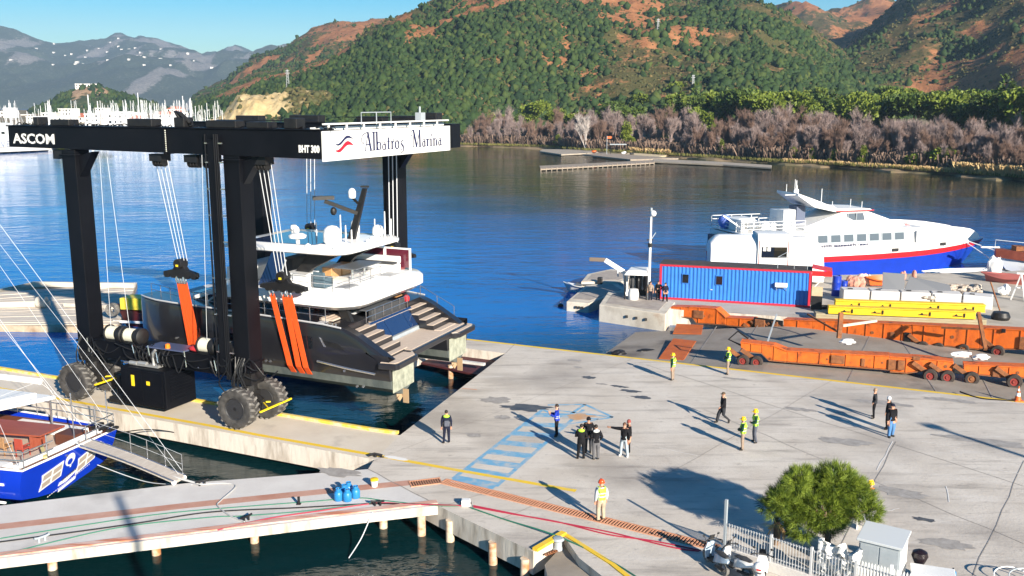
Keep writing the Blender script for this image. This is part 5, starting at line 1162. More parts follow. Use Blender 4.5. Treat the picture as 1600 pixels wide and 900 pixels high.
def frail(pts, h, nm, parent=None):
    q = MB(); P = [Vector(p) for p in pts]
    for j in range(1, nm + 1): q.tube([p + Vector((0, 0, h * j / nm)) for p in P], .045, 5)
    for a, b in zip(P, P[1:]):
        k = max(1, round((b - a).length / 1.3))
        for i in range(k + 1): c = a.lerp(b, i / k); q.tube([c, c + Vector((0, 0, h))], .045, 5)
    return fpart(q, "deck_rail", M_WHITE)
frail([(-5.0, .25, 3.78), (-12.6, .25, 3.78), (-12.6, W - .25, 3.78), (-5, W - .25, 3.78)], 1.15, 3)
frail([(-5.0, 3.2, 3.78), (-9, 3.2, 3.78)], 1.2, 3)
for x0, x1, y0, y1, h in ((-7.4, -5.9, .8, 2.2, 2.3), (-12.2, -9.4, 3.2, 5.6, 1.2), (-10.0, -8.2, .8, 2.2, .9), (-12.4, -11.9, 1.0, 3.5, 1.3), (-6.0, -5.0, 4, 6, 1.9)):
    q = MB(); q.bx(x0, x1, y0, y1, 3.785, 3.78 + h); fpart(q, "deck_locker", M_WHITE, bevel=.08)
for x in (-11.6, -10.8, -10.1, -9.4, -8.6):
    q = MB(); q.bx(x, x + .5, 1.0, 2.6, 4.2, 4.3); q.bx(x - .05, x + .02, 1.0, 2.6, 4.3, 4.8); q.bx(x + .1, x + .4, 1.6, 2.0, 3.79, 4.2); fpart(q, "deck_bench", M_WHITE)
q = MB(); q.ball((-12.3, 4.8, 4.5), (.7, .9, .8), jit=.12); fpart(q, "blue_tarp", mat("blue_tarpaulin", (0.05, 0.14, 0.62), (0.3, 0.38, 0.7), rough=.7, scale=3), smooth=True)
q = MB(); q.bar((-12.6, 1.0, 4.4), (-14.6, 1.0, 5.7), .16); fpart(q, "stern_davit", M_WHITE)
q = MB(); q.bx(-13.5, -13.01, 1.2, W - 1.2, .4, 3.0); fpart(q, "stern_block", mat("dark_blue_stern", (0.02, 0.03, 0.07), rough=.5))
for x in (6.6, 13.3): 
    q = MB(); hb = fring(x, 0); q.box((x, W / 2 - hb - .02, 1.25 + .35 * (x > 10)), (.8, .12, .35)); fpart(q, "hawse_plate", M_DARK)
q = MB(); q.ball((10.2, 3.0, 3.4), (.4, .4, .4)); fpart(q, "pink_fender", mat("pink_buoy", (0.75, 0.25, 0.25), rough=.5), smooth=True)
def rope(name, pts, r, m, label, k=8):
    q = MB(); q.tube(spline(pts, k), r, 5); return tag(q.build(name, m, smooth=True), label, "rope")
e_ = Vector((math.cos(fa), math.sin(fa), 0)); f_ = Vector((-math.sin(fa), math.cos(fa), 0))
fpnt = lambda x, y, z: Vector((FP.x, FP.y, 0)) + e_ * x + f_ * y + Vector((0, 0, z))
b0 = fpnt(17.2, 1.2, 1.5)
rope("mooring_rope", [b0, b0 + Vector((1.5, -3.5, -1.6)), at(1545, 419, -.2)], .06, M_ROPE_W, "sagging white bow rope of the ferry running to the shore")
rope("mooring_rope", [b0 + Vector((.4, .3, .1)), b0 + Vector((3.0, -1.8, -.9)), at(1562, 404, .6)], .06, M_ROPE_W, "taut white bow rope from the ferry to the wooden boat")

# ------------------------------------------------------------------ wooden boat bow at the right edge
gb = at(1552, 425, -1.2); wb_ = thing("wooden_boat", "varnished wooden boat with white underside cut off by the right edge", "boat", gb, R(-3))
def boat_loft(L_, Bm, zs, ze, bow=1.0, n=9):
    """bow at x=0 pointing -x; returns rings of a round-bilged hull"""
    rings = []
    for i in range(n):
        s_ = i / (n - 1); x = L_ * s_; hb = Bm / 2 * (math.sin(min(1, s_ * 1.7 + .03) * math.pi / 2) ** .8); zt_ = zs + (ze - zs) * s_ - .6 * math.sin(math.pi * s_) * .5
        rake = bow * (1 - s_)
        rings.append([(x + 0, -hb, zt_), (x + rake * .5, -hb * .82, .9), (x + rake, -hb * .4, .0), (x + rake, hb * .4, .0), (x + rake * .5, hb * .82, .9), (x, hb, zt_)])
    return rings
q = MB(); q.loft(boat_loft(12, 4.2, 2.7, 2.3, 1.6)); q.build("hull", mat("white_boat_bottom", (0.70, 0.72, 0.74), rough=.4), wb_, smooth=True, angle=50)
q = MB(); q.loft([[(x, y * 1.02, z + dz) for (x, y, z), dz in ((r[0], 0.02), (r[0], -.95), (r[-1], -.95), (r[-1], .02))] for r in boat_loft(12, 4.2, 2.7, 2.3, 1.6)]); q.build("wooden_strake", mat("varnished_mahogany", (0.13, 0.028, 0.018), (0.19, 0.05, 0.03), rough=.35, scale=2), wb_)
q = MB(); q.bx(-1.6, .4, -.15, .15, 2.75, 2.9); q.build("bowsprit", M_WHITE, wb_)
q = MB(); q.bx(3.6, 12, -1.9, 1.9, 6.0, 6.25); q.build("awning_roof", mat("navy_awning", (0.03, 0.05, 0.16), rough=.7), wb_, bevel=.1); q = MB(); q.bx(3.8, 12, -1.98, -1.9, 6.26, 6.42); q.build("awning_edge", M_WHITE, wb_)
for x in (4.2, 6.8): q = MB(); q.cyl((x, -1.8, 2.3), (x, -1.8, 6.0), .09); q.build("awning_post", M_WHITE, wb_)
q = MB(); q.tube([(-.2, -.3, 2.8), (-.2, -.3, 3.7), (3.2, -1.8, 3.5)], .03, 5); q.build("bow_rail", M_WHITE, wb_); q = MB(); q.bx(2.0, 3.0, -.6, .6, 2.5, 3.0); q.build("windlass", M_RUST, wb_)

# ------------------------------------------------------------------ orange boat hauler beams
def zt_at(px, py):
    z = -.8
    for _ in range(4): p = at(px, py, z); z = slip_z(p.x, p.y)
    return at(px, py, z)
def tw(parent, x, y, r, hubm, w=.34):
    q = MB(); q.lathe([(r * .55, -w / 2), (r * .9, -w / 2), (r, -w * .3), (r, w * .3), (r * .9, w / 2), (r * .55, w / 2), (r * .55, -w / 2)], 20, axis='y', cap=False); o = q.build("wheel", mat("worn_tyre", (0.03, 0.025, 0.023), (0.07, 0.05, 0.04), rough=.9, scale=4), parent, smooth=True, angle=40); o.location = (x, y, r)
    q = MB(); q.lathe([(.02, -w * .42), (r * .25, -w * .45), (r * .3, -w * .3), (r * .5, -w * .3), (r * .57, -w * .48), (r * .57, w * .45), (.02, w * .3)], 16, axis='y'); q.build("rim", hubm, o, smooth=True, angle=40)
    return o
M_RHUB = mat("red_hub", (0.28, 0.03, 0.025), (0.18, 0.03, 0.02), rough=.6, scale=4)
M_GHUB = mat("pale_hub", (0.45, 0.42, 0.37), rough=.6)
def trailer_beam(name, label, a, b, secs, wheels, plates, w=.95):
    """secs: outlines of the beam sections measured on the side of the machine; each section is a part with ribs and a rusty foot flange"""
    rz = math.atan2(b.y - a.y, b.x - a.x); t = thing(name, label, "trailer", a, rz); e = Vector((math.cos(rz), math.sin(rz), 0)); nn = Vector((-e.y, e.x, 0))
    def lp(px, py):
        d = Vector(ray(px, py)); k = (a.x * nn.x + a.y * nn.y) / (d.x * nn.x + d.y * nn.y); p = d * k + Vector((0, 0, CAM_H)); return ((p - a).dot(e), p.z - a.z)
    for k, (tops, bots) in enumerate(secs):
        T_ = [lp(*p) for p in tops]; B_2 = [lp(*p) for p in bots]; off = .015 * (k % 3)
        q = MB(); q.extr(T_ + B_2[::-1], 'y', off, w - off); bm_ = q.build("beam", M_ORANGE, t, bevel=.025)
        q = MB(); q.extr([(x, z + .002) for x, z in T_] + [(x, z + .06) for x, z in T_[::-1]], 'y', off - .07, w - off + .05); q.build("top_flange", M_ORANGE, bm_)
        q = MB(); q.extr([(x, z - .002) for x, z in B_2] + [(x, z - .07) for x, z in B_2[::-1]], 'y', off - .06, w - off + .05); q.build("foot_flange", M_RUST, bm_)
        x0, x1 = max(T_[0][0], B_2[0][0]), min(T_[-1][0], B_2[-1][0]); n = int((x1 - x0) / 1.3)
        for j in range(n):
            xx = x0 + (j + .5) * (x1 - x0) / n; zt_ = np.interp(xx, [p[0] for p in T_], [p[1] for p in T_]); zb_ = np.interp(xx, [p[0] for p in B_2], [p[1] for p in B_2])
            q = MB(); q.bx(xx, xx + .06, off - .055, off - .001, zb_ + .01, zt_ - .01); q.build("rib", M_ORANGE, bm_)
            if j % 2: q = MB(); q.cyl((xx + .5, off - .03, (zb_ + zt_) / 2), (xx + .5, off, (zb_ + zt_) / 2), random.uniform(.07, .13), n=10); q.build("access_hole", M_RUST, bm_)
    for px, py, rpx, dy, hb in wheels:
        x, z = lp(px, py); r = rpx * .047; o = tw(t, x, dy, r, hb, .36); o.location.z = z
        q = MB(); q.bar((x - 1.1, dy + .15, z + .75), (x, dy + .25, z), .2, .26); q.build("swing_arm", M_RUST, t)
        q = MB(); q.cyl((x, dy, z), (x, dy + 1.0, z), .09, n=8); q.build("axle", M_RUST, t)
    for x0, y0, x1, y1, m, dp in plates:
        a_, b_3 = lp(x0, y1), lp(x1, y0); q = MB(); q.bx(a_[0], b_3[0], -dp, -.018, a_[1], b_3[1]); q.build("bracket", m, t, bevel=.03)
    return t, lp
a = zt_at(1040, 503); b = zt_at(1600, 558)
tr1, lp1 = trailer_beam("boat_hauler", "long rusty orange hauler arm along the yard edge below the blue container", a, b, [
    ([(1030, 481), (1049, 481)], [(1030, 490), (1049, 491)]),
    ([(1050, 480), (1090, 481), (1119, 483), (1134, 497)], [(1050, 493), (1082, 496), (1088, 504), (1134, 507)]),
    ([(1134.5, 497), (1177, 499)], [(1134.5, 508), (1177, 511)]),
    ([(1224, 500), (1268, 502)], [(1224, 521), (1268, 524)]),
    ([(1268.5, 502), (1310, 503)], [(1268.5, 524), (1310, 529)]),
    ([(1310.5, 503), (1425, 508)], [(1310.5, 529), (1392, 535), (1425, 536)]),
    ([(1425.5, 508), (1530, 513)], [(1425.5, 538), (1480, 540), (1530, 545)]),
    ([(1530.5, 513), (1660, 520)], [(1530.5, 544), (1596, 545), (1660, 548)])],
    [(1039, 503, 8.5, -.1, M_GHUB), (1181, 523, 9, -.1, M_RHUB), (1203, 525, 8, .1, M_RUST), (1443, 541, 9, -.25, M_RHUB), (1467, 543, 8, .0, M_RUST), (1506, 545, 8, .0, M_RUST), (1560, 548, 9.5, -.25, M_RHUB)],
    [(1084, 486, 1100, 496, M_RUST, .1), (1177, 501, 1224, 520, M_DARK, .06), (1180, 500, 1196, 514, M_RUST, .2), (1205, 503, 1216, 524, M_RUST, .15), (1412, 520, 1424, 538, M_DARK, .1), (1391, 519, 1398, 527, M_RUST, .1), (1592, 527, 1606, 545, M_RUST, .15), (1565, 514, 1572, 519, M_DARK, .16)])
q = MB(); xx, zz = lp1(1059, 500); q.bx(xx - .15, xx + .15, .2, .5, -.2, zz + .3); q.build("jack_leg", M_ORANGE, tr1)
for k in range(5): xx, zz = lp1(1182 + 9 * k, 508 + 3 * (k % 2)); q = MB(); q.bar((xx - .5, -.05, zz + .3), (xx + .5, .0, zz - .4), .14); q.build("linkage", M_RUST, tr1)
a2 = zt_at(1100, 494); b2 = a2 + Vector((8, -2.3, 0))
tr2, lp2 = trailer_beam("boat_hauler", "shorter orange hauler beam with a raised housing behind the long arm", a2 + Vector((.3, 1.0, .3)), b2 + Vector((.3, 1.0, .3)), [
    ([(1068, 477), (1118, 479)], [(1068, 482), (1118, 486)]), ([(1122, 480), (1160, 481), (1169, 489)], [(1122, 494), (1169, 497)]), ([(1169.5, 489), (1234, 490), (1256, 495)], [(1169.5, 498), (1234, 499), (1256, 500)])],
    [], [(1134, 482, 1138, 486, M_DARK, .08), (1144, 483, 1148, 486, M_DARK, .08)])
a3 = zt_at(1155, 568); b3 = zt_at(1600, 604)
tr3, lp3 = trailer_beam("boat_hauler", "rusty orange hauler arm nearest the yellow quay line with red hubbed tyres", a3, b3, [
    ([(1157, 535), (1189, 539)], [(1158, 547), (1189, 551)]),
    ([(1189.5, 539), (1209, 541), (1229, 549)], [(1189.5, 551), (1201, 562), (1229, 565)]),
    ([(1229.5, 549), (1298, 553)], [(1229.5, 565), (1298, 570)]),
    ([(1298.5, 553), (1390, 557)], [(1298.5, 570), (1390, 577)]),
    ([(1390.5, 558), (1440, 561), (1490, 566)], [(1390.5, 580), (1418, 582), (1440, 579), (1490, 580)]),
    ([(1506, 571), (1560, 573), (1650, 577)], [(1506, 582), (1560, 588), (1650, 592)])],
    [(1162, 562, 9, -.25, M_RHUB), (1183, 564, 9, -.25, M_RHUB), (1453, 585, 9.5, -.3, M_RHUB), (1480, 587, 9.5, -.3, M_RHUB), (1518, 590, 9.5, -.2, M_RUST), (1584, 594, 10, -.3, M_RHUB)],
    [(1298, 556, 1320, 567, M_RUST, .1), (1387, 562, 1400, 577, M_RUST, .12), (1402, 563, 1414, 577, M_RUST, .18), (1426, 557, 1438, 562, M_RUST, .1), (1490, 570, 1505, 583, M_DARK, .1), (1550, 578, 1562, 588, M_RUST, .1), (1345, 560, 1352, 572, M_RUST, .08)])
q = MB(); xx, zz = lp3(1157, 541); q.tube([(xx, .3, zz), (xx - .9, .5, zz + .3), (xx - .3, .7, zz + .9), (xx + .4, .8, zz + .4)], .07, 6); q.build("hydraulic_hose", M_HOSE, tr3)
# props and struts between the arms
def strut(p, q_, w, m, label, name="steel_strut"):
    o = MB().bar(p, q_, w).build(name, m); return tag(o, label, "strut")
pz = lambda px, py, z: at(px, py, z)
strut(zt_at(1309, 556) + Vector((0, 0, 1.3)), zt_at(1309, 556) + Vector((0.1, 0.2, 3.1)), .28, M_RUST, "rusty upright post on the near orange arm left of the pale pole")
strut(zt_at(1309, 556) + Vector((.2, 0, 2.2)), zt_at(1366, 545) + Vector((0, 0, 2.1)), .16, mat("pale_pole", (0.62, 0.55, 0.42), rough=.6), "pale straight pole resting between rusty post and far orange arm")
strut(zt_at(1537, 575) + Vector((0, 0, 1.3)), zt_at(1522, 560) + Vector((0, 0, 3.3)), .22, M_RUST, "leaning rusty post at the right end of the hauler arms")
strut(zt_at(1468, 545) + Vector((0, 0, 1.6)), zt_at(1528, 555) + Vector((0, 0, 1.9)), .14, M_RUST, "long dark brace reaching from the far arm to the leaning post")
strut(zt_at(1198, 540) + Vector((0, 0, .1)), zt_at(1212, 520) + Vector((0, 0, 1.5)), .1, M_GREY, "thin grey bar propped between the two orange arms")
strut(zt_at(1260, 520) + Vector((0, 0, 1.5)), zt_at(1310, 540) + Vector((0, 0, 1.0)), .12, M_RUST, "slanting brown brace by the middle of the far orange arm")
rgd = random.Random(4)
for i, (px, py, s_, m, lb) in enumerate(((1322, 556, .9, M_WHITE, "white crumpled sheet lying on the near orange arm by the rusty post"), (1500, 578, 1.1, M_WHITE, "white crumpled bags on the near orange arm below the leaning post"), (1530, 582, .8, M_WHITE, "small white rag on the near orange arm right of the leaning post"))):
    q = MB(); q.ball((0, 0, 0), (s_ * .6, .3, .22), 12, 8, jit=.35); o = q.build("plastic_sheet", m, smooth=False); o.location = zt_at(px, py + 12) + Vector((0, 0, 1.55)); tag(o, lb, "plastic sheet")
# orange steel plates lying on the ramp
for i, (P, lb) in enumerate(((((1029, 561), (1068, 563), (1088, 537), (1052, 534)), "larger rusty orange steel plate flat on the wet slipway"), (((1051, 523), (1096, 523), (1099, 511), (1057, 510)), "smaller orange steel plate on the slipway under the far arm"))):
    q = MB(); pts = [zt_at(*p) for p in P]; c = sum(pts, Vector()) / 4
    q.prism([(p.x - c.x, p.y - c.y) for p in pts], 0, .05); o = q.build("steel_plate", mat("orange_rust_plate", (0.56, 0.13, 0.02), (0.42, 0.09, 0.015), rough=.7, scale=1.2), bevel=.01); o.location = c + Vector((0, 0, .10)); tag(o, lb, "steel plate")
    zs_ = [p.z for p in pts]; o.rotation_euler = (0, -.098 * UX, -0.0)
q = MB()
for k in range(6): q.ball((rgd.uniform(-1.5, 1.5), rgd.uniform(-.4, .4), .0), (rgd.uniform(.3, .8), .3, .25), 8, 6, jit=.3)
o = q.build("dark_rubble", M_DARK, kind='stuff'); o.location = zt_at(985, 551)
# slipway joints
q = MB()
for px0, py0, px1, py1 in ((1130, 590, 1190, 500), (1320, 605, 1362, 520), (1465, 615, 1400, 520), (1075, 575, 1120, 510), (1560, 640, 1500, 520), (1090, 573, 1500, 622)):
    for i in range(6):
        a_, b_2 = zt_at(px0 + (px1 - px0) * i / 6, py0 + (py1 - py0) * i / 6), zt_at(px0 + (px1 - px0) * (i + 1) / 6, py0 + (py1 - py0) * (i + 1) / 6); d = (b_2 - a_).normalized(); nr = Vector((-d.y, d.x, 0)) * .04; u3 = Vector((0, 0, .02))
        q.add([a_ + nr + u3, b_2 + nr + u3, b_2 - nr + u3, a_ - nr + u3], [(0, 1, 2, 3)])
struct(q, "slipway_joints", M_JOINT)
# ------------------------------------------------------------------ stacked beams, timber and concrete blocks
ya_ = R(-9)
yl0 = at(1285, 494); 
def stacked(name, label, cat, px0, py0, px1, py1, w, h, z, m, extra=None, grp=None, bev=.02):
    p = at(px0, py0, z); r = at(px1, py1, z); d = r - p; t = thing(name, label, cat, p, math.atan2(d.y, d.x), grp)
    q = MB(); q.bx(0, d.length, 0, w, 0, h); q.build("body", m, t, bevel=bev)
    if extra: extra(t, d.length)
    return t
def timber(t, L_):
    for k in (1, 2):
        q = MB(); q.bx(0.02 * k, L_ - .05 * k, -.03, .02, .04 + .26 * (k - 1), .26 * k); q.build("plank", M_WOOD, t)
stacked("timber_baulk", "long weathered timber baulks under the yellow beams at the yard edge", "timber", 1274, 499, 1541, 510, 1.4, .52, .12, M_WOOD, timber)
def ybeam(t, L_):
    q = MB(); q.bx(0, L_, -.12, -.001, 0, .07); q.build("flange", M_YEL, t); q = MB(); q.bx(0, L_, -.12, -.001, .53, .6); q.build("flange", M_YEL, t)
    for k, f in enumerate((.09, .30, .62, .85)):
        q = MB(); x = L_ * f; q.extr([(x, .15), (x + .7, .15), (x + .7, .22), (x + .35, .22), (x + .25, .35), (x + .12, .22), (x, .22)], 'y', -.06, -.005); q.bx(x + .8, x + .9, -.08, -.005, .1, .42); q.build("lug", M_DARK, t)
stacked("yellow_beam", "front yellow steel beam lying on the weathered timber", "steel beam", 1294, 489.5, 1524, 498.5, .7, .60, .7, M_YEL, ybeam)
stacked("yellow_beam", "rear yellow steel beam lying higher against the concrete blocks", "steel beam", 1305, 480, 1539, 488, .7, .62, .8, M_YEL, ybeam)
for i, (x0, x1, y0, y1) in enumerate(((1317, 1358, 473, 474), (1360, 1405, 474.5, 476), (1407, 1453, 476, 478), (1455, 1502, 478, 480.5), (1503, 1550, 481, 485))):
    t = stacked("concrete_block", ["first pale concrete block from the left behind the yellow beams", "second concrete block from the left behind the yellow beams", "third and middle concrete block behind the yellow beams", "fourth concrete block from the left behind the yellow beams", "rightmost broad concrete block leaning out past the yellow beams"][i], "concrete block", x0, y0, x1, y1, 1.7, 1.15, 0.0, M_CONCW, None, "concrete blocks behind the yellow beams", .08)
    q = MB(); q.bx(.5, .9, .5, .7, 1.15, 1.22); q.build("lifting_eye", M_DARK, t)
t = thing("steel_sheet", "dark grey steel sheet box leaning behind the concrete blocks", "steel sheet", at(1378, 462, .6), R(-8))
q = MB(); q.loft([[(0, 0, 0), (6.0, 0, -.2), (5.9, .3, -.2), (0, .3, 0)], [(.2, .6, 2.0), (1.9, .5, 2.05), (1.9, .8, 2.05), (.2, .9, 2.0)]]); 
q = MB(); q.add([(0, 0, 0), (1.9, 0, 0), (2.0, .7, 1.9), (.1, .7, 2.0), (0, .06, 0), (1.9, .06, 0), (2.0, .76, 1.9), (.1, .76, 2.0)], [(3, 2, 1, 0), (4, 5, 6, 7), (0, 1, 5, 4), (1, 2, 6, 5), (2, 3, 7, 6), (3, 0, 4, 7)]); q.build("left_panel", mat("slate_sheet", (0.075, 0.085, 0.105), rough=.5), t)
q = MB(); q.add([(1.7, -.05, 0), (6.0, -.1, 0), (5.8, .5, 1.05), (2.4, .6, 1.7), (1.7, .02, 0), (6.0, -.03, 0), (5.8, .57, 1.05), (2.4, .67, 1.7)], [(3, 2, 1, 0), (4, 5, 6, 7), (0, 1, 5, 4), (1, 2, 6, 5), (2, 3, 7, 6), (3, 0, 4, 7)]); q.build("right_panel", MATS["slate_sheet"], t)
# clutter: separate recognisable heaps
M_SALM = mat("salmon_foam", (0.62, 0.32, 0.24), (0.5, 0.2, 0.14), rough=.8, scale=4)
def lump(name, px, py, size, m, label, cat, n=3, jit=.3, seed=0, z=0.0):
    random.seed(seed); t = thing(name, label, cat, at(px, py, z))
    for k in range(n):
        q = MB(); q.ball((random.uniform(-.6, .6) * size[0], random.uniform(-.3, .3) * size[1], size[2] * .5 + random.uniform(0, .3)), (size[0] * random.uniform(.35, .6), size[1] * random.uniform(.35, .6), size[2] * random.uniform(.4, .6)), 9, 6, jit); q.build("bulge", m, t)
    return t
lump("float_bundle", 1336, 450, (1.0, .8, 1.0), M_SALM, "salmon pink bundle of floats beside the blue drum", "bundle", 4, .3, 1)
lump("float_bundle", 1351, 447, (.8, .7, 1.1), mat("pale_pink_sheet", (0.68, 0.42, 0.38), (0.7, 0.55, 0.45), rough=.8, scale=3), "pale pink bundle between the salmon floats and the orange dinghy", "bundle", 3, .3, 2)
lump("foam_block", 1411, 440, (.45, .5, 1.0), M_SALM, "left salmon foam block standing behind the grey sheet", "foam block", 2, .1, 3)
lump("foam_block", 1430, 440, (.5, .5, 1.1), M_SALM, "right salmon foam block standing behind the grey sheet", "foam block", 2, .1, 4)
def dinghy(px, py, L_, m1, m2, label, rz, z=0.0, name="dinghy"):
    t = thing(name, label, "dinghy", at(px, py, z), rz)
    rings = boat_loft(L_, L_ * .36, .85, .75, .5, 8); rings = [[(x, y, zz * 1.0) for x, y, zz in r] for r in rings]
    q = MB(); q.loft(rings); q.build("hull", m1, t, smooth=True, angle=50)
    q = MB(); q.loft([[(x, y * .86, z2 + .012) for x, y, z2 in (r[0], r[-1])] + [(r[-1][0], r[-1][1] * .7, r[-1][2] - .1), (r[0][0], r[0][1] * .7, r[0][2] - .1)] for r in rings[1:-1]]); q.build("inside", m2, t)
    for s_ in (0, -1):
        q = MB(); q.tube([(r[s_][0], r[s_][1], r[s_][2]) for r in rings], .07, 6); q.build("gunwale", m1, t, smooth=True)
    return t
M_ORD = mat("orange_dinghy", (0.72, 0.13, 0.02), rough=.5)
dinghy(1352, 446, 3.2, M_ORD, mat("dinghy_inside", (0.30, 0.06, 0.02), rough=.7), "orange dinghy lying behind the concrete blocks next to the pink floats", R(8), .2)
dinghy(1532, 438, 4.2, mat("faded_red_hull", (0.42, 0.12, 0.10), rough=.6), M_BLUE, "small red and blue open boat ashore by the white trestle", R(-38), .0)
dinghy(1440, 436, 9.5, M_WHITE, mat("grey_inside", (0.12, 0.13, 0.14), rough=.8), "long low white skiff moored along the ferry's bow", R(4), -1.2)
lump("white_sheet_heap", 1553, 436, (1.0, .8, 2.0), M_WHITE, "white plastic heap in front of the wooden boat's bow", "plastic sheet", 4, .3, 6)
lump("white_sheet_heap", 1572, 462, (.8, .7, 1.0), M_WHITE, "white plastic bag between the red boat and the white trestle", "plastic sheet", 3, .3, 7)
# nets and rubble (uncountable)
random.seed(9); q = MB()
for k in range(240):
    px, py = random.uniform(1440, 1530), random.uniform(446, 466)
    p = at(px, py, .25 + random.random() * .5); s_ = random.uniform(.08, .3); q.ball((p.x, p.y, p.z), (s_ * 1.6, s_, s_ * .8), 6, 4, .35)
struct_ = q.build("fishing_net_rubble", mat("net_rubble", (0.55, 0.49, 0.42), (0.22, 0.17, 0.13), rough=.9, scale=1.5, lo=.4, hi=.6), kind='stuff')
q = MB()
for k in range(150):
    px, py = random.uniform(1315, 1500), random.uniform(456, 470); p = at(px, py, .2); s_ = random.uniform(.1, .35); q.box((p.x, p.y, p.z), (s_ * 3, s_ * .5, s_ * .4), rz=random.uniform(-.6, .6))
q.build("scrap_debris", mat("scrap", (0.10, 0.08, 0.065), (0.3, 0.2, 0.13), rough=.85, scale=1.5, lo=.45, hi=.6), kind='stuff')
# white trestle, big tyre, cone
t = thing("trestle", "white steel A frame trestle at the right edge of the yard", "trestle", at(1592, 470), R(-12))
for x in (0, 2.2):
    for s_ in (-1, 1): q = MB(); q.bar((x + s_ * .5 - .1, -.3 * s_, 0), (x, 0, 2.5), .11); q.build("leg", M_WHITE, t)
q = MB(); q.bar((-.4, 0, 2.5), (2.6, 0, 2.5), .13); q.build("top_bar", M_WHITE, t); q = MB(); q.bar((-.25, 0, 1.2), (.3, 0, 1.2), .08); q.build("cross_bar", M_WHITE, t)
t = thing("barrel_weight", "dark rusty round weight beside the right end of the concrete blocks", "weight", at(1563, 499)); q = MB(); q.lathe([(.02, 0), (.65, 0), (.75, .25), (.6, .6), (.02, .6)], 18); q.build("body", M_DARK, t, smooth=True); q = MB(); q.tube([(0, .2, .7), (-.7, .8, 3.0)], .06, 5); q.build("rod", M_RUST, t)
t = thing("traffic_cone", "orange and white traffic cone on the yellow quay line", "traffic cone", at(1590, 626)); q = MB(); q.bx(-.25, .25, -.25, .25, 0.01, .05); q.build("foot", M_ORD, t)
for z0, z1, r0_, r1_, m in ((.05, .3, .19, .14, M_ORD), (.3, .5, .14, .10, M_WHITE), (.5, .62, .10, .075, M_ORD), (.62, .75, .075, .05, M_WHITE), (.75, .9, .05, .025, M_ORD)): q = MB(); q.lathe([(r0_, z0), (r1_, z1)], 14); q.build("band", m, t, smooth=True)
rope("cable", [at(1500, 612, .02), at(1530, 622, .02), at(1560, 625, .02), at(1590, 626, .03)], .05, M_HOSE, "dark cable lying along the yellow quay line by the cone")

# ------------------------------------------------------------------ concrete pontoons, workboat shelter and lamp
M_PONT = mat("pontoon_concrete", (0.60, 0.55, 0.46), (0.42, 0.37, 0.30), rough=.85, scale=.8, lo=.4, hi=.7, bump=.25, c3=(0.34, 0.17, 0.08), s3=.5, lo3=.66, hi3=.8)
def pontoon(label, pts, z0, z1):
    c = sum((Vector((*at2(x, y, z1), 0)) for x, y in pts), Vector()) / len(pts)
    t = thing("concrete_pontoon", label, "pontoon", (c.x, c.y, z0)); P = [(at2(x, y, z1)[0] - c.x, at2(x, y, z1)[1] - c.y) for x, y in pts]
    q = MB(); q.prism(P, 0, z1 - z0); q.build("block", M_PONT, t, bevel=.06)
    q = MB(); q.prism([(x * .80, y * .76) for x, y in P], z1 - z0 + .002, z1 - z0 + .03); q.build("walking_surface", mat("pontoon_top", (0.30, 0.26, 0.23), (0.42, 0.37, 0.32), rough=.85, scale=1.5), t)
    n = len(P)
    for k in range(3, 6):
        a, b = Vector((*P[0], 0)), Vector((*P[1], 0)); p = a.lerp(b, k / 7); q = MB(); q.box((p.x, p.y - .06, (z1 - z0) * .62), (.2, .12, .22)); q.build("fender_pad", M_DARK, t)
    return t
pontoon("stained concrete pontoon nearest the orange wheel with rust marks on its side", [(936, 476), (1040, 491), (1055, 472), (975, 454), (950, 456)], -1.7, .1)
pontoon("white edged concrete pontoon shaded by the workboat shelter", [(885, 471), (920, 474), (980, 452), (960, 440), (915, 446)], -1.7, -.5)
pontoon("farther grey pontoon with white blocks behind the shelter", [(908, 440), (970, 440), (1010, 428), (955, 420), (918, 428)], -1.7, -.3)
q0 = at(880, 452, -1.2)
t = thing("small_motorboat", "small white motorboat with black outboard at the end of the pontoons", "motorboat", (q0.x, q0.y, -1.7), R(-12)); q = MB(); q.loft(boat_loft(4.2, 1.7, 1.3, 1.1, .7)); q.build("hull", M_WHITE, t, smooth=True, angle=50); q = MB(); q.bx(1.3, 3.7, -.5, .5, 1.12, 1.16); q.build("inside", mat("grey_inside", (0.12, 0.13, 0.14), rough=.8), t); q = MB(); q.bx(3.5, 4.0, -.25, .25, 1.1, 1.9); q.build("outboard", M_DARK, t, bevel=.08)
t = thing("workboat_shelter", "dark workboat cabin with white canopy roof and hanging gear at the pontoons", "workboat", at(970, 470), R(-8))
sx_ = at(970, 470).y / 1528
Xs = lambda px: (px - 970) * sx_
q = MB(); P0 = [(Xs(974), 0), (Xs(1012), -.1), (Xs(1016), 2.6), (Xs(982), 2.7)]
q.loft([[(x, y, 2.35) for x, y in P0], [(x, y, 2.75) for x, y in [(Xs(980), .3), (Xs(1010), .2), (Xs(1013), 2.4), (Xs(985), 2.4)]]]); q.build("canopy", M_WHITE, t, bevel=.05)
q = MB(); q.bx(Xs(983), Xs(1011), 2.2, 2.5, 0.1, 2.3); q.build("back_wall", M_INT, t)
for x, y in ((Xs(976), .1), (Xs(1011), .05), (Xs(1013), 2.4), (Xs(984), 2.4)): q = MB(); q.cyl((x, y, .1), (x, y, 2.35), .06, n=6); q.build("post", M_DARK, t)
random.seed(3)
for k in range(8): 
    x = Xs(985 + k * 3.2); q = MB(); q.ball((x, .9 + random.uniform(0, .8), 1.5), (.16, .2, .75), 7, 5, .2); q.build("hanging_jacket", [M_DARK, M_CUSH, M_GREY, M_INT][k % 4], t)
q = MB(); q.lathe([(.02, 0), (.45, 0), (.5, .5), (.42, .95), (.02, 1.0)], 14, (Xs(990), .2, .12)); q.build("white_tank", M_WHITE, t, smooth=True)
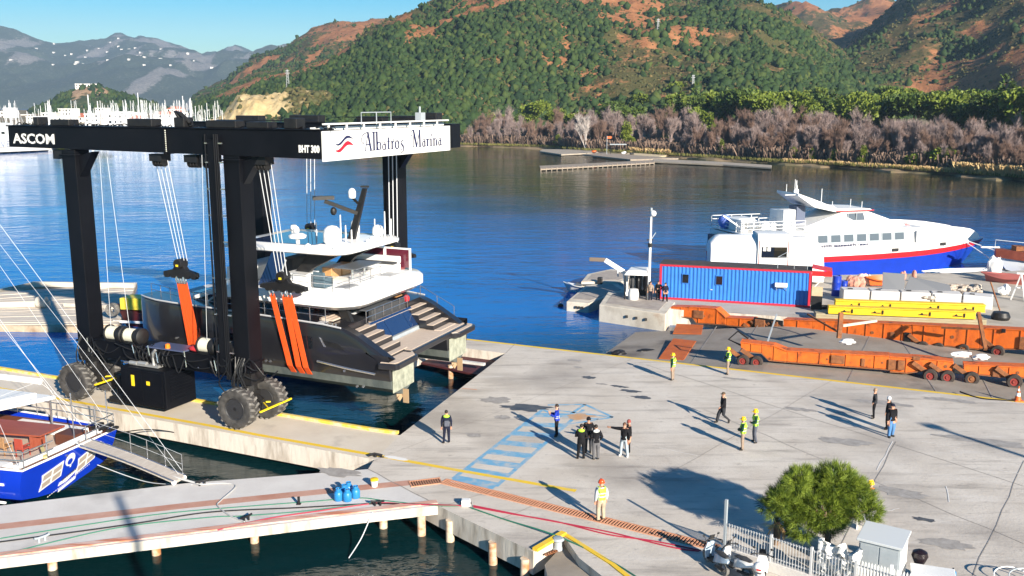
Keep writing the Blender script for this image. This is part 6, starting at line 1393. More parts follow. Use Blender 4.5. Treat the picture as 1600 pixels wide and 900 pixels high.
t = thing("boat_crane_arm", "white crane arm with brown tip reaching out over the water from the shelter", "crane", at(978, 466), 0)
p1 = at_depth(975, 425, at(978, 466).y + 1) - at(978, 466); p2 = at_depth(945, 406, at(978, 466).y + 1) - at(978, 466); p3 = at_depth(921, 405, at(978, 466).y + 1.5) - at(978, 466)
q = MB(); q.bar(p1, p2, .35, .42); q.build("arm", M_WHITE, t, bevel=.05); q = MB(); q.bar(p2, p3, .28, .36); q.build("arm_tip", mat("brown_arm_tip", (0.20, 0.15, 0.11), rough=.8), t, bevel=.05); q = MB(); q.bar(Vector((.2, .8, 0)), p1 + Vector((.1, 0, 0)), .4); q.build("pillar", M_WHITE, t); q = MB(); q.bar(p1.lerp(p2, .35), p1 * .7 + Vector((-.6, 0, .3)), .1); q.build("ram", M_GREY, t)
lp = at(1013, 470); lm = thing("lamp_post", "white lamp post with hooked head beside the workboat shelter", "lamp post", lp)
q = MB(); q.cyl((0, 0, 0), (.05, 0, 8.0), .15, .09, n=10); q.build("pole", M_WHITE, lm, smooth=True)
q = MB(); q.cyl((.03, 0, 4.9), (.03, 0, 5.25), .2, n=10); q.bx(-.3, .3, -.05, .05, 5.5, 5.6); q.build("collar", M_DARK, lm); q = MB(); q.bar((.05, 0, 5.5), (.5, 0, 6.2), .06); q.build("side_arm", M_GREY, lm)
q = MB(); q.ball((.22, -.1, 7.9), (.28, .28, .28)); q.build("lamp_head", M_WHITE, lm, smooth=True); q = MB(); q.cyl((.05, 0, 8.0), (.05, 0, 8.4), .1); q.build("lamp_cap", M_GREY, lm)
t = thing("mooring_buoy", "small dark mooring float on the water left of the pontoons", "buoy", at(876, 479, -1.4)); q = MB(); q.ball((0, 0, .1), (.28, .22, .2)); q.build("float_body", M_DARK, t, smooth=True); q = MB(); q.cyl((0, 0, .25), (0, 0, .4), .04); q.build("eye", M_GREY, t)
# ================================================================== people
CLOTH = {}
def cloth(name, c, c2=None):
    return mat("cloth_" + name, c, c2 or tuple(x * .75 for x in c), rough=.85, scale=9, spec=.2)
C_BLACK = cloth("black", (0.010, 0.010, 0.013)); C_NAVY = cloth("navy", (0.012, 0.016, 0.035)); C_CHAR = cloth("charcoal", (0.035, 0.038, 0.045)); C_GREYT = cloth("grey", (0.13, 0.13, 0.14))
C_KHAKI = cloth("khaki", (0.34, 0.26, 0.20)); C_BEIGE = cloth("beige", (0.46, 0.38, 0.28)); C_JEAN = cloth("jeans_blue", (0.09, 0.22, 0.45)); C_LJEAN = cloth("jeans_light", (0.42, 0.50, 0.55)); C_BLUEJ = cloth("royal_blue", (0.02, 0.05, 0.45)); C_GREENB = cloth("bottle_green", (0.012, 0.05, 0.035)); C_SLATE = cloth("slate", (0.10, 0.11, 0.14)); C_BROWN = cloth("brown", (0.12, 0.08, 0.05))
M_HIVIS = mat("hi_vis_lime", (0.42, 0.80, 0.04), (0.36, 0.70, 0.05), rough=.6, scale=4); M_HIORG = mat("hi_vis_orange", (0.85, 0.14, 0.02), rough=.6); M_REFL = mat("reflective_tape", (0.62, 0.65, 0.66), rough=.4)
M_SHOE = mat("dark_shoe", (0.02, 0.018, 0.016), rough=.6); M_SHOEW = mat("white_shoe", (0.65, 0.65, 0.64), rough=.6)
M_HAIR = mat("dark_hair", (0.018, 0.013, 0.010), rough=.7); M_HAIRB = mat("brown_hair", (0.10, 0.045, 0.025), rough=.7); M_HELY = mat("yellow_helmet", (0.85, 0.55, 0.01), rough=.3); M_HELO = mat("orange_helmet", (0.80, 0.08, 0.015), rough=.3); M_HELW = mat("white_helmet", (0.8, 0.8, 0.8), rough=.3); M_EYE = mat("eye_dark", (0.01, 0.008, 0.006), rough=.3)
PEOPLE = []
def person(label, px, py, yaw, top, bottom, h=1.75, shoe=None, arms=('down', 'down'), legs='stand', hat=None, vest=None, hood=None, extra=None, build=1.0, group=None, z=0.0, loc=None, lean=0.0):
    loc = loc or at(px, py, z)
    t = thing("person", label, "person", loc, R(yaw), group); s = h / 1.75
    V, E_, Rr, K = [], [], [], []
    def v(p, r, k, par=None):
        V.append((p[0] * 1.0, p[1], p[2])); Rr.append(r); K.append(k)
        if par is not None: E_.append((par, len(V) - 1))
        return len(V) - 1
    b = build
    pel = v((0, 0, .96), (.155 * b, .115 * b), 'B'); sp = v((0, .01 + lean * .3, 1.14), (.150 * b, .115 * b), 'T', pel); ch = v((0, .0 + lean * .7, 1.34), (.175 * b, .125 * b), 'T', sp)
    nk0 = v((0, .0 + lean, 1.47), (.085, .08), 'T', ch); nk = v((0, .01 + lean, 1.53), (.055, .055), 'S', nk0); hd = v((0, .025 + lean, 1.62), (.078, .092), 'S', nk); hd2 = v((0, .015 + lean, 1.70), (.066, .08), 'S', hd)
    v((0, .125 + lean, 1.615), (.016, .014), 'S', hd)
    for sx in (-1, 1):
        sh = v((sx * .175 * b, lean * .9, 1.425), (.075 * b, .072 * b), 'T', ch)
        a = arms[0 if sx < 0 else 1]
        if a == 'down': el, wr, hn, fd = (sx * .245 * b, -.03, 1.15), (sx * .25 * b, .03, .90), (sx * .245 * b, .05, .83), (0, .15, -1)
        elif a == 'front': el, wr, hn, fd = (sx * .25 * b, .02, 1.15), (sx * .10, .24, 1.10), (sx * .04, .27, 1.11), (-sx, .25, 0)
        elif a == 'phone': el, wr, hn, fd = (sx * .24 * b, .08, 1.16), (sx * .12, .32, 1.22), (sx * .09, .38, 1.26), (-sx * .3, .7, .7)
        elif a == 'pocket': el, wr, hn, fd = (sx * .28 * b, -.07, 1.17), (sx * .20 * b, .07, .98), (sx * .185 * b, .10, .93), (0, .3, -1)
        elif a == 'back': el, wr, hn, fd = (sx * .25 * b, -.12, 1.16), (sx * .10, -.20, .98), (sx * .04, -.21, .95), (-sx, -.1, -.3)
        elif a == 'point': el, wr, hn, fd = (sx * .44, .08, 1.43), (sx * .68, .14, 1.45), (sx * .76, .16, 1.46), (sx, .2, .02)
        elif a == 'swingf': el, wr, hn, fd = (sx * .23 * b, .08, 1.17), (sx * .22 * b, .24, 1.0), (sx * .21 * b, .30, .96), (0, .7, -.7)
        elif a == 'swingb': el, wr, hn, fd = (sx * .23 * b, -.14, 1.17), (sx * .24 * b, -.17, .93), (sx * .24 * b, -.17, .86), (0, -.05, -1)
        elif a == 'hips': el, wr, hn, fd = (sx * .36, -.06, 1.18), (sx * .19, .05, 1.03), (sx * .16, .09, 1.0), (-sx * .6, .6, -.3)
        el = v(el, (.058 * b, .055 * b), 'A', sh); wr = v(wr, (.040, .038), 'A', el); hv = v(hn, (.036, .022), 'H', wr)
        fd = Vector(fd).normalized(); sd_ = fd.cross(Vector((0.1, .95, .3)) if abs(fd.y) < .8 else Vector((1, 0, .2))).normalized(); H_ = Vector(V[hv]); pal = fd.cross(sd_)
        for fi, (off, ln) in enumerate(((-.030, .070), (-.010, .082), (.010, .076), (.029, .058))):
            k0 = v(H_ + fd * .045 + sd_ * off, (.010, .010), 'H', hv); k1 = v(H_ + fd * (.045 + ln * .55) + sd_ * off * 1.1 + pal * .008, (.009, .009), 'H', k0); v(H_ + fd * (.045 + ln) + sd_ * off * 1.05 + pal * .025, (.0075, .0075), 'H', k1)
        t0 = v(H_ + fd * .01 - sd_ * .042 + pal * .012, (.011, .011), 'H', hv); v(H_ + fd * .05 - sd_ * .060 + pal * .022, (.009, .009), 'H', t0)
        hp = v((sx * .095 * b, 0, .90), (.092 * b, .095 * b), 'L', pel)
        if legs == 'walk': kn, an, to = ((sx * .09, .22, .50), (sx * .08, .30, .10), (sx * .085, .44, .06)) if sx > 0 else ((sx * .09, .0, .49), (sx * .09, -.33, .20), (sx * .09, -.27, .05))
        elif legs == 'apart': kn, an, to = (sx * .15, .03, .50), (sx * .19, 0, .09), (sx * .22, .13, .04)
        elif legs == 'ease': kn, an, to = ((sx * .11, .05, .50), (sx * .12, .02, .09), (sx * .14, .15, .04)) if sx > 0 else ((sx * .12, .03, .50), (sx * .16, -.06, .09), (sx * .20, .06, .04))
        else: kn, an, to = (sx * .105, .02, .50), (sx * .105, -.01, .09), (sx * .12, .13, .04)
        kn = v(kn, (.066 * b, .068 * b), 'L', hp); an = v(an, (.052, .054), 'L', kn); hl = Vector(V[an]); f1 = v((hl.x, hl.y + .02, max(.045, to[2])), (.042, .045), 'F', an); v(to, (.040, .032), 'F', f1)
    me = bpy.data.meshes.new("body"); me.from_pydata([Vector(p) * s for p in V], E_, [])
    ob = bpy.data.objects.new("body", me); COL.objects.link(ob)
    md = ob.modifiers.new("skin", 'SKIN'); md.use_smooth_shade = True
    for i, sv in enumerate(me.skin_vertices[0].data): sv.radius = (Rr[i][0] * s, Rr[i][1] * s); sv.use_root = (i == 0)
    PEOPLE.append((ob, t, V, E_, K, s, top, bottom, shoe or M_SHOE))
    mats_ = None
    hc = Vector((0, .018 + lean, 1.655)) * s
    def dome(name, m, r, z0, z1, brim=None, dz=0.0):
        q = MB(); q.lathe([(r * 1.0, z0), (r * 1.02, z0 + (z1 - z0) * .35), (r * .85, z0 + (z1 - z0) * .72), (r * .5, z0 + (z1 - z0) * .95), (.005, z1)], 14, (hc.x, hc.y - .005, 0)); 
        if brim == 'round': q.lathe([(r, z0 + .003), (r * 1.22, z0 - .012), (r * 1.22, z0 - .002), (r, z0 + .016)], 14, (hc.x, hc.y, 0))
        o = q.build(name, m, t, smooth=True, angle=60)
        if brim: 
            p = MB(); p.ball((hc.x, hc.y + r * 1.1, z0 + .008), (r * .72, r * .62, .012), 10, 5); p.build("peak", m, o, smooth=True)
        return o
    zt_ = 1.79 * s
    if hat:
        kind, m = hat
        if kind == 'helmet':
            o = dome("helmet", m, .122 * s, 1.665 * s, 1.815 * s, 'round'); q = MB(); q.bx(hc.x - .014, hc.x + .014, hc.y - .09, hc.y + .09, 1.795 * s, 1.825 * s); q.build("ridge", m, o, bevel=.008)
        elif kind == 'cap': dome("cap", m, .104 * s, 1.675 * s, 1.785 * s, 'peak')
        elif kind == 'beanie': dome("beanie", m, .107 * s, 1.645 * s, 1.80 * s)
        else: 
            q = MB(); q.ball((hc.x, hc.y - .012, 1.69 * s), (.093 * s, .108 * s, .098 * s), 12, 8); q.build("hair", m, t, smooth=True)
    for sx in (-1, 1):
        q = MB(); q.ball((sx * .034 * s, hc.y + .088 * s, 1.645 * s), (.012, .008, .008), 6, 4); q.build("eye", M_EYE, t, smooth=True)
        q = MB(); q.ball((sx * .083 * s, hc.y - .005, 1.635 * s), (.012, .025, .034), 6, 5); q.build("ear", M_SKIN, t, smooth=True)
    def tor(z, k=1.0): 
        zz = [.9, 1.0, 1.14, 1.34, 1.43, 1.47]; rx = [.175, .175, .172, .205, .215, .12]; ry = [.14, .135, .132, .15, .13, .11]
        return np.interp(z, zz, rx) * b * k * s, np.interp(z, zz, ry) * b * k * s
    def band(name, m, z0, z1, k, n=5, par=None):
        rings = []
        for i in range(n + 1):
            z = z0 + (z1 - z0) * i / n; a, c = tor(z, k); yy = np.interp(z, [.9, 1.14, 1.34, 1.5], [0, lean * .3, lean * .7, lean]) * s
            rings.append([(a * math.cos(2 * math.pi * j / 18), yy + c * math.sin(2 * math.pi * j / 18), z * s) for j in range(18)])
        q = MB(); q.loft(rings); return q.build(name, m, par or t, smooth=True, angle=60)
    if vest:
        vm = vest; vb = band("vest", vm, .93, 1.43, 1.08); band("reflective_band", M_REFL, 1.06, 1.11, 1.11, 1, vb); band("reflective_band", M_REFL, 1.21, 1.26, 1.11, 1, vb)
        for sx in (-1, 1): q = MB(); q.tube([(sx * .11 * s, .15 * s, 1.26 * s), (sx * .12 * s, .09 * s, 1.47 * s), (sx * .12 * s, -.07 * s, 1.48 * s), (sx * .11 * s, -.16 * s, 1.26 * s)], .035 * s, 6); q.build("shoulder_strap", vm, vb)
    else:
        band("jacket_hem", top, .90, 1.02, 1.06, 2)
    if hood: q = MB(); q.ball((0, -.06 * s + lean * s, 1.47 * s), (.17 * s, .10 * s, .085 * s), 12, 7); q.build("collar", hood, t, smooth=True)
    if extra == 'bag': q = MB(); q.bx(-.14, .14, -.30, -.17, .98, 1.30); q.build("rucksack", C_SLATE, t, bevel=.05)
    if extra == 'bands': band("reflective_band", M_REFL, 1.03, 1.06, 1.07, 1); band("reflective_band", M_REFL, 1.12, 1.15, 1.07, 1)
    if extra == 'phone': q = MB(); q.bx(-.035, .035, .42 * s, .44 * s, 1.24 * s, 1.40 * s); q.build("phone", M_DARK, t)
    return t
def finish_people():
    dg = bpy.context.evaluated_depsgraph_get()
    for ob, t, V, E_, K, s, top, bottom, shoe in PEOPLE:
        me = bpy.data.meshes.new_from_object(ob.evaluated_get(dg)); old = ob.data; ob.modifiers.clear(); ob.data = me; bpy.data.meshes.remove(old); ob.parent = t
        me.materials.clear()
        for m in (top, bottom, M_SKIN, shoe): me.materials.append(m)
        n = len(me.polygons); c = np.empty(n * 3); me.polygons.foreach_get('center', c); c = c.reshape(-1, 3) / s
        A_ = np.array([V[a] for a, b in E_]); B2 = np.array([V[b] for a, b in E_]); kk = np.array([{'B': 1, 'T': 0, 'A': 0, 'S': 2, 'H': 2, 'L': 1, 'F': 3}[K[b]] for a, b in E_])
        d = B2 - A_; L2 = (d ** 2).sum(1); tt = np.clip(((c[:, None] - A_[None]) * d[None]).sum(-1) / L2[None], 0, 1); dist = ((c[:, None] - (A_[None] + tt[..., None] * d[None])) ** 2).sum(-1)
        me.polygons.foreach_set('material_index', kk[dist.argmin(1)].astype(np.int32)); me.polygons.foreach_set('use_smooth', np.ones(n, bool)); me.update()
person("person in dark uniform with lime shoulders and backpack, alone by the dock edge", 698, 692, 8, C_NAVY, C_NAVY, 1.76, hat=('hair', M_HAIR), hood=M_HIVIS, extra='bag', legs='ease')
person("person in royal blue jacket with pale bands looking at a phone", 870, 682, 80, C_BLUEJ, C_BLACK, 1.78, arms=('phone', 'phone'), hat=('hair', M_HAIR), extra='bands')
person("person in black with lime collar, seen from behind, left of the talking trio", 908, 717, -12, C_BLACK, C_BLACK, 1.80, arms=('front', 'front'), hat=('hair', M_HAIR), hood=M_HIVIS, legs='ease', build=1.06)
person("person in black facing the two others in the middle of the talking trio", 919, 707, 175, C_BLACK, C_CHAR, 1.86, arms=('pocket', 'pocket'), hat=('beanie', C_BLACK), build=1.0)
person("person in black jacket and grey trousers at the right of the talking trio", 931, 718, 12, C_BLACK, C_GREYT, 1.78, arms=('front', 'pocket'), hat=('hair', M_HAIR), hood=M_REFL, lean=.05)
person("person in black jacket and pale jeans pointing with an outstretched arm", 975, 713, 150, C_BLACK, C_LJEAN, 1.76, M_SHOEW, arms=('down', 'point'), hat=('hair', M_HAIRB), legs='apart')
person("person in black standing just behind the pointing person", 982, 707, 95, C_BLACK, C_BLACK, 1.72, arms=('down', 'front'), hat=('beanie', mat("maroon_beanie", (0.25, 0.05, 0.04), rough=.8)))
person("person in dark jacket and cap striding alone across the apron", 1129, 661, 98, C_BLACK, C_CHAR, 1.76, arms=('swingf', 'swingb'), legs='walk', hat=('cap', C_BROWN), hood=C_BEIGE)
person("worker with yellow helmet, lime vest and pale khaki trousers, nearer of the close pair", 1160, 703, 70, C_GREENB, C_KHAKI, 1.72, arms=('front', 'front'), hat=('helmet', M_HELY), vest=M_HIVIS)
person("worker with yellow helmet, lime vest and slate trousers, farther of the close pair", 1179, 691, 85, C_GREENB, C_SLATE, 1.76, arms=('front', 'down'), hat=('helmet', M_HELY), vest=M_HIVIS, legs='ease')
person("lone helmeted worker in lime vest near the orange plate on the slipway side", 1051, 594, 60, C_GREENB, C_KHAKI, 1.74, hat=('helmet', M_HELY), vest=M_HIVIS)
person("helmeted worker in lime vest on the yellow line in front of the orange hauler wheels", 1137, 585, 75, C_GREENB, C_KHAKI, 1.78, arms=('front', 'front'), hat=('helmet', M_HELY), vest=M_HIVIS)
person("person in dark jacket with fair hair, farther one of the right-hand group", 1365, 653, 70, C_CHAR, C_BLACK, 1.72, arms=('pocket', 'pocket'), legs='apart', hat=('hair', mat("fair_hair", (0.3, 0.2, 0.12), rough=.7)))
person("person in black coat and blue jeans on the right of the apron", 1391, 683, -160, C_BLACK, C_JEAN, 1.84, arms=('pocket', 'down'), legs='ease', hat=('cap', C_NAVY), build=1.08)
person("person with pale cap mostly hidden behind the black coat and blue jeans", 1386, 671, 60, C_BLACK, C_BLACK, 1.84, arms=('pocket', 'pocket'), hat=('beanie', mat("pale_cap", (0.62, 0.64, 0.66), rough=.7)))
person("worker with orange helmet and lime vest standing beside the drain grating", 939, 813, 20, C_REFLT if False else cloth("pale_shirt", (0.5, 0.54, 0.58)), C_BEIGE, 1.80, hat=('helmet', M_HELO), vest=M_HIVIS, legs='ease')
person("worker in orange vest and grey trousers half hidden behind the round pine", 1357, 814, 100, C_SLATE, cloth("lilac_grey", (0.30, 0.28, 0.33)), 1.78, hat=('helmet', M_HELY), vest=M_HIORG, legs='ease')
person("person in beige jacket standing left of the blue container", 1016, 470, 170, C_KHAKI, C_NAVY, 1.76, hat=('hair', M_HAIR), z=.05)
person("person in black standing in the middle of the trio by the container", 1028, 470, 180, C_BLACK, C_BLACK, 1.80, hat=('hair', M_HAIR), arms=('hips', 'down'), z=.05)
person("person in dark clothes with legs apart at the container's corner", 1039, 472, 190, C_NAVY, C_BLACK, 1.74, hat=('hair', M_HAIR), arms=('pocket', 'pocket'), legs='apart', z=.05)
finish_people()

# ================================================================== blue sailing boat at the near left
Q1, Q2 = at(35, 736, 1.2), at(183, 669, 1.2); mid = (Q1 + Q2) / 2; dy = (Q1 - Q2); ga = math.atan2(dy.y, dy.x) - R(90)
gul = thing("sailing_boat", "blue hulled wooden sailing boat moored stern to the pier with white cushions on deck", "sailing boat", (mid.x, mid.y, -1.4), ga); gul['_off'] = (0, 0, 1.4)
def gp(q, n, m, parent=None, **k):
    o = q.build(n, m, parent or gul, **k)
    if parent is None: o.location = (0, 0, 1.4)
    return o
HB = dy.length / 2
M_GBLUE = mat("gloss_blue_topsides", (0.006, 0.04, 0.50), (0.006, 0.034, 0.42), rough=.14, scale=.6, coat=.6)
sect = lambda w, z1, zb: [(-w, z1), (-w * .99, .45), (-w * .90, -.4), (-w * .55, -1.15 + zb), (0, -1.45 + zb), (w * .55, -1.15 + zb), (w * .90, -.4), (w * .99, .45), (w, z1)]
q = MB(); rings = []
for x, w, z1, dx in ((0, HB, 1.2, .9), (1.5, HB + .15, 1.2, .4), (4, HB + .3, 1.25, .0), (9, HB + .35, 1.35, 0), (15, HB * .85, 1.7, 0), (20, HB * .4, 2.3, 0), (22, .12, 2.6, 0)):
    rings.append([(x + dx * max(0, (1.2 - z)) / 2.6, y, z) for y, z in sect(w, z1, .45 if x == 0 else 0)])
q.loft(rings, closed=False); hull_g = gp(q, "hull", M_GBLUE, smooth=True, angle=30)
q = MB(); P = [(x - .04, -w - .05, z1) for x, w, z1 in ((0, HB, 1.2),)]
edge = [(9, HB + .37, 1.36), (4, HB + .32, 1.26), (1.5, HB + .17, 1.21), (-.02, HB + .02, 1.21)]
rim = [(x, -y, z) for x, y, z in edge] + [(-.05, -HB * .5, 1.22), (-.06, 0, 1.23), (-.05, HB * .5, 1.22)] + edge[::-1]
q.tube(rim, .055, 6); gp(q, "white_rim", M_WHITE, smooth=True)
for z in (.42, -.45):
    q = MB(); q.tube([(1.1, HB * .99 + .1, z), (4, HB * 1.02 + .28, z), (9, HB + .36, z + .05)], .06, 5); gp(q, "white_stripe", M_WHITE)
q = MB(); q.cyl((2.2, HB + .05, -.02), (2.2, HB + .27, -.02), .22, n=14); gp(q, "porthole", M_STEEL)
q = MB(); q.ball((1.5, HB + .35, -1.0), (.45, .22, .25)); gp(q, "fender", M_WHITE, smooth=True)
q = MB(); q.prism([(0.28, -HB + .1), (9, -HB - .25), (9, HB + .25), (.28, HB - .1)], .62, .70); gp(q, "deck", M_TEAK)
q = MB(); q.prism([(.20, -HB + .06), (.34, -HB + .06), (.34, HB - .06), (.20, HB - .06)], .705, 1.19); gp(q, "bulwark_stern", mat("dark_mahogany", (0.10, 0.035, 0.02), rough=.5))
for sx in (-1, 1):
    q = MB(); q.extr([(.6, 1.16), (8, 1.2), (8, .705), (.6, .705)], 'y', sx * (HB - .12) - .05, sx * (HB - .12) + .05); gp(q, "bulwark_side", MATS["dark_mahogany"])
# badge on the transom: two framed lattices, a round crest and a name plate
rk = .9 / 2.6
def tp_(y, z, d): return (rk * (1.2 - z) - d, y, z)
def tplate(pts, d0, d1, name, m, parent):
    q = MB(); n = len(pts); q.add([tp_(y, z, d0) for y, z in pts] + [tp_(y, z, d1) for y, z in pts], [tuple(range(n)), tuple(range(2 * n - 1, n - 1, -1))] + [(i, (i + 1) % n, (i + 1) % n + n, i + n) for i in range(n)]); return q.build(name, m, parent)
M_TAN = mat("tan_panel", (0.36, 0.30, 0.25), rough=.6)
for y0, y1, sk, nm in ((1.75, .45, .30, 0), (-.55, -1.75, .42, 1)):
    f = lambda s_, t_: (y0 + (y1 - y0) * s_, -.42 + sk * s_ + .95 * t_ * (1 - .1 * s_))
    fr = tplate([f(0, 0), f(1, 0.05), f(1, 1), f(.0, .9), f(.06, .5)], .012, .03, "badge_frame", M_WHITE, hull_g)
    for i in range(2):
        for j in range(2): tplate([f(.08 + .47 * i, .10 + .42 * j), f(.46 + .47 * i, .13 + .42 * j), f(.46 + .47 * i, .44 + .42 * j), f(.08 + .47 * i, .40 + .42 * j)], .033, .04, "badge_field", M_TAN, hull_g)
tplate([(.45, -.45), (-.55, -.1), (-.8, .05), (-.55, -.25), (.0, -.55), (.5, -.62)], .013, .03, "badge_scroll", M_WHITE, hull_g)
tplate([(.02 + .30 * math.cos(a), .62 + .34 * math.sin(a)) for a in np.linspace(0, 6.1, 16)], .012, .03, "crest", M_WHITE, hull_g)
tplate([(.02 + .17 * math.cos(a), .52 + .17 * math.sin(a)) for a in np.linspace(0, 6.1, 10)], .031, .036, "crest_field", M_GBLUE, hull_g)
tplate([(-.05, .38), (-.12, .38), (-.12, .18), (-.05, .18)], .012, .03, "crest_stem", M_WHITE, hull_g)
tplate([(.42, -.98), (-.62, -.66), (-.62, -.50), (.42, -.82)], .013, .03, "name_plate", M_WHITE, hull_g)
q = MB()
for k in range(9):
    y = .34 - k * .1; z = -.42 + k * .033; q.add([tp_(y, z, .045), tp_(y - .06, z + .02, .045), tp_(y - .06, z + .16, .045), tp_(y, z + .14, .045)], [(0, 1, 2, 3)])
q.build("badge_letters", M_DARK, hull_g, kind='stuff')
q = MB()
for k in range(22): y = 1.1 - k * .12; z = -.98 + k * .035; q.add([tp_(y, z, .02), tp_(y - .07, z + .02, .02), tp_(y - .07, z + .07, .02), tp_(y, z + .05, .02)], [(0, 1, 2, 3)])
q.build("hull_letters", M_WHITE, hull_g, kind='stuff')
q = MB(); q.cyl(tp_(.35, .95, -.02), tp_(.35, .95, .06), .06, n=8); gp(q, "stern_light", M_STEEL)
# deck furniture: cushions round the stern, table, chairs, cabin roof
M_CUSHW = mat("white_cushion", (0.76, 0.76, 0.75), (0.68, 0.68, 0.67), rough=.8, scale=3)
for a, b, w, z in (((.75, HB - .5), (.75, -HB + .9), .8, .71), ((1.4, HB - .5), (7.0, HB - .35), .75, .71), ((1.6, -HB + .55), (6.0, -HB + .4), .7, .71)):
    q = MB(); q.bar((a[0], a[1], z + .22), (b[0], b[1], z + .22), w, .42); gp(q, "cushion", M_CUSHW, bevel=.06)
for a, b in (((.34, HB - .3), (.34, -HB + .6)), ((1.3, HB - .08), (7.0, HB + .1))):
    q = MB(); q.bar((a[0] + .1, a[1], 1.28), (b[0] + .1, b[1], 1.28), .12, .3); gp(q, "backrest", M_CUSHW, bevel=.04)
q = MB(); q.prism([(2.2, -1.9), (6.8, -1.6), (6.8, .35), (2.2, -.25)], 1.42, 1.5); gp(q, "dining_table", mat("mahogany_table", (0.25, 0.055, 0.03), (0.33, 0.09, 0.05), rough=.45, scale=2, stretch=(.5, 4, 1)))
for x in (2.8, 6.2):
    q = MB(); q.bx(x, x + .12, -1.2, -.3, .71, 1.415); gp(q, "table_leg", MATS["mahogany_table"])
M_WICK = mat("wicker", (0.42, 0.24, 0.11), (0.28, 0.14, 0.06), rough=.8, scale=14); M_WICK2 = mat("red_cushioned_wicker", (0.35, 0.05, 0.03), rough=.8)
def chair(x, y, rz, m, label):
    w = Matrix.Rotation(ga, 4, 'Z') @ Vector((x, y, 0)); t = thing("deck_chair", label, "chair", (mid.x + w.x, mid.y + w.y, .70), ga + rz, "chairs at the boat's dining table")
    q = MB(); q.bx(-.25, .25, -.25, .25, .40, .46); q.build("seat", m, t, bevel=.01)
    q = MB(); q.bx(-.25, -.20, -.25, .25, .46, .95); q.build("backrest", m, t, bevel=.02)
    for a in (-.22, .2):
        for b in (-.22, .2): q = MB(); q.bx(a, a + .04, b, b + .04, 0.002, .40); q.build("leg", m, t)
    for b in (-.27, .23): q = MB(); q.bx(-.2, .22, b, b + .04, .62, .66); q.build("armrest", m, t)
chair(2.5, .55, R(-90), M_WICK2, "red seated wicker chair nearest the stern at the boat's table"); chair(3.5, .65, R(-95), M_WICK, "wicker chair second from the stern at the boat's table"); chair(4.6, .85, R(-85), M_WICK, "tan wicker chair at the middle of the boat's table"); chair(5.7, 1.0, R(-90), M_WICK, "wicker chair farthest from the stern at the boat's table")
q = MB(); q.prism([(3.3, -2.6), (12, -2.7), (12, 1.2), (4.6, .2)], 2.55, 2.75); q.prism([(4.2, -2.3), (12, -2.4), (12, .9), (5.2, 0)], 2.751, 2.9); gp(q, "cabin_roof", M_WHITE, bevel=.05)
for x, y in ((3.5, -2.4), (4.9, .2), (8.5, -2.5), (8.5, .7)): q = MB(); q.cyl((x, y, .7), (x, y, 2.55), .06, n=8); gp(q, "roof_post", M_STEEL)
q = MB(); q.bx(7.5, 12, -2.0, .5, .705, 2.5); gp(q, "deckhouse", mat("deckhouse_wood", (0.2, 0.07, 0.035), rough=.5))
q = MB(); q.cyl((2.6, -1.0, 4.0), (13, -.2, 4.4), .16, n=10); gp(q, "boom", M_WHITE)
q = MB(); q.cyl((13.0, -.1, .7), (13.2, -.1, 25), .22, .12, n=12); gp(q, "mast", M_WHITE)
q = MB(); q.bx(1.0, 2.2, -HB + .9, -HB + 1.9, .71, 1.3); gp(q, "deck_winch", MATS["dark_mahogany"], bevel=.05)
q = MB(); q.ball((1.9, -1.9, .95), (.45, .45, .25)); gp(q, "red_ring", M_COVR, smooth=True)
q = MB(); q.bar((1.6, .3, 1.25), (.1, 1.6, 1.3), .16, .08); gp(q, "yellow_pole", mat("pale_yellow_pole", (0.68, 0.55, 0.22), rough=.6))
pr = [(8, HB + .25, 1.3), (4, HB + .25, 1.25), (1.5, HB + .1, 1.2), (.05, HB - .15, 1.2), (-.02, 1.2, 1.2)]
pl_ = [(-.02, -.9, 1.2), (.05, -HB + .15, 1.2), (1.5, -HB - .1, 1.2), (4, -HB - .25, 1.25), (8, -HB - .25, 1.3)]
for P in (pr, pl_):
    P = [Vector(p) for p in P]
    for dz in (.42, .8): q = MB(); q.tube([p + Vector((0, 0, dz)) for p in P], .03, 6); gp(q, "guard_rail", M_STEEL)
    for a, b in zip(P, P[1:]):
        k = max(1, round((b - a).length / 1.4))
        for i in range(k): c = a.lerp(b, i / k); q = MB(); q.cyl(c, c + Vector((0, 0, .82)), .028, n=6); gp(q, "stanchion", M_STEEL)
for x, y, h in ((.2, -HB + .4, 2.6), (.3, -HB + 1.1, 2.0), (.2, HB - 1.7, 1.6), (1.0, -1.2, 2.8)): q = MB(); q.cyl((x, y, .7), (x, y, .7 + h), .035, n=6); gp(q, "flag_staff", M_STEEL)
for k in range(4): q = MB(); q.bx(-.3 + .3 * k, -.1 + .3 * k, -HB + .2, -HB + .9, 1.3 + .1 * (k % 2), 1.42 + .1 * (k % 2)); gp(q, "davit_block", M_DARK)
GM = Matrix.Translation((mid.x, mid.y, 0)) @ Matrix.Rotation(ga, 4, 'Z')
gw = lambda x, y, z: GM @ Vector((x, y, z))
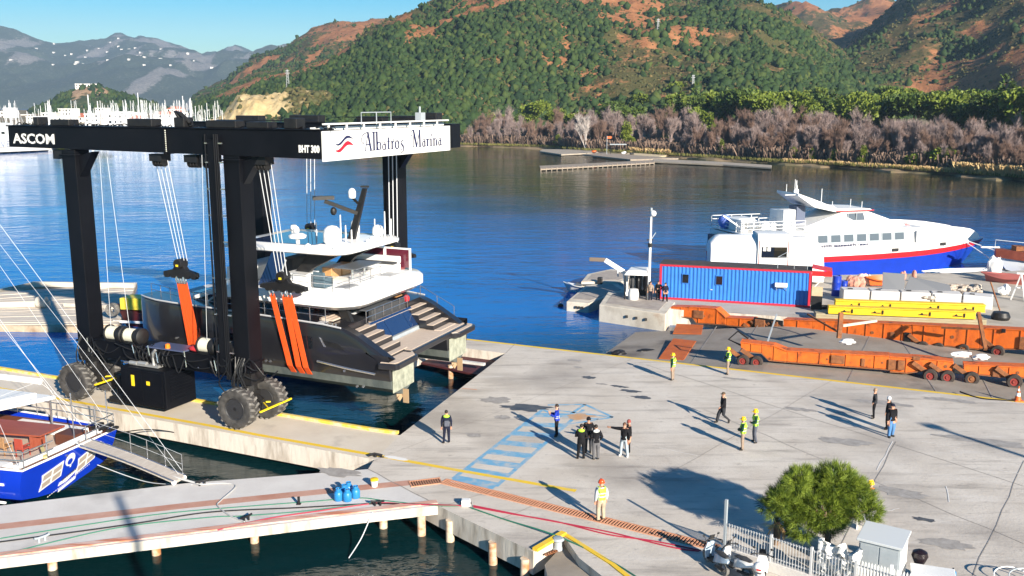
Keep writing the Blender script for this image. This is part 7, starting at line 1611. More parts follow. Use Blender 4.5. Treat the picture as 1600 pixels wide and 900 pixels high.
# gangway from the stern down to the pier
g0, g1 = at(128, 690, 1.25), at(281, 748, .22); gd = g1 - g0
t = thing("gangway", "long grey boarding plank from the blue stern down to the white pier", "gangway", g0, math.atan2(gd.y, gd.x)); Lg = math.hypot(gd.x, gd.y); sl_ = gd.z
def gz(x): return sl_ * x / Lg + .10 * math.sin(math.pi * x / Lg)
q = MB(); n = 10; top = [(Lg * i / n, gz(Lg * i / n)) for i in range(n + 1)]; q.extr(top + [(x, z - .12) for x, z in top[::-1]], 'y', -.38, .38); q.build("plank", mat("grey_gangway_boards", (0.36, 0.32, 0.28), (0.48, 0.44, 0.40), rough=.8, scale=2, stretch=(5, .6, 1)), t)
for y in (-.40, .40): q = MB(); q.tube([(x, y, z + .02) for x, z in top], .04, 6); q.build("side_rail", M_STEEL, t)
for f in (.45, .62, .80, .97): x = Lg * f; q = MB(); q.cyl((x, .42, gz(x)), (x, .42, gz(x) + 1.0), .018, n=6); q.build("stanchion", M_STEEL, t)
for dz in (.5, .98): q = MB(); q.tube([(Lg * f, .42, gz(Lg * f) + dz) for f in (.05, .45, .62, .8, .97)], .008, 5); q.build("guard_line", M_ROPE_W, t)
for y in (-.35, .35): q = MB(); q.lathe([(.02, -.05), (.11, -.05), (.11, .05), (.02, .05)], 12, (Lg - .05, y, gz(Lg) - .08), 'y'); q.build("roller", M_WHITE, t, smooth=True)
gtip = g1 + Vector((0, 0, .1))
mt = gw(13.2, -.1, 22)
def line(a, b, r, label, m=M_ROPE_W, name="rigging_line"): return tag(MB().tube([a, b], r, 5).build(name, m), label, "rope")
line(at(279, 741, .4), mt, .008, "thin white line from the gangway tip up to the mast"); line(at(284, 735, 1.2), mt + Vector((.5, 0, 1)), .011, "second thin white line from the gangway rail up to the mast")
line(gw(.3, HB - .1, 1.3), mt, .009, "backstay from the blue boat's near quarter to its mast"); line(gw(.3, -HB + .1, 1.3), mt + Vector((0, 0, .5)), .009, "backstay from the blue boat's far quarter to its mast")
line(gw(.3, -1.0, 2.0), gw(13.2, -.1, 17), .011, "slanting line from the stern rail to the mast above the dining table"); line(gw(3, -HB - .1, 1.3), gw(13.2, -.1, 19), .011, "shroud on the blue boat's far side below the mast"); line(gw(6, HB + .2, 1.3), gw(13.2, -.1, 23), .02, "shroud on the blue boat's near side")
line(gw(2.7, -1.0, 4.0), gw(.4, -2.4, 1.4), .01, "sheet from the boom end down to the stern"); line(gw(2.7, -1.0, 4.0), gw(9, 2.9, 1.4), .01, "thin line from the boom end across the cushions")
def prope(pts, r, m, label, name="mooring_rope"):
    q = MB(); q.tube(spline(pts, 8), r, 6); return tag(q.build(name, m, smooth=True), label, "rope")
M_ROPEG = mat("grey_rope", (0.42, 0.42, 0.42), rough=.8); M_GREENH = mat("green_hose", (0.02, 0.16, 0.10), rough=.5); M_REDH = mat("red_hose", (0.34, 0.02, 0.05), rough=.5)
prope([gw(.1, -.4, 1.3), at(140, 680, 1.0), at(200, 720, .5), at(262, 742, .3), at(315, 757, .08)], .05, M_ROPEG, "grey stern line beside the gangway leading to the pier cleat")
prope([at(315, 757, .06), at(350, 755, .04), at(368, 760, .04), at(345, 782, .04), at(340, 790, .04), at(358, 805, .04), at(382, 815, .05)], .03, M_ROPEG, "loose grey cable looping across the white pier")
prope([gw(0, -1.5, -.2), at(230, 753, -.7), at(300, 757, .03)], .02, M_ROPE_W, "thin sagging line between blue stern and pier edge")
prope([at(600, 714, .06), at(500, 716, -.7), at(380, 700, -.9), at(250, 672, -.4), gw(.2, -HB + .1, .9)], .03, M_HOSE, "dark line sagging below the lift finger to the blue boat")
prope([at(-40, 848, .03), at(120, 822, .03), at(260, 802, .03), at(400, 790, .03), at(480, 784, .03), at(560, 778, .03), at(600, 782, .03), at(680, 790, .03), at(730, 790, .04)], .022, M_GREENH, "green hose running along the white pier", "hose")
prope([at(-40, 852, .03), at(140, 828, .03), at(230, 815, .03), at(330, 800, .03), at(470, 793, .03), at(590, 787, .03), at(730, 790, .05)], .03, M_HOSE, "dark cable running along the white pier", "cable")
prope([at(-40, 878, .03), at(90, 845, .03), at(200, 822, .03), at(330, 808, .03), at(380, 806, .03), at(480, 798, .03), at(585, 785, .03)], .022, M_GREENH, "second green hose near the rusty pier edge", "hose")
prope([at(340, 828, .03), at(420, 810, .03), at(500, 798, .03), at(590, 786, .03), at(640, 788, .04), at(722, 790, .05)], .028, M_REDH, "dark red hose from the pier to the white cleat", "hose")
prope([at(740, 792, .04), at(800, 803, .03), at(870, 815, .03), at(950, 835, .03), at(1020, 845, .03), at(1095, 860, .03)], .03, M_REDH, "red hose leading from the white cleat past the drain to the scooter", "hose")
prope([at(740, 790, .04), at(830, 808, .03), at(900, 821, .03), at(960, 833, .03), at(1050, 855, .03), at(1092, 861, .03)], .03, M_REDH, "second red hose lying beside the first along the drain", "hose")
prope([at(735, 793, .04), at(790, 812, .03), at(850, 830, .14), at(900, 850, .03), at(960, 880, .03), at(1000, 905, .03)], .03, M_GREENH, "green cable running over the yellow kerb corner", "cable")
prope([at(545, 872, -1.35), at(565, 840, -.9), at(582, 800, .02)], .025, M_ROPE_W, "white mooring line dropping from the pier edge into the water")
# cleats and bollards
def cleat(px, py, label, m=M_STEEL):
    t = thing("cleat", label, "cleat", at(px, py), random.uniform(0, 1)); 
    for x in (-.12, .12): q = MB(); q.cyl((x, 0, 0), (x, 0, .18), .05, n=8); q.build("post", m, t)
    q = MB(); q.tube([(-.3, 0, .22), (-.15, 0, .19), (.15, 0, .19), (.3, 0, .22)], .05, 8); q.build("horn", m, t, smooth=True)
cleat(66, 846, "grey cleat on the pier near the left edge", M_GREY); cleat(385, 814, "dark cleat at the end of the loose cable", M_DARK); cleat(590, 790, "dark cleat by the rusty pier edge below the gas jugs", M_DARK); cleat(316, 758, "cleat on the pier by the gangway tip", M_DARK)
t = thing("bollard", "white bollard block where red hoses begin", "bollard", at(728, 790)); q = MB(); q.bx(-.2, .2, -.15, .15, .002, .3); q.build("block", M_WHITE, t, bevel=.04); q = MB(); q.cyl((-.25, 0, .12), (.25, 0, .12), .05); q.build("pin", M_DARK, t)
t = thing("bollard", "rusty chain bollard in the notch below the yellow kerb", "bollard", at(872, 858, -.35)); q = MB(); q.lathe([(.22, 0), (.16, .1), (.16, .35), (.26, .42), (.2, .5), (.02, .52)], 14); q.build("head", M_GREY, t, smooth=True)
for k in range(5): q = MB(); q.lathe([(.05, -.02), (.08, -.02), (.08, .02), (.05, .02), (.05, -.02)], 10, (-.1 - .1 * k, -.25 - .08 * k, .04), 'z', cap=False); q.build("chain_link", M_RUST, t)
t = thing("mooring_ring", "dark mooring cleat on white patch where the finger meets the pier", "cleat", at(588, 714)); q = MB(); q.tube([(-.4, 0, .08), (-.1, .05, .15), (.3, 0, .08)], .07, 8); q.build("horn", M_DARK, t); q = MB(); q.cyl((-.05, 0, 0), (-.05, 0, .12), .08); q.build("post", M_DARK, t)
stain(618, 716, .75, .18, mat("white_lime_patch", (0.74, 0.73, 0.71), rough=.9), 60, -.4)
# blue gas jugs and bucket
M_JUG = mat("blue_gas_bottle", (0.02, 0.22, 0.52), (0.02, 0.17, 0.42), rough=.4, scale=4)
def jug(px, py, label, lying=False):
    t = thing("gas_bottle", label, "gas bottle", at(px, py), 0, "blue gas bottles on the pier"); q = MB(); q.lathe([(.02, 0.0), (.17, 0.01), (.20, .06), (.20, .34), (.16, .44), (.07, .49), (.02, .5)], 16); q.build("body", M_JUG, t, smooth=True)
    q = MB(); q.lathe([(.11, .47), (.12, .47), (.12, .58), (.11, .58), (.11, .47)], 12, cap=False); q.build("collar", M_JUG, t); q = MB(); q.cyl((0, 0, .5), (0, 0, .57), .03, n=8); q.build("valve", M_STEEL, t)
jug(529, 782, "leftmost blue gas bottle of the cluster on the pier"); jug(543, 783, "nearest middle blue gas bottle of the cluster on the pier"); jug(556, 778, "rightmost blue gas bottle of the cluster on the pier"); jug(545, 772, "blue gas bottle at the back of the cluster on the pier"); jug(538, 776, "blue gas bottle in the middle behind the nearest one")
t = thing("bucket", "small white and yellow bucket beside the red deck band", "bucket", at(585, 760)); q = MB(); q.lathe([(.02, 0), (.14, 0), (.18, .36), (.165, .36), (.13, .05), (.02, .05)], 16); q.build("body", M_WHITE, t, smooth=True); q = MB(); q.lathe([(.182, .30), (.19, .30), (.19, .38), (.15, .40), (.02, .4)], 16); q.build("lid", M_YEL, t, smooth=True); q = MB(); q.tube([(-.18, 0, .34), (0, -.2, .25), (.18, 0, .34)], .01, 5); q.build("handle", M_STEEL, t)
t = thing("pier_marker", "small dark marker post standing on the red deck band", "post", at(467, 788)); q = MB(); q.bx(-.05, .05, -.05, .05, 0.006, .35); q.build("post_body", M_DARK, t); q = MB(); q.bx(-.09, .09, -.09, .09, .0055, .03); q.build("foot", M_DARK, t)
# ------------------------------------------------------------------ floating dock and small boat behind the lift
fd = at(110, 470, -1.0); t = thing("floating_dock", "old white timbered floating dock out on the water behind the lift", "floating dock", (fd.x, fd.y, -1.5))
Pd = [(-40, 506), (120, 508), (185, 505), (208, 456), (214, 440), (45, 440), (-40, 458)]; Pw = [(at2(x, y, -.75)[0] - fd.x, at2(x, y, -.75)[1] - fd.y) for x, y in Pd]
M_DOCK = mat("bleached_dock", (0.62, 0.56, 0.48), (0.46, 0.40, 0.33), rough=.85, scale=1.2, stretch=(.5, 3, 1), bump=.3)
q = MB(); q.prism(Pw, 0.0, .62); q.build("pontoon_base", mat("dock_side", (0.5, 0.42, 0.3), (0.25, 0.16, 0.09), rough=.85, scale=.8), t); 
for k in range(26):
    f0 = k / 26; a0 = Vector((*Pw[0], 0)).lerp(Vector((*Pw[6], 0)), f0); a1 = Vector((*Pw[2], 0)).lerp(Vector((*Pw[4], 0)), f0); g0_ = Vector((*Pw[0], 0)).lerp(Vector((*Pw[6], 0)), f0 + .035); g1_ = Vector((*Pw[2], 0)).lerp(Vector((*Pw[4], 0)), f0 + .035)
    q = MB(); z = .64 + random.uniform(-.02, .05); q.prism([(a0.x, a0.y), (a1.x, a1.y), (g1_.x, g1_.y), (g0_.x, g0_.y)], .622, z + .05); q.build("plank", M_DOCK, t)
def lr(px, py): p = at(px, py, -.6); return (p.x - fd.x, p.y - fd.y)
for a, b, w, h in (((-40, 478), (78, 476), .5, .55), ((50, 445), (210, 447), .5, .5), ((100, 476), (180, 480), .3, .35)):
    q = MB(); x0, y0 = lr(*a); x1, y1 = lr(*b); q.bar((x0, y0, .72 + h / 2), (x1, y1, .72 + h / 2), w, h); q.build("kerb_beam", M_DOCK, t, bevel=.05)
q = MB(); x0, y0 = lr(66, 477); q.lathe([(.02, -.4), (.5, -.4), (.6, 0), (.5, .4), (.02, .4)], 14, (x0, y0, 1.2), 'x'); q.build("roller_fender", M_DOCK, t, smooth=True)
t = thing("work_tug", "small dark red boat with yellow deckhouse and a big tyre at its bow", "boat", at(186, 508, -1.4), R(-10))
q = MB(); q.loft(boat_loft(5.5, 2.2, 1.9, 1.5, .7)); q.build("hull", mat("dark_red_hull", (0.10, 0.012, 0.012), rough=.5), t, smooth=True, angle=50)
q = MB(); q.bx(.8, 3.5, -.9, .9, 1.6, 2.6); q.build("deckhouse", mat("yellow_deckhouse", (0.72, 0.58, 0.05), rough=.5), t, bevel=.06); q = MB(); q.lathe([(.28, -.2), (.55, -.25), (.62, 0), (.55, .25), (.28, .2), (.28, -.2)], 18, (-.1, -.6, 1.5), 'y', cap=False); q.build("tyre_fender", M_RUBBER, t, smooth=True); q = MB(); q.bx(.2, 5.3, -1.14, -1.05, .5, .7); q.build("rubbing_strake", M_WHITE, t)
# ================================================================== vegetation on the far shore
def tufts(centers, normals, size, rg, per=5, asp=.35, spread=.9):
    """many small leaf faces round the given points"""
    n = len(centers); V = np.empty((n, per, 4, 3)); 
    for k in range(per):
        d = normals + rg.normal(0, spread, (n, 3)); d /= np.linalg.norm(d, axis=1, keepdims=True); a = np.cross(d, rg.normal(0, 1, (n, 3))); a /= np.linalg.norm(a, axis=1, keepdims=True) + 1e-9
        L_ = size * rg.uniform(.6, 1.3, (n, 1)); w = L_ * asp; b = centers + d * L_ * .1
        V[:, k, 0] = b - a * w * .4; V[:, k, 1] = b + a * w * .4; V[:, k, 2] = b + d * L_ + a * w * .5; V[:, k, 3] = b + d * L_ - a * w * .5
    V = V.reshape(-1, 3); F = np.arange(len(V)).reshape(-1, 4); return V, F
def crown_points(rg, lobes, n, shell=.55):
    """points in the outer part of a set of ellipsoid lobes (cx,cy,cz,rx,ry,rz)"""
    lob = np.array(lobes); w = lob[:, 3] * lob[:, 4] * lob[:, 5]; idx = rg.choice(len(lob), n, p=w / w.sum()); d = rg.normal(0, 1, (n, 3)); d /= np.linalg.norm(d, axis=1, keepdims=True)
    r = (shell + (1 - shell) * rg.random((n, 1))) ; P = lob[idx, :3] + d * r * lob[idx, 3:6]; return P, d
def leafy(name, c1, c2, rough=.6):
    m = mat(name, c1, c2, rough=rough, scale=.9, lo=.3, hi=.7, spec=.3, space='World', detail=2); b = m.node_tree.nodes["Principled BSDF"]; b.inputs["Subsurface Weight"].default_value = 0.0; return m
M_BARK = mat("pine_bark", (0.12, 0.075, 0.045), (0.22, 0.15, 0.10), rough=.9, scale=3, stretch=(1, 1, .2))
M_PINE = leafy("shore_pine_needles", (0.07, 0.12, 0.012), (0.19, 0.225, 0.028)); M_PINED = leafy("dark_pine_needles", (0.035, 0.075, 0.014), (0.10, 0.14, 0.022)); M_BUSH = leafy("bright_bush_leaves", (0.10, 0.14, 0.015), (0.19, 0.22, 0.025)); M_RUSTL = leafy("rusty_foliage", (0.22, 0.085, 0.03), (0.30, 0.14, 0.06))
M_BAREA = mat("bare_twigs_mauve", (0.24, 0.175, 0.160), (0.35, 0.275, 0.255), rough=.9, scale=.5, space='World'); M_BAREB = mat("bare_twigs_brown", (0.165, 0.10, 0.075), (0.25, 0.165, 0.125), rough=.9, scale=.5, space='World'); M_BAREC = mat("bare_twigs_pale", (0.46, 0.41, 0.38), (0.56, 0.50, 0.46), rough=.9, scale=.5, space='World')
def make_pine(name, label, seed, h, r, m, form='umbrella'):
    rg = np.random.default_rng(seed); rr = random.Random(seed); t = thing(name, label, "tree")
    q = MB(); q.tube([(0, 0, -.5), (rr.uniform(-.2, .2), 0, h * .35), (rr.uniform(-.4, .4), rr.uniform(-.3, .3), h * .75)], [h * .022, h * .017, h * .008], 7)
    lob = []
    if form == 'umbrella':
        for k in range(9):
            a = rr.uniform(0, 6.28); d = r * rr.uniform(.15, .75); z = h * rr.uniform(.58, .86); s = r * rr.uniform(.32, .55); lob.append((d * math.cos(a), d * math.sin(a), z, s, s, s * .55)); q.tube([(0, 0, h * .42), (d * .6 * math.cos(a), d * .6 * math.sin(a), z - s * .3), (d * math.cos(a), d * math.sin(a), z)], [h * .010, h * .007, h * .004], 5)
    else:
        for k in range(11):
            f = k / 10; z = h * (.22 + .74 * f); rad = r * (1 - f * .82) * rr.uniform(.7, 1.1); a = rr.uniform(0, 6.28); lob.append((rad * .45 * math.cos(a), rad * .45 * math.sin(a), z, rad * .72, rad * .72, h * .075)); q.tube([(0, 0, z - h * .03), (rad * .8 * math.cos(a), rad * .8 * math.sin(a), z)], [h * .007, h * .003], 5)
    q.build("trunk", M_BARK, t)
    P, d = crown_points(rg, lob, 700, .6); d[:, 2] += .5; V, F = tufts(P, d, r * .19, rg, 5, .42, .8); np_mesh("crown", V, F, m, t); return t
def make_bush(name, label, seed, h, r, m):
    rg = np.random.default_rng(seed); rr = random.Random(seed); t = thing(name, label, "bush"); q = MB()
    for k in range(4): a = rr.uniform(0, 6.28); q.tube([(0, 0, -.2), (r * .4 * math.cos(a), r * .4 * math.sin(a), h * .6)], .06, 5)
    q.build("stem", M_BARK, t); lob = [(rr.uniform(-.5, .5) * r, rr.uniform(-.5, .5) * r, h * rr.uniform(.35, .7), r * .55, r * .55, h * .33) for _ in range(6)]
    P, d = crown_points(rg, lob, 420, .4); d[:, 2] += .4; V, F = tufts(P, d, r * .22, rg, 5, .45, .8); np_mesh("crown", V, F, m, t); return t
def make_bare(name, label, seed, h, m, spread=.16, ntw=3000, tw=.030, cat="tree"):
    rg = random.Random(seed); t = thing(name, label, cat); q = MB(); ends = []
    def branch(p, d, L_, r, dep):
        p2 = p + d * L_ * .5 + Vector((rg.uniform(-.05, .05), rg.uniform(-.05, .05), 0)) * L_; p3 = p2 + (d + Vector((0, 0, .12))).normalized() * L_ * .5
        q.tube([p, p2, p3], [r, r * .75, r * .5], 4 if dep else 6, cap=False); ends.append((p2, p3, L_))
        if dep < 3:
            for _ in range(4 if dep else 6):
                f = rg.uniform(.35, 1.0); o = p.lerp(p3, f); nd = (d + Vector((rg.uniform(-1, 1), rg.uniform(-1, 1), rg.uniform(-.1, .5))) * (.75 if dep else .62)).normalized(); nd.z = abs(nd.z) * .9 + .75; branch(o, nd.normalized(), L_ * rg.uniform(.45, .66), r * .5, dep + 1)
    for s_ in range(rg.choice((1, 2, 2, 3))): branch(Vector((rg.uniform(-.4, .4), rg.uniform(-.4, .4), -.3)), Vector((rg.uniform(-spread, spread), rg.uniform(-spread, spread), 1)).normalized(), h * .5, h * .013, 0)
    q.build("trunk", m, t)
    R2 = np.random.default_rng(seed); E0 = np.array([e[0] for e in ends[1:]]); E1 = np.array([e[1] for e in ends[1:]]); EL = np.array([e[2] for e in ends[1:]])
    w = EL ** .3; i = R2.choice(len(E0), ntw, p=w / w.sum()); f = R2.random((ntw, 1)); b = E0[i] + (E1[i] - E0[i]) * f * 1.15; dr = (E1[i] - E0[i]); dr /= np.linalg.norm(dr, axis=1, keepdims=True); dr = dr + R2.normal(0, .6, (ntw, 3)); dr[:, 2] = np.abs(dr[:, 2]) + .7; dr /= np.linalg.norm(dr, axis=1, keepdims=True)
    L_ = h * R2.uniform(.05, .14, (ntw, 1)); a = np.cross(dr, R2.normal(0, 1, (ntw, 3))); a /= np.linalg.norm(a, axis=1, keepdims=True); V = np.stack([b - a * tw, b + a * tw, b + dr * L_ + a * tw * .35, b + dr * L_ - a * tw * .35], 1).reshape(-1, 3)
    np_mesh("crown", V, np.arange(len(V)).reshape(-1, 4), m, t); return t
def where(px):
    for lim, tx in ((850, "left of the pale landing stage"), (940, "behind the pale landing stage"), (1060, "behind the little beach"), (1130, "right of the little beach"), (1205, "above the shore walkway"), (1290, "beyond the ferry's stern"), (1400, "behind the bright cone bushes"), (1480, "left of the round bushes"), (1550, "around the round bushes"), (9999, "behind the right-hand reeds")):
        if px < lim: return tx
def plant(protos, used, px, Y, z, label, grp, sc, rz=None):
    k = random.randrange(len(protos)); pr = protos[k]; x = (px - 800) / 1528.0 * Y
    sc = (sc * random.uniform(.85, 1.3), sc * random.uniform(.85, 1.3), sc * random.uniform(.85, 1.12))
    if pr.name not in used:
        used.add(pr.name); pr.location = (x, Y, z); pr.rotation_euler = (0, 0, random.uniform(0, 6.28)); pr.scale = sc; pr['label'] = label; pr['group'] = grp; return pr
    return dup(pr, (x, Y, z), random.uniform(0, 6.28), label, grp, sc)
random.seed(21); used = set()
bareA = [make_bare("bare_tree", "leafless tree", s, 11.6, m) for s, m in ((1, M_BAREA), (2, M_BAREA), (3, M_BAREB), (4, M_BAREA), (5, M_BAREB))]
bareC = [make_bare("bare_tree", "pale leafless tree", 8, 11, M_BAREC, .4, 1200)]
pines = [make_pine("shore_pine", "pine", 11, 15, 6.2, M_PINE), make_pine("shore_pine", "pine", 12, 13, 5.4, M_PINE), make_pine("shore_pine", "pine", 13, 14, 5.8, M_PINED), make_pine("shore_pine", "pine", 14, 15, 4.6, M_PINED, 'cone')]
firs = [make_pine("young_pine", "young pine", 15, 10, 3.0, M_PINE, 'cone'), make_pine("young_pine", "young pine", 16, 8, 2.6, M_BUSH, 'cone')]
bush = [make_bush("shore_bush", "bush", 31, 5, 3.0, M_BUSH), make_bush("shore_bush", "bush", 32, 4.5, 3.2, M_PINE)]
rbush = [make_bush("rusty_bush", "rusty bush", 33, 6, 3.8, M_RUSTL), make_bush("rusty_bush", "rusty bush", 34, 5, 3.4, M_RUSTL)]
GB = "leafless trees along the far shore"
for row, (dy0, dy1, step, s0, s1) in enumerate(((5, 10, 12, .5, .8), (11, 20, 9, .65, 1.1), (20, 36, 10, .7, 1.25), (36, 62, 12, .8, 1.3))):
    px = 726 + row * 5
    while px < 1660:
        px += step * random.uniform(.7, 1.3); y0 = shore_Y(px); w = 1.0
        if row == 3 and px < 1050 and random.random() < .4: continue
        if row == 0 and (random.random() < .45 or 915 < px < 1065): continue
        if row == 1 and 955 < px < 1055: continue
        sc = random.uniform(s0, s1) * min(1.0, .62 + .38 * y0 / 300)
        plant(bareA, used, px, y0 + random.uniform(dy0, dy1), -.5 if row < 2 else 0.2, ["short leafless tree at the water's edge ", "leafless tree in the wood's front row ", "leafless tree in the wood's middle row ", "tall leafless tree in the wood's back row "][row] + where(px), GB, sc)
plant(bareC, used, 918, shore_Y(918) + 4, -.5, "single pale leafless tree standing by the far landing stage", None, 1.35)
GP = "umbrella pines behind the leafless wood"
for row, (dy0, dy1, step, xa, xb) in enumerate(((52, 72, 26, 760, 1180), (58, 90, 22, 1040, 1660), (95, 150, 24, 1050, 1680), (150, 210, 26, 900, 1700))):
    px = xa
    while px < xb:
        px += step * random.uniform(.7, 1.3); y0 = shore_Y(px)
        if row == 1 and 1395 < px < 1480: continue
        plant(pines, used, px, y0 + random.uniform(dy0, dy1), (1.8, 2.0, 3.8, 6.0)[row], ["green pine in the thin belt ", "broad green umbrella pine in the front pine row ", "umbrella pine in the second pine row ", "dark pine below the hill foot "][row] + where(px), GP, random.uniform(1.0, 1.45) if row else random.uniform(.85, 1.1))
for px, dY, sc, lb in ((980, 12, 1.35, "lone tall bright pine among the leafless trees behind the landing"), (1112, 22, 1.3, "bright green pine among leafless trees right of the landing"), (873, 7, .7, "small green young pine at the water's edge left of the landing"), (1130, 6, .75, "small bright young pine at the water's edge right of the landing")): plant(firs, used, px, shore_Y(px) + dY, -.4, lb, None, sc)
for px, dY, sc, lb in ((1274, 6, .55, "leftmost of the small bright bushes on the right shore"), (1308, 5, .6, "bright cone shaped bush on the right shore"), (1355, 5, .75, "tallest of the bright cone shaped bushes on the right shore"), (1323, 7, .5, "small bright bush between the two cone shaped ones"), (1245, 7, .6, "low green bush at the left of the right shore bushes")): plant([firs[1]], used, px, shore_Y(px) + dY, -.4, lb, "bright bushes on the right shore", sc)
for px, dY, sc, lb in ((1490, 11, 1.35, "largest round bright green bush on the right shore"), (1525, 10, 1.0, "round green bush just right of the largest one"), (1440, 8, 1.0, "low wide green bush left of the largest round bush")): plant(bush, used, px, shore_Y(px) + dY, -.4, lb, "round bushes on the right shore", sc)
for k in range(12): px = random.uniform(1400, 1560); plant(rbush, used, px, shore_Y(px) + random.uniform(55, 85), .3, "rust coloured bush in the gap of the pine belt on the right", "rusty bushes in the pine belt", random.uniform(.9, 1.4))
for k in range(9): px = random.uniform(850, 1010); plant(rbush, used, px, shore_Y(px) + random.uniform(45, 70), .3, "rust coloured bush behind the leafless wood left of centre", "rusty bushes behind the leafless wood", random.uniform(.6, .9))
# undergrowth, reeds and dry grass: uncountable
rg = np.random.default_rng(77)
def ground_tufts(name, n, pxr, dyr, size, m, per=4, asp=.12, up=1.6):
    px = rg.uniform(*pxr, n); y = np.array([shore_Y(p) for p in px]) + rg.uniform(*dyr, n); C = np.stack([(px - 800) / 1528 * y, y, np.full(n, -.7)], -1); N_ = np.zeros((n, 3)); N_[:, 2] = up
    V, F = tufts(C, N_, size, rg, per, asp, .45); o = np_mesh(name, V, F, m); o['kind'] = 'stuff'
M_REED = mat("dry_reeds", (0.46, 0.31, 0.13), (0.58, 0.42, 0.22), rough=.9, scale=.5, space='World'); M_UNDER = mat("dead_undergrowth", (0.12, 0.08, 0.06), (0.23, 0.16, 0.12), rough=.95, scale=.3, space='World'); M_GRASSG = mat("shore_grass", (0.13, 0.14, 0.03), (0.24, 0.21, 0.06), rough=.9, scale=.4, space='World')
ground_tufts("shore_reeds", 1600, (1500, 1680), (1, 9), 2.2, M_REED); ground_tufts("shore_reeds", 500, (985, 1050), (2, 8), 1.6, M_REED); ground_tufts("shore_reeds", 900, (1230, 1500), (1, 5), 1.0, M_REED)
ground_tufts("dead_undergrowth", 9000, (730, 1680), (4, 50), 3.4, M_UNDER, 4, .10); ground_tufts("shore_grass", 3800, (560, 1680), (.2, 6), .8, M_GRASSG)
ground_tufts("dead_undergrowth", 1200, (450, 735), (2, 40), 2.3, M_UNDER)
# landing stage, jetty and small things on the far shore
M_LAND = mat("bleached_landing", (0.38, 0.33, 0.27), (0.28, 0.24, 0.19), rough=.85, scale=.6, space='World'); M_JET = mat("old_jetty_wood", (0.26, 0.21, 0.16), (0.36, 0.30, 0.24), rough=.85, scale=1.0)
def deck_thing(name, label, cat, pts, z, h, m, piles=0, grp=None):
    c = sum((at(x, y, z) for x, y in pts), Vector()) / len(pts); t = thing(name, label, cat, (c.x, c.y, -1.4), 0, grp); P = [(at(x, y, z).x - c.x, at(x, y, z).y - c.y) for x, y in pts]
    q = MB(); q.prism(P, 1.4 + z - h, 1.4 + z); q.build("deck", m, t)
    p0 = None
    for k in range(piles):
        f = k / max(1, piles - 1); a = Vector((*P[0], 0)).lerp(Vector((*P[1], 0)), f)
        if p0 is None: p0 = MB().cyl((0, 0, -1), (0, 0, 1.4 + z + .25), .16, n=8).build("pile", M_JET, t); p0.location = (a.x, a.y, 0)
        else: inst(p0, "pile", t, (a.x, a.y, 0))
    return t
deck_thing("landing_stage", "pale floating landing stage below the single pale tree", "landing stage", [(843, 236), (877, 241), (935, 238), (930, 234), (848, 233)], -.7, .5, M_LAND)
deck_thing("landing_stage", "dark walkway linking the landing stage to the shore path", "landing stage", [(910, 241), (985, 249), (1060, 247), (1000, 243), (940, 238)], -.6, .5, M_JET)
deck_thing("jetty", "long old jetty on many short piles out from the far shore", "jetty", [(845, 264), (1022, 254), (1020, 250), (843, 259)], -.75, .35, M_JET, 24)
deck_thing("shore_path", "narrow pale walkway running right along the far shore", "walkway", [(1020, 252), (1130, 257), (1205, 262), (1206, 258), (1130, 253), (1022, 248)], -.7, .4, M_LAND)
q = MB(); P = [at2(x, y, -.65) for x, y in ((972, 244), (1030, 245), (1052, 240), (985, 237))]; q.prism(P, -1.2, -.62); struct(q, "small_beach", mat("beach_sand", (0.58, 0.47, 0.30), (0.50, 0.40, 0.25), rough=.95, scale=.4, space='World'))
p = at(948, 241, -.6); t = thing("signal_mast", "thin post with orange flag on the far landing", "post", p); q = MB(); q.cyl((0, 0, 0), (0, 0, 6.5), .1, n=6); q.build("post_body", M_GREY, t); q = MB(); q.bx(.1, 1.6, -.03, .03, 5.6, 6.4); q.build("flag", M_ORD, t)
t = thing("beach_shelter", "blue grey beach shelter by the far landing", "shelter", at(965, 240, -.6)); q = MB(); q.bx(-3, 3, -1.5, 1.5, 3.2, 3.5); q.build("roof", M_GREY, t)
for x in (-2.7, 2.7): q = MB(); q.cyl((x, -1.2, 0), (x, -1.2, 3.2), .12, n=6); q.build("post", M_DARK, t)
for i, (px, py) in enumerate(((930, 238.5), (975, 241), (985, 242))): lump("moored_dinghy", px, py, (1.5, .7, .8), [M_ORD, M_WHITE, M_DARK][i], ["orange dinghy drawn up on the far landing", "white dinghy beside the far beach shelter", "dark rowing boat on the far beach"][i], "dinghy", 2, .2, 40 + i, -.7)
# pylons
M_PYL = mat("pylon_steel", (0.40, 0.42, 0.44), rough=.5)
def pylon(px, Y, zb_, h, label):
    t = thing("pylon", label, "pylon", ((px - 800) / 1528 * Y, Y, zb_)); q = MB(); 
    for a in (-1, 1):
        for b in (-1, 1): q.bar((a * h * .09, b * h * .09, -2), (a * .25, b * .25, h), .14)
    q.build("leg_frame", M_PYL, t, kind='stuff'); q = MB()
    for k in range(6): z = h * k / 6; w = h * .09 * (1 - k / 6) + .25; z2 = z + h / 6; w2 = h * .09 * (1 - (k + 1) / 6) + .25; q.bar((-w, -w, z), (w2, -w2, z2), .08); q.bar((w, -w, z), (-w2, -w2, z2), .08)
    q.build("lattice", M_PYL, t, kind='stuff'); q = MB(); q.bar((-h * .14, 0, h * .8), (h * .14, 0, h * .8), .3); q.build("cross_arm", M_PYL, t); q = MB(); q.bar((-h * .11, 0, h * .93), (h * .11, 0, h * .93), .3); q.build("cross_arm", M_PYL, t)
def gz1(px, Y): return float(ground_z(np.array([float(px)]), np.array([float(Y)]))[0])
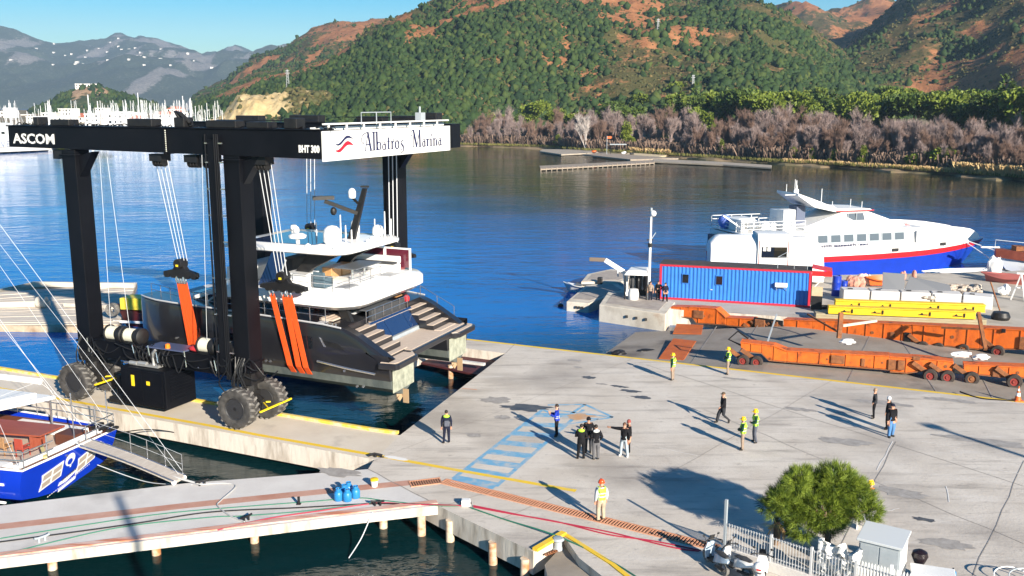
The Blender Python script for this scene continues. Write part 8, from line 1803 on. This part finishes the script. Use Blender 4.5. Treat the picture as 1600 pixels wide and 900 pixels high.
for px, base, hp, lb in ((451, 138, 27, "white lattice pylon above the yellow cliff"), (1025, 52, 20, "lattice pylon high on the bare ridge of the main hill"), (1082, 139, 20, "pylon at the foot of the main hill above the pines")):
    Y = 470.0
    while Y < 1200 and gz1(px, Y) < at_depth(px, base, Y).z: Y += 4
    pylon(px, Y, gz1(px, Y), hp * Y / 1528, lb)
# ================================================================== marina on the far left
M_WALLW = mat("white_house_wall", (0.76, 0.73, 0.68), (0.66, 0.63, 0.58), rough=.8, scale=.1, space='World'); M_ROOFR = mat("red_tile_roof", (0.48, 0.13, 0.06), (0.36, 0.10, 0.05), rough=.85, scale=1, space='World')
random.seed(5)
def building(px, Y, w, d, h, roof, label, z=.5):
    x = (px - 800) / 1528 * Y; t = thing("house", label, "house", (x, Y, z), random.uniform(-.3, .3), "houses round the marina"); q = MB(); q.bx(-w / 2, w / 2, 0, d, 0, h); q.build("wall", M_WALLW, t)
    if roof: q = MB(); q.loft([[(-w / 2 - .4, -.4, h), (w / 2 + .4, -.4, h), (w / 2 + .4, d + .4, h), (-w / 2 - .4, d + .4, h)], [(-w / 4, d / 2 - .1, h + 2.2), (w / 4, d / 2 - .1, h + 2.2), (w / 4, d / 2 + .1, h + 2.2), (-w / 4, d / 2 + .1, h + 2.2)]]); q.build("roof", M_ROOFR, t)
    else: q = MB(); q.bx(-w / 2 - .3, w / 2 + .3, -.3, d, h + .003, h + .5); q.build("roof", M_WHITE, t)
    w0 = None
    for f in range(int(h / 3)):
        for k in range(int(w / 3.2)):
            if w0 is None: w0 = MB().bx(-.7, .7, -.06, .02, 0, 1.5).build("window", M_GLASS, t); o = w0
            else: o = inst(w0, "window", t)
            o.location = (-w / 2 + 1.8 + 3.2 * k, 0, 1 + 3 * f)
for i in range(46):
    px = random.uniform(150, 345) if i < 30 else random.uniform(-30, 160); Y = random.uniform(640, 900) if i < 30 else random.uniform(700, 950); building(px, Y, random.uniform(7, 15), 9, random.choice((6, 6, 9, 9, 12)), random.random() < .25, ["white flat roofed house by the marina", "white house among the masts of the marina", "pale block behind the marina masts"][i % 3])
for px, Y, w, lb in ((362, 470, 26, "long red roofed shed left of the yellow cliff"), (395, 470, 30, "red roofed shed below the yellow cliff"), (430, 470, 22, "red roofed shed right of the yellow cliff"), (330, 480, 18, "red roofed shed behind the lift beam")): building(px, Y, w, 8, 5, True, lb, -.5)
kz = float(knoll_z(np.array([138.0]), np.array([1150.0]))[0]); building(138, 1150, 26, 12, 6, False, "white building on top of the wooded knoll", kz - 1)
random.seed(66)
for i in range(48):
    Y = random.uniform(3900, 5200); px = random.gauss(170, 70) if i < 50 else random.uniform(-20, 330); zz = float(far_z(np.array([px]), np.array([Y]))[0])
    if zz > 30: 
        q = MB(); w = random.uniform(5, 12); q.bx(-w / 2, w / 2, 0, 12, -8, random.uniform(4, 8)); o = q.build("hillside_house", M_WALLW); o.location = ((px - 800) / 1528 * Y, Y, zz); tag(o, "tiny white house on the far mountain side", "house", "houses on the far mountains")
# sailing boats
def make_yacht(seed, label):
    rr = random.Random(seed); L_ = rr.uniform(10, 14); t = thing("moored_yacht", label, "sailing boat"); h = L_ * rr.uniform(1.15, 1.5)
    q = MB(); q.loft([[(x, -w, 1.3), (x, -w * .7, -.2), (x, w * .7, -.2), (x, w, 1.3)] for x, w in ((-L_ / 2, .9), (-L_ / 4, 1.7), (0, 1.9), (L_ / 4, 1.4), (L_ / 2, .15))]); q.build("hull", M_WHITE, t)
    q = MB(); q.bx(-L_ * .2, L_ * .18, -1.0, 1.0, 1.3, 1.9); q.build("cabin", M_WHITE, t); q = MB(); q.bx(-L_ * .15, L_ * .12, -1.03, -.99, 1.5, 1.75); q.build("cabin_window", M_GLASS, t)
    q = MB(); q.cyl((.5, 0, 1.3), (.5, 0, h), .17, .11, n=6); q.build("mast", M_WHITE, t); q = MB(); q.cyl((.5, 0, 2.8), (-L_ * .38, 0, 2.9), .2, n=6); q.build("boom", mat("blue_sail_cover", (0.05, 0.09, 0.3), rough=.8) if seed % 2 else M_WHITE, t)
    q = MB(); q.bar((.5, -1.3, h * .6), (.5, 1.3, h * .6), .1); q.build("spreader", M_WHITE, t); q = MB(); q.tube([(L_ / 2, 0, 1.3), (.5, 0, h)], .05, 4); q.build("forestay", M_ROPE_W, t); return t
protos = [make_yacht(s, "white sailing yacht moored in the marina") for s in range(6)]; used2 = set()
for i in range(210):
    px = random.uniform(-40, 345) if i > 40 else random.uniform(170, 345); Y = random.uniform(440, 680) if px > 60 else random.uniform(400, 640)
    x = (px - 800) / 1528 * Y; pr = protos[i % 6]; lb = ["white sailing yacht with bare mast moored in the left of the far marina", "white sailing yacht with bare mast moored in the middle of the far marina", "white sailing yacht with bare mast moored in the right of the far marina"][0 if px < 90 else 1 if px < 210 else 2]
    o = pr if pr.name not in used2 else dup(pr, (x, Y, WZ), random.uniform(0, 6.28), lb, "yachts in the far marina"); used2.add(pr.name); o.location = (x, Y, WZ); o.rotation_euler = (0, 0, random.gauss(1.3, .5)); o['label'] = lb; o['group'] = "yachts in the far marina"
for px, top, Y, lb in ((137, 148, 430, "tallest bare mast of a yacht left of the marina trees"), (140, 165, 430, "mast beside the tallest one at the marina trees"), (285, 150, 520, "tall white mast right of the marina houses"), (297, 153, 520, "tall white mast beside the other near the cliff"), (215, 145, 560, "tall thin mast behind the marina houses"), (152, 158, 470, "slanted looking tall mast behind the green trees")):
    p = at_depth(px, top, Y); q = MB(); q.cyl((0, 0, WZ + .5), (0, 0, p.z), .34, .2, n=6); o = q.build("yacht_mast", M_WHITE); o.location = (p.x, Y, 0); tag(o, lb, "mast")
mtree = [make_bush("marina_tree", "tree", 51, 9, 5.5, M_BUSH), make_bush("marina_tree", "tree", 52, 8, 5.0, M_PINE)]
for px, Y, sc, lb in ((88, 380, 1.0, "round green tree left of the group on the marina quay"), (96, 385, 1.1, "largest round green tree on the marina quay"), (112, 385, .95, "bright green tree in the middle of the marina quay"), (124, 390, .9, "green tree right of the middle on the marina quay"), (142, 395, .85, "green tree second from right on the marina quay"), (156, 395, .8, "rightmost green tree on the marina quay"), (42, 420, .6, "small dark tree on the left of the marina"), (55, 420, .5, "smaller dark tree on the left of the marina"), (305, 470, .9, "dark tree below the masts by the cliff"), (318, 470, .7, "small dark tree left of the red sheds"), (433, 465, .9, "green bush at the foot of the yellow cliff")):
    plant(mtree, used, px, Y, -.3, lb, "trees on the marina quay", sc * .8)
# quay with arches and the white ship at the far left edge
q = MB(); a, b = at(-60, 243, WZ), at(75, 236, WZ); d = (b - a).normalized(); 
q.bar(a + Vector((0, 4, 1.5)), b + Vector((0, 4, 1.3)), 8, 1.6); struct(q, "marina_quay", M_CONCW)
for k in range(9):
    p = a.lerp(b, (k + .5) / 9); o = MB().box((0, 0, 0), (3.2, 1.2, 2.2)).build("quay_opening", M_DARK); o.location = p + Vector((0, -.1, .9)); tag(o, "dark gap under the white quay at the far left", "quay opening", "dark gaps under the far quay")
sp = at(-8, 236, WZ); shp = thing("white_ship", "large white ship cut off by the left edge with letters on its side", "ship", (sp.x, sp.y + 6, WZ), .12)
q = MB(); q.loft([[(x, -w, 5.5), (x, -w * .8, 0), (x, w * .8, 0), (x, w, 5.5)] for x, w in ((-16, 4), (-6, 4.2), (6, 3.6), (11, 1.6), (13, .2))]); q.build("hull", M_WHITE, shp)
q = MB(); q.bx(-16, 6, -3.4, 3.4, 5.5, 8.4); q.build("saloon", M_WHITE, shp); q = MB(); q.bx(-12, 3, -2.8, 2.8, 8.4, 11.0); q.build("bridge", M_WHITE, shp); q = MB(); q.bx(-10, -2, -2.2, 2.2, 11, 13); q.build("upper_house", M_WHITE, shp)
q = MB(); q.cyl((-1, 0, 11), (-2.4, 0, 29), .5, .2, n=8); q.build("mast", M_WHITE, shp); q = MB(); q.bar((-3.6, 0, 22), (.4, 0, 22), .3); q.build("mast_yard", M_WHITE, shp); q = MB(); q.bx(2, 7, -1, 1, 13, 17); q.build("funnel", M_WHITE, shp)
for k in range(8): q = MB(); q.bx(-14 + k * 2.2, -12.6 + k * 2.2, -3.45, -3.39, 6.6, 7.6); q.build("window", M_GLASS, shp)
text_obj("VES", "lettering", mat("grey_letters", (0.22, 0.24, 0.3), rough=.6), shp, frame_M((1.0, -4.3, 1.6), (1, 0.12, 0), (0, 0, 1)), 3.4, .02, .02)
# ================================================================== near corner: round pine, palm, fence, cabinet, scooters
rg = np.random.default_rng(5); rr = random.Random(5); tp0 = at(1290, 868)
np_t = thing("round_pine", "round bushy green pine beside the white fence in the near corner", "tree", tp0)
ctr = at_depth(1286, 790, tp0.y + .2) - tp0; q = MB(); q.tube([(0, 0, 0), (.05, 0, .8), (-.05, .1, ctr.z * .55), (-.1, .1, ctr.z * .9)], [.14, .12, .10, .06], 9)
lob = []
for dx, dz, r in ((0, 0, 1.15), (-1.2, .05, .85), (1.15, .25, .95), (-.6, .65, .85), (.55, .85, .9), (-1.55, -.15, .55), (1.55, .0, .6), (-.7, -.75, .75), (.35, -.8, .8), (1.0, .7, .6), (-1.2, .5, .55)):
    y = rr.uniform(-.5, .6); lob.append((ctr.x + dx, ctr.y + y, ctr.z + dz, r, r, r * .82)); q.tube([(-.05, .1, ctr.z * .5), (ctr.x * .5 + dx * .5, ctr.y * .5 + y * .5, ctr.z * .8 + dz * .3), (ctr.x + dx, ctr.y + y, ctr.z + dz)], [.06, .04, .015], 6)
for k in range(16):
    th_ = 2 * math.pi * k / 16 + rr.uniform(-.15, .15)
    if math.sin(th_) < -.5 or rr.random() < .35: continue
    rx_ = 1.75 if math.sin(th_) > -.3 else 1.25
    r = rr.uniform(.22, .62); lob.append((ctr.x + rx_ * math.cos(th_), ctr.y + rr.uniform(-.5, .3), ctr.z + 1.38 * math.sin(th_) + .05, r, r, r * .8))
q.build("trunk", M_BARK, np_t, smooth=True)
M_NEED = leafy("fresh_pine_needles", (0.05, 0.095, 0.012), (0.25, 0.32, 0.035)); M_NEED.node_tree.nodes["Noise Texture"].inputs["Scale"].default_value = 2.6
P, d = crown_points(rg, lob, 2300, .62); d[:, 2] += .45
def needles(C, N_, L_, per, w):
    n = len(C); V = np.empty((n, per, 3, 3))
    for k in range(per):
        dd = N_ + rg.normal(0, .42, (n, 3)); dd /= np.linalg.norm(dd, axis=1, keepdims=True); a = np.cross(dd, rg.normal(0, 1, (n, 3))); a /= np.linalg.norm(a, axis=1, keepdims=True); b = C + rg.normal(0, .05, (n, 3)); l = L_ * rg.uniform(.7, 1.2, (n, 1)); V[:, k, 0] = b - a * w; V[:, k, 1] = b + a * w; V[:, k, 2] = b + dd * l
    V = V.reshape(-1, 3); return V, np.arange(len(V)).reshape(-1, 3)
V, F = needles(P, d, .28, 26, .009); np_mesh("crown", V, F, M_NEED, np_t)
# fan palm
pp = at(1212, 850); pm = thing("fan_palm", "small dark fan palm behind the white fence left of the pine", "palm", pp); q = MB(); q.tube([(0, 0, 0), (.03, 0, .5), (0, 0, 1.0)], [.16, .15, .12], 10); q.build("trunk", M_BARK, pm)
M_PALM = mat("palm_fan_green", (0.022, 0.04, 0.018), (0.06, 0.085, 0.035), rough=.5, scale=2)
for k in range(13):
    a = k * 2.4; el = rr.uniform(.15, 1.3); d0 = Vector((math.cos(a) * math.cos(el), math.sin(a) * math.cos(el), math.sin(el))); c = Vector((0, 0, 1.0)) + d0 * .75
    q = MB(); q.tube([(0, 0, 1.0), c], .018, 5); st_ = q.build("petiole", M_PALM, pm); side = d0.cross(Vector((0, 0, 1))).normalized(); q = MB()
    for j in range(17): t_ = (j - 8) / 8 * 1.9; v_ = (d0 * math.cos(t_) + side * math.sin(t_)).normalized(); w = v_.cross(side.cross(d0)).normalized() * .022; tip = c + v_ * .62 - Vector((0, 0, .07 * abs(t_))); m_ = c + v_ * .33; q.add([c, m_ + w, tip, m_ - w], [(0, 1, 2, 3)])
    q.build("frond", M_PALM, st_)
q = MB()
for k in range(26): a = rr.uniform(0, 6.28); q.tube([(0.1 * math.cos(a), .1 * math.sin(a), .9), (.35 * math.cos(a), .35 * math.sin(a), rr.uniform(.3, .7))], .02, 4)
q.build("dead_leaf_skirt", mat("dead_palm_leaf", (0.42, 0.28, 0.13), rough=.9), pm, kind='stuff')
# fence on a low wall
M_FBAR = mat("fence_white_bars", (0.50, 0.51, 0.52), rough=.5)
f0, f1 = at(1131, 868), at(1300, 925); fdv = f1 - f0; FL = fdv.length
fn = thing("picket_fence", "white barred steel fence on a low white wall beside the scooters", "fence", f0, math.atan2(fdv.y, fdv.x))
q = MB(); q.bx(0, FL + 3, -.11, .11, 0, .42); q.build("base_wall", M_CONCW, fn, bevel=.02)
for z in (.55, 1.32): q = MB(); q.bx(.1, FL + 3, -.02, .02, z, z + .05); q.build("fence_rail", M_FBAR, fn)
b0 = None
for k in range(int((FL + 3) / .115)):
    if b0 is None: b0 = MB().bx(-.009, .009, -.009, .009, .43, 1.42).build("bar", M_FBAR, fn); b0.location = (.2, -.036, 0)
    else: inst(b0, "bar", fn, (.2 + .115 * k, -.036, 0))
for x in (1.95, 3.55, 5.2, 6.8): q = MB(); q.bx(x - .04, x + .04, -.08, .03, .421, 1.5); q.build("post", M_FBAR, fn)
q = MB(); q.bx(-.04, .06, -.05, .05, .0, 2.35); q.build("corner_post", M_GREY, fn)
p = f0 + fdv.normalized() * 3.9; t = thing("plastic_sheeting", "crumpled white plastic sheeting hung over the fence under the pine", "plastic sheet", (p.x + .2, p.y + .3, .3), fn.rotation_euler[2])
q = MB(); n1, n2 = 16, 12; vv = [(i / n1 * 1.5 - .2 + random.uniform(-.03, .03), random.uniform(-.10, .22) + .12 * math.sin(i * 1.3 + j * .6), 1.35 * j / n2 + .12 * math.sin(i * .9)) for i in range(n1 + 1) for j in range(n2 + 1)]; q.add(vv, [(i * (n2 + 1) + j, (i + 1) * (n2 + 1) + j, (i + 1) * (n2 + 1) + j + 1, i * (n2 + 1) + j + 1) for i in range(n1) for j in range(n2)]); o = q.build("sheet", mat("milky_plastic", (0.74, 0.74, 0.72), rough=.35), t, smooth=True); md = o.modifiers.new("thickness", 'SOLIDIFY'); md.thickness = .012
q = MB(); q.bx(-.25, -.1, -.02, .25, 0, 1.4); q.build("folded_edge", MATS["milky_plastic"], t, bevel=.03)
p = at(1238, 836); t = thing("orange_pipe", "bent orange plastic pipe standing under the pine crown", "pipe", p); zz = at_depth(1245, 800, p.y).z; q = MB(); q.tube(spline([(-.35, 0, .55), (-.05, 0, .5), (.12, 0, .7), (.14, 0, 1.6)], 5), .09, 10); q.build("bend", M_ORD, t, smooth=True); q = MB(); q.cyl((-.2, .02, 0), (-.2, .02, .5), .10); q.build("stand", M_DARK, t)
t = thing("white_board", "white upright board leaning behind the pine", "board", at(1339, 824), R(70)); q = MB(); q.bx(-.25, .25, -.03, .03, 0, 1.25); q.build("board_face", M_WHITE, t); q = MB(); q.bar((0, -.03, .9), (.1, -.5, 0), .05); q.build("prop", M_GREY, t)
# grey cabinet with pitched lid
c0, c1 = at(1338, 908), at(1402, 925); cd = c1 - c0; CW = cd.length
t = thing("utility_cabinet", "pale grey steel utility cabinet with sloping lid behind a white fence", "cabinet", c0, math.atan2(cd.y, cd.x)); CHh = 1.65; CD_ = 1.15
q = MB(); q.bx(0, CW, 0, CD_, 0, CHh); q.build("body", M_GREY, t, bevel=.02); q = MB(); q.extr([(-.1, CHh + .002), (CD_ + .06, CHh + .22), (CD_ + .06, CHh + .30), (-.1, CHh + .10)], 'x', -.08, CW + .10); q.build("lid", mat("pale_grey_lid", (0.52, 0.55, 0.57), rough=.45), t, bevel=.015)
for x0, x1 in ((.05, CW / 2 - .02), (CW / 2 + .02, CW - .05)): q = MB(); q.bx(x0, x1, -.03, -.002, .1, CHh - .1); q.build("door", M_GREY, t, bevel=.01)
q = MB(); q.bx(CW + .005, CW + .03, .05, CD_ - .05, .1, CHh - .05); q.build("white_side", M_WHITE, t)
fp = at(1330, 920); t = thing("picket_fence", "short white pointed picket fence in front of the grey cabinet", "fence", fp, math.atan2(cd.y, cd.x)); pk0 = None
for k in range(22):
    if pk0 is None: pk0 = MB().extr([(-.03, .0), (.03, 0), (.03, 1.12), (0, 1.2), (-.03, 1.12)], 'y', -.01, .01).build("picket", M_WHITE, t)
    else: inst(pk0, "picket", t, (.11 * k, 0, 0))
for z in (.3, .9): q = MB(); q.bx(-.05, 2.4, .012, .04, z, z + .06); q.build("fence_rail", M_WHITE, t)
q = MB(); q.bx(1.28, 1.38, -.03, .06, 0, 1.32); q.build("post", M_WHITE, t)
p = at(1434, 905); t = thing("covered_outboard", "black rounded hood tapering to a point beside a white box at the bottom edge", "outboard cover", p); q = MB(); q.lathe([(.02, .35), (.08, .45), (.22, .75), (.30, .95), (.26, 1.1), (.12, 1.18), (.02, 1.2)], 18); q.build("hood", mat("black_hood", (0.012, 0.006, 0.008), rough=.35), t, smooth=True); q = MB(); q.cyl((0, 0, 0), (0, 0, .36), .04); q.build("stem", M_DARK, t)
t = thing("white_box", "low white box lid by the black hood at the bottom edge", "box", at(1455, 925), R(-20)); q = MB(); q.bx(-.7, .7, -.4, .4, 0, .75); q.build("body", M_WHITE, t, bevel=.04); q = MB(); q.bx(-.75, .75, -.45, .45, .752, .82); q.build("lid", M_WHITE, t, bevel=.02)
p = at(1580, 912); t = thing("cycle_rack", "curved white and dark tube rack at the bottom right corner", "rack", p, R(-15))
for k in range(3): q = MB(); q.tube(spline([(-.6 + .5 * k, -.5, 0), (-.6 + .5 * k, 0, .42), (0 + .5 * k, .4, .48), (.7 + .5 * k, .3, .25), (.6 + .5 * k, -.4, 0)], 6), .024, 8); q.build("hoop", M_WHITE if k != 1 else M_GREY, t, smooth=True)
p = at(1488, 905); t = thing("small_blue_can", "small blue can near the bottom edge right of the white box", "can", p); q = MB(); q.lathe([(.02, 0), (.12, 0), (.12, .3), (.05, .34), (.02, .4)], 12); q.build("body", M_JUG, t, smooth=True); q = MB(); q.cyl((0, 0, .4), (0, 0, .45), .03); q.build("cap", M_DARK, t)
# scooters
def scooter(label, loc, rz, body, seat, box=None):
    t = thing("motor_scooter", label, "scooter", loc, rz)
    for x in (-.62, .62):
        q = MB(); q.lathe([(.15, -.05), (.24, -.06), (.27, 0), (.24, .06), (.15, .05), (.15, -.05)], 22, axis='y', cap=False); w = q.build("wheel", M_RUBBER, t, smooth=True); w.location = (x, 0, .27); q = MB(); q.lathe([(.02, -.05), (.15, -.035), (.15, .035), (.02, .05)], 14, axis='y'); q.build("rim", M_GREY, w, smooth=True)
    def sec(x, w, z0, z1): return [(x, -w, z0 + .05), (x, -w * .6, z1), (x, w * .6, z1), (x, w, z0 + .05), (x, w * .6, z0), (x, -w * .6, z0)]
    q = MB(); q.loft([sec(-.85, .06, .58, .70), sec(-.65, .16, .50, .74), (sec(-.3, .19, .38, .72)), sec(-.05, .16, .30, .62), sec(.0, .14, .25, .36)]); q.build("rear_body", body, t, smooth=True, angle=50)
    q = MB(); q.bx(-.02, .42, -.17, .17, .24, .31); q.build("footboard", M_DARK, t, bevel=.02)
    q = MB(); q.loft([[(.40, -.20, .25), (.40, .20, .25), (.46, .20, .25), (.46, -.20, .25)], [(.42, -.24, .62), (.42, .24, .62), (.56, .16, .66), (.56, -.16, .66)], [(.36, -.17, .92), (.36, .17, .92), (.50, .10, .95), (.50, -.10, .95)]]); q.build("leg_shield", body, t, bevel=.03)
    q = MB(); q.loft([[(.40, -.13, .44), (.40, .13, .44), (.84, .07, .44), (.84, -.07, .44)], [(.44, -.12, .56), (.44, .12, .56), (.72, .06, .58), (.72, -.06, .58)]]); q.build("front_mudguard", body, t, bevel=.03)
    q = MB(); q.loft([sec(-.78, .08, .76, .82), sec(-.45, .15, .73, .85), sec(-.1, .12, .72, .79), sec(.02, .06, .70, .74)]); q.build("seat", seat, t, smooth=True, angle=60)
    q = MB(); q.tube([(.33, -.34, .98), (.40, -.12, 1.02), (.40, .12, 1.02), (.33, .34, .98)], .022, 8); q.build("handlebar", M_DARK, t)
    for s_ in (-1, 1):
        q = MB(); q.cyl((.33, s_ * .34, .98), (.30, s_ * .44, .96), .03); q.build("grip", M_HOSE, t); q = MB(); q.tube([(.38, s_ * .22, 1.02), (.40, s_ * .30, 1.18)], .008, 5); mr_ = q.build("mirror_stalk", M_DARK, t); q = MB(); q.ball((.40, s_ * .32, 1.22), (.02, .06, .045), 8, 6); q.build("mirror", M_DARK, mr_, smooth=True)
    q = MB(); q.ball((.54, 0, .80), (.05, .09, .07), 10, 7); q.build("headlight", M_STEEL, t, smooth=True); q = MB(); q.tube([(.66, 0, .27), (.42, 0, .9)], .035, 8); q.build("fork", M_GREY, t); q = MB(); q.cyl((-.9, .2, .36), (-.3, .2, .30), .06); q.build("silencer", M_DARK, t); q = MB(); q.add([(.44, -.14, .94), (.44, .14, .94), (.30, .11, 1.25), (.30, -.11, 1.25)], [(0, 1, 2, 3)]); sc_ = q.build("wind_shield", M_GLASS, t); md = sc_.modifiers.new("thickness", 'SOLIDIFY'); md.thickness = .01
    if box: q = MB(); q.ball((-.75, 0, 1.02), (.22, .24, .20), 14, 9); q.build("top_box", box, t, smooth=True); q = MB(); q.bx(-.98, -.94, -.08, .08, .98, 1.04); q.build("tail_light", M_RED, t)
    return t
scooter("pale blue and black scooter nearest the long drain", at(1118, 888), R(110), mat("scooter_pale_blue", (0.40, 0.50, 0.60), rough=.3, coat=.4), M_CUSH)
scooter("white scooter with black seat leaning beside the low fence wall", at(1148, 896), R(125), M_GEL, M_CUSH)
scooter("white scooter with rounded white top box at the bottom edge", at(1188, 912), R(70), M_GEL, M_CUSH, M_WHITE)

for pr in bareA + bareC + pines + firs + bush + rbush + mtree:
    if pr.name not in used:
        for ch in list(pr.children): bpy.data.objects.remove(ch)
        bpy.data.objects.remove(pr)

# tall poles just outside the frame whose shadows cross the pier and the apron
t = thing("light_mast", "tall quay light mast standing right of the view", "lamp post", (39.3, 22.6, 0)); q = MB(); q.cyl((0, 0, 0), (0, 0, 12), .20, .16, n=12); q.build("pole", M_GREY, t); q = MB(); q.bx(-.35, .35, -.2, .2, 11.9, 12.2); q.build("lamp_head", M_GREY, t)
t = thing("yacht_mast", "tall white yacht mast standing behind the viewpoint", "mast", (7.6, -3.2, WZ)); q = MB(); q.cyl((0, 0, 0), (0, 0, 20.5), .20, .16, n=12); q.build("spar", M_WHITE, t); q = MB(); q.cyl((0, 0, 3), (3.5, -3, 3.1), .12, n=8); q.build("boom", M_WHITE, t)
air()
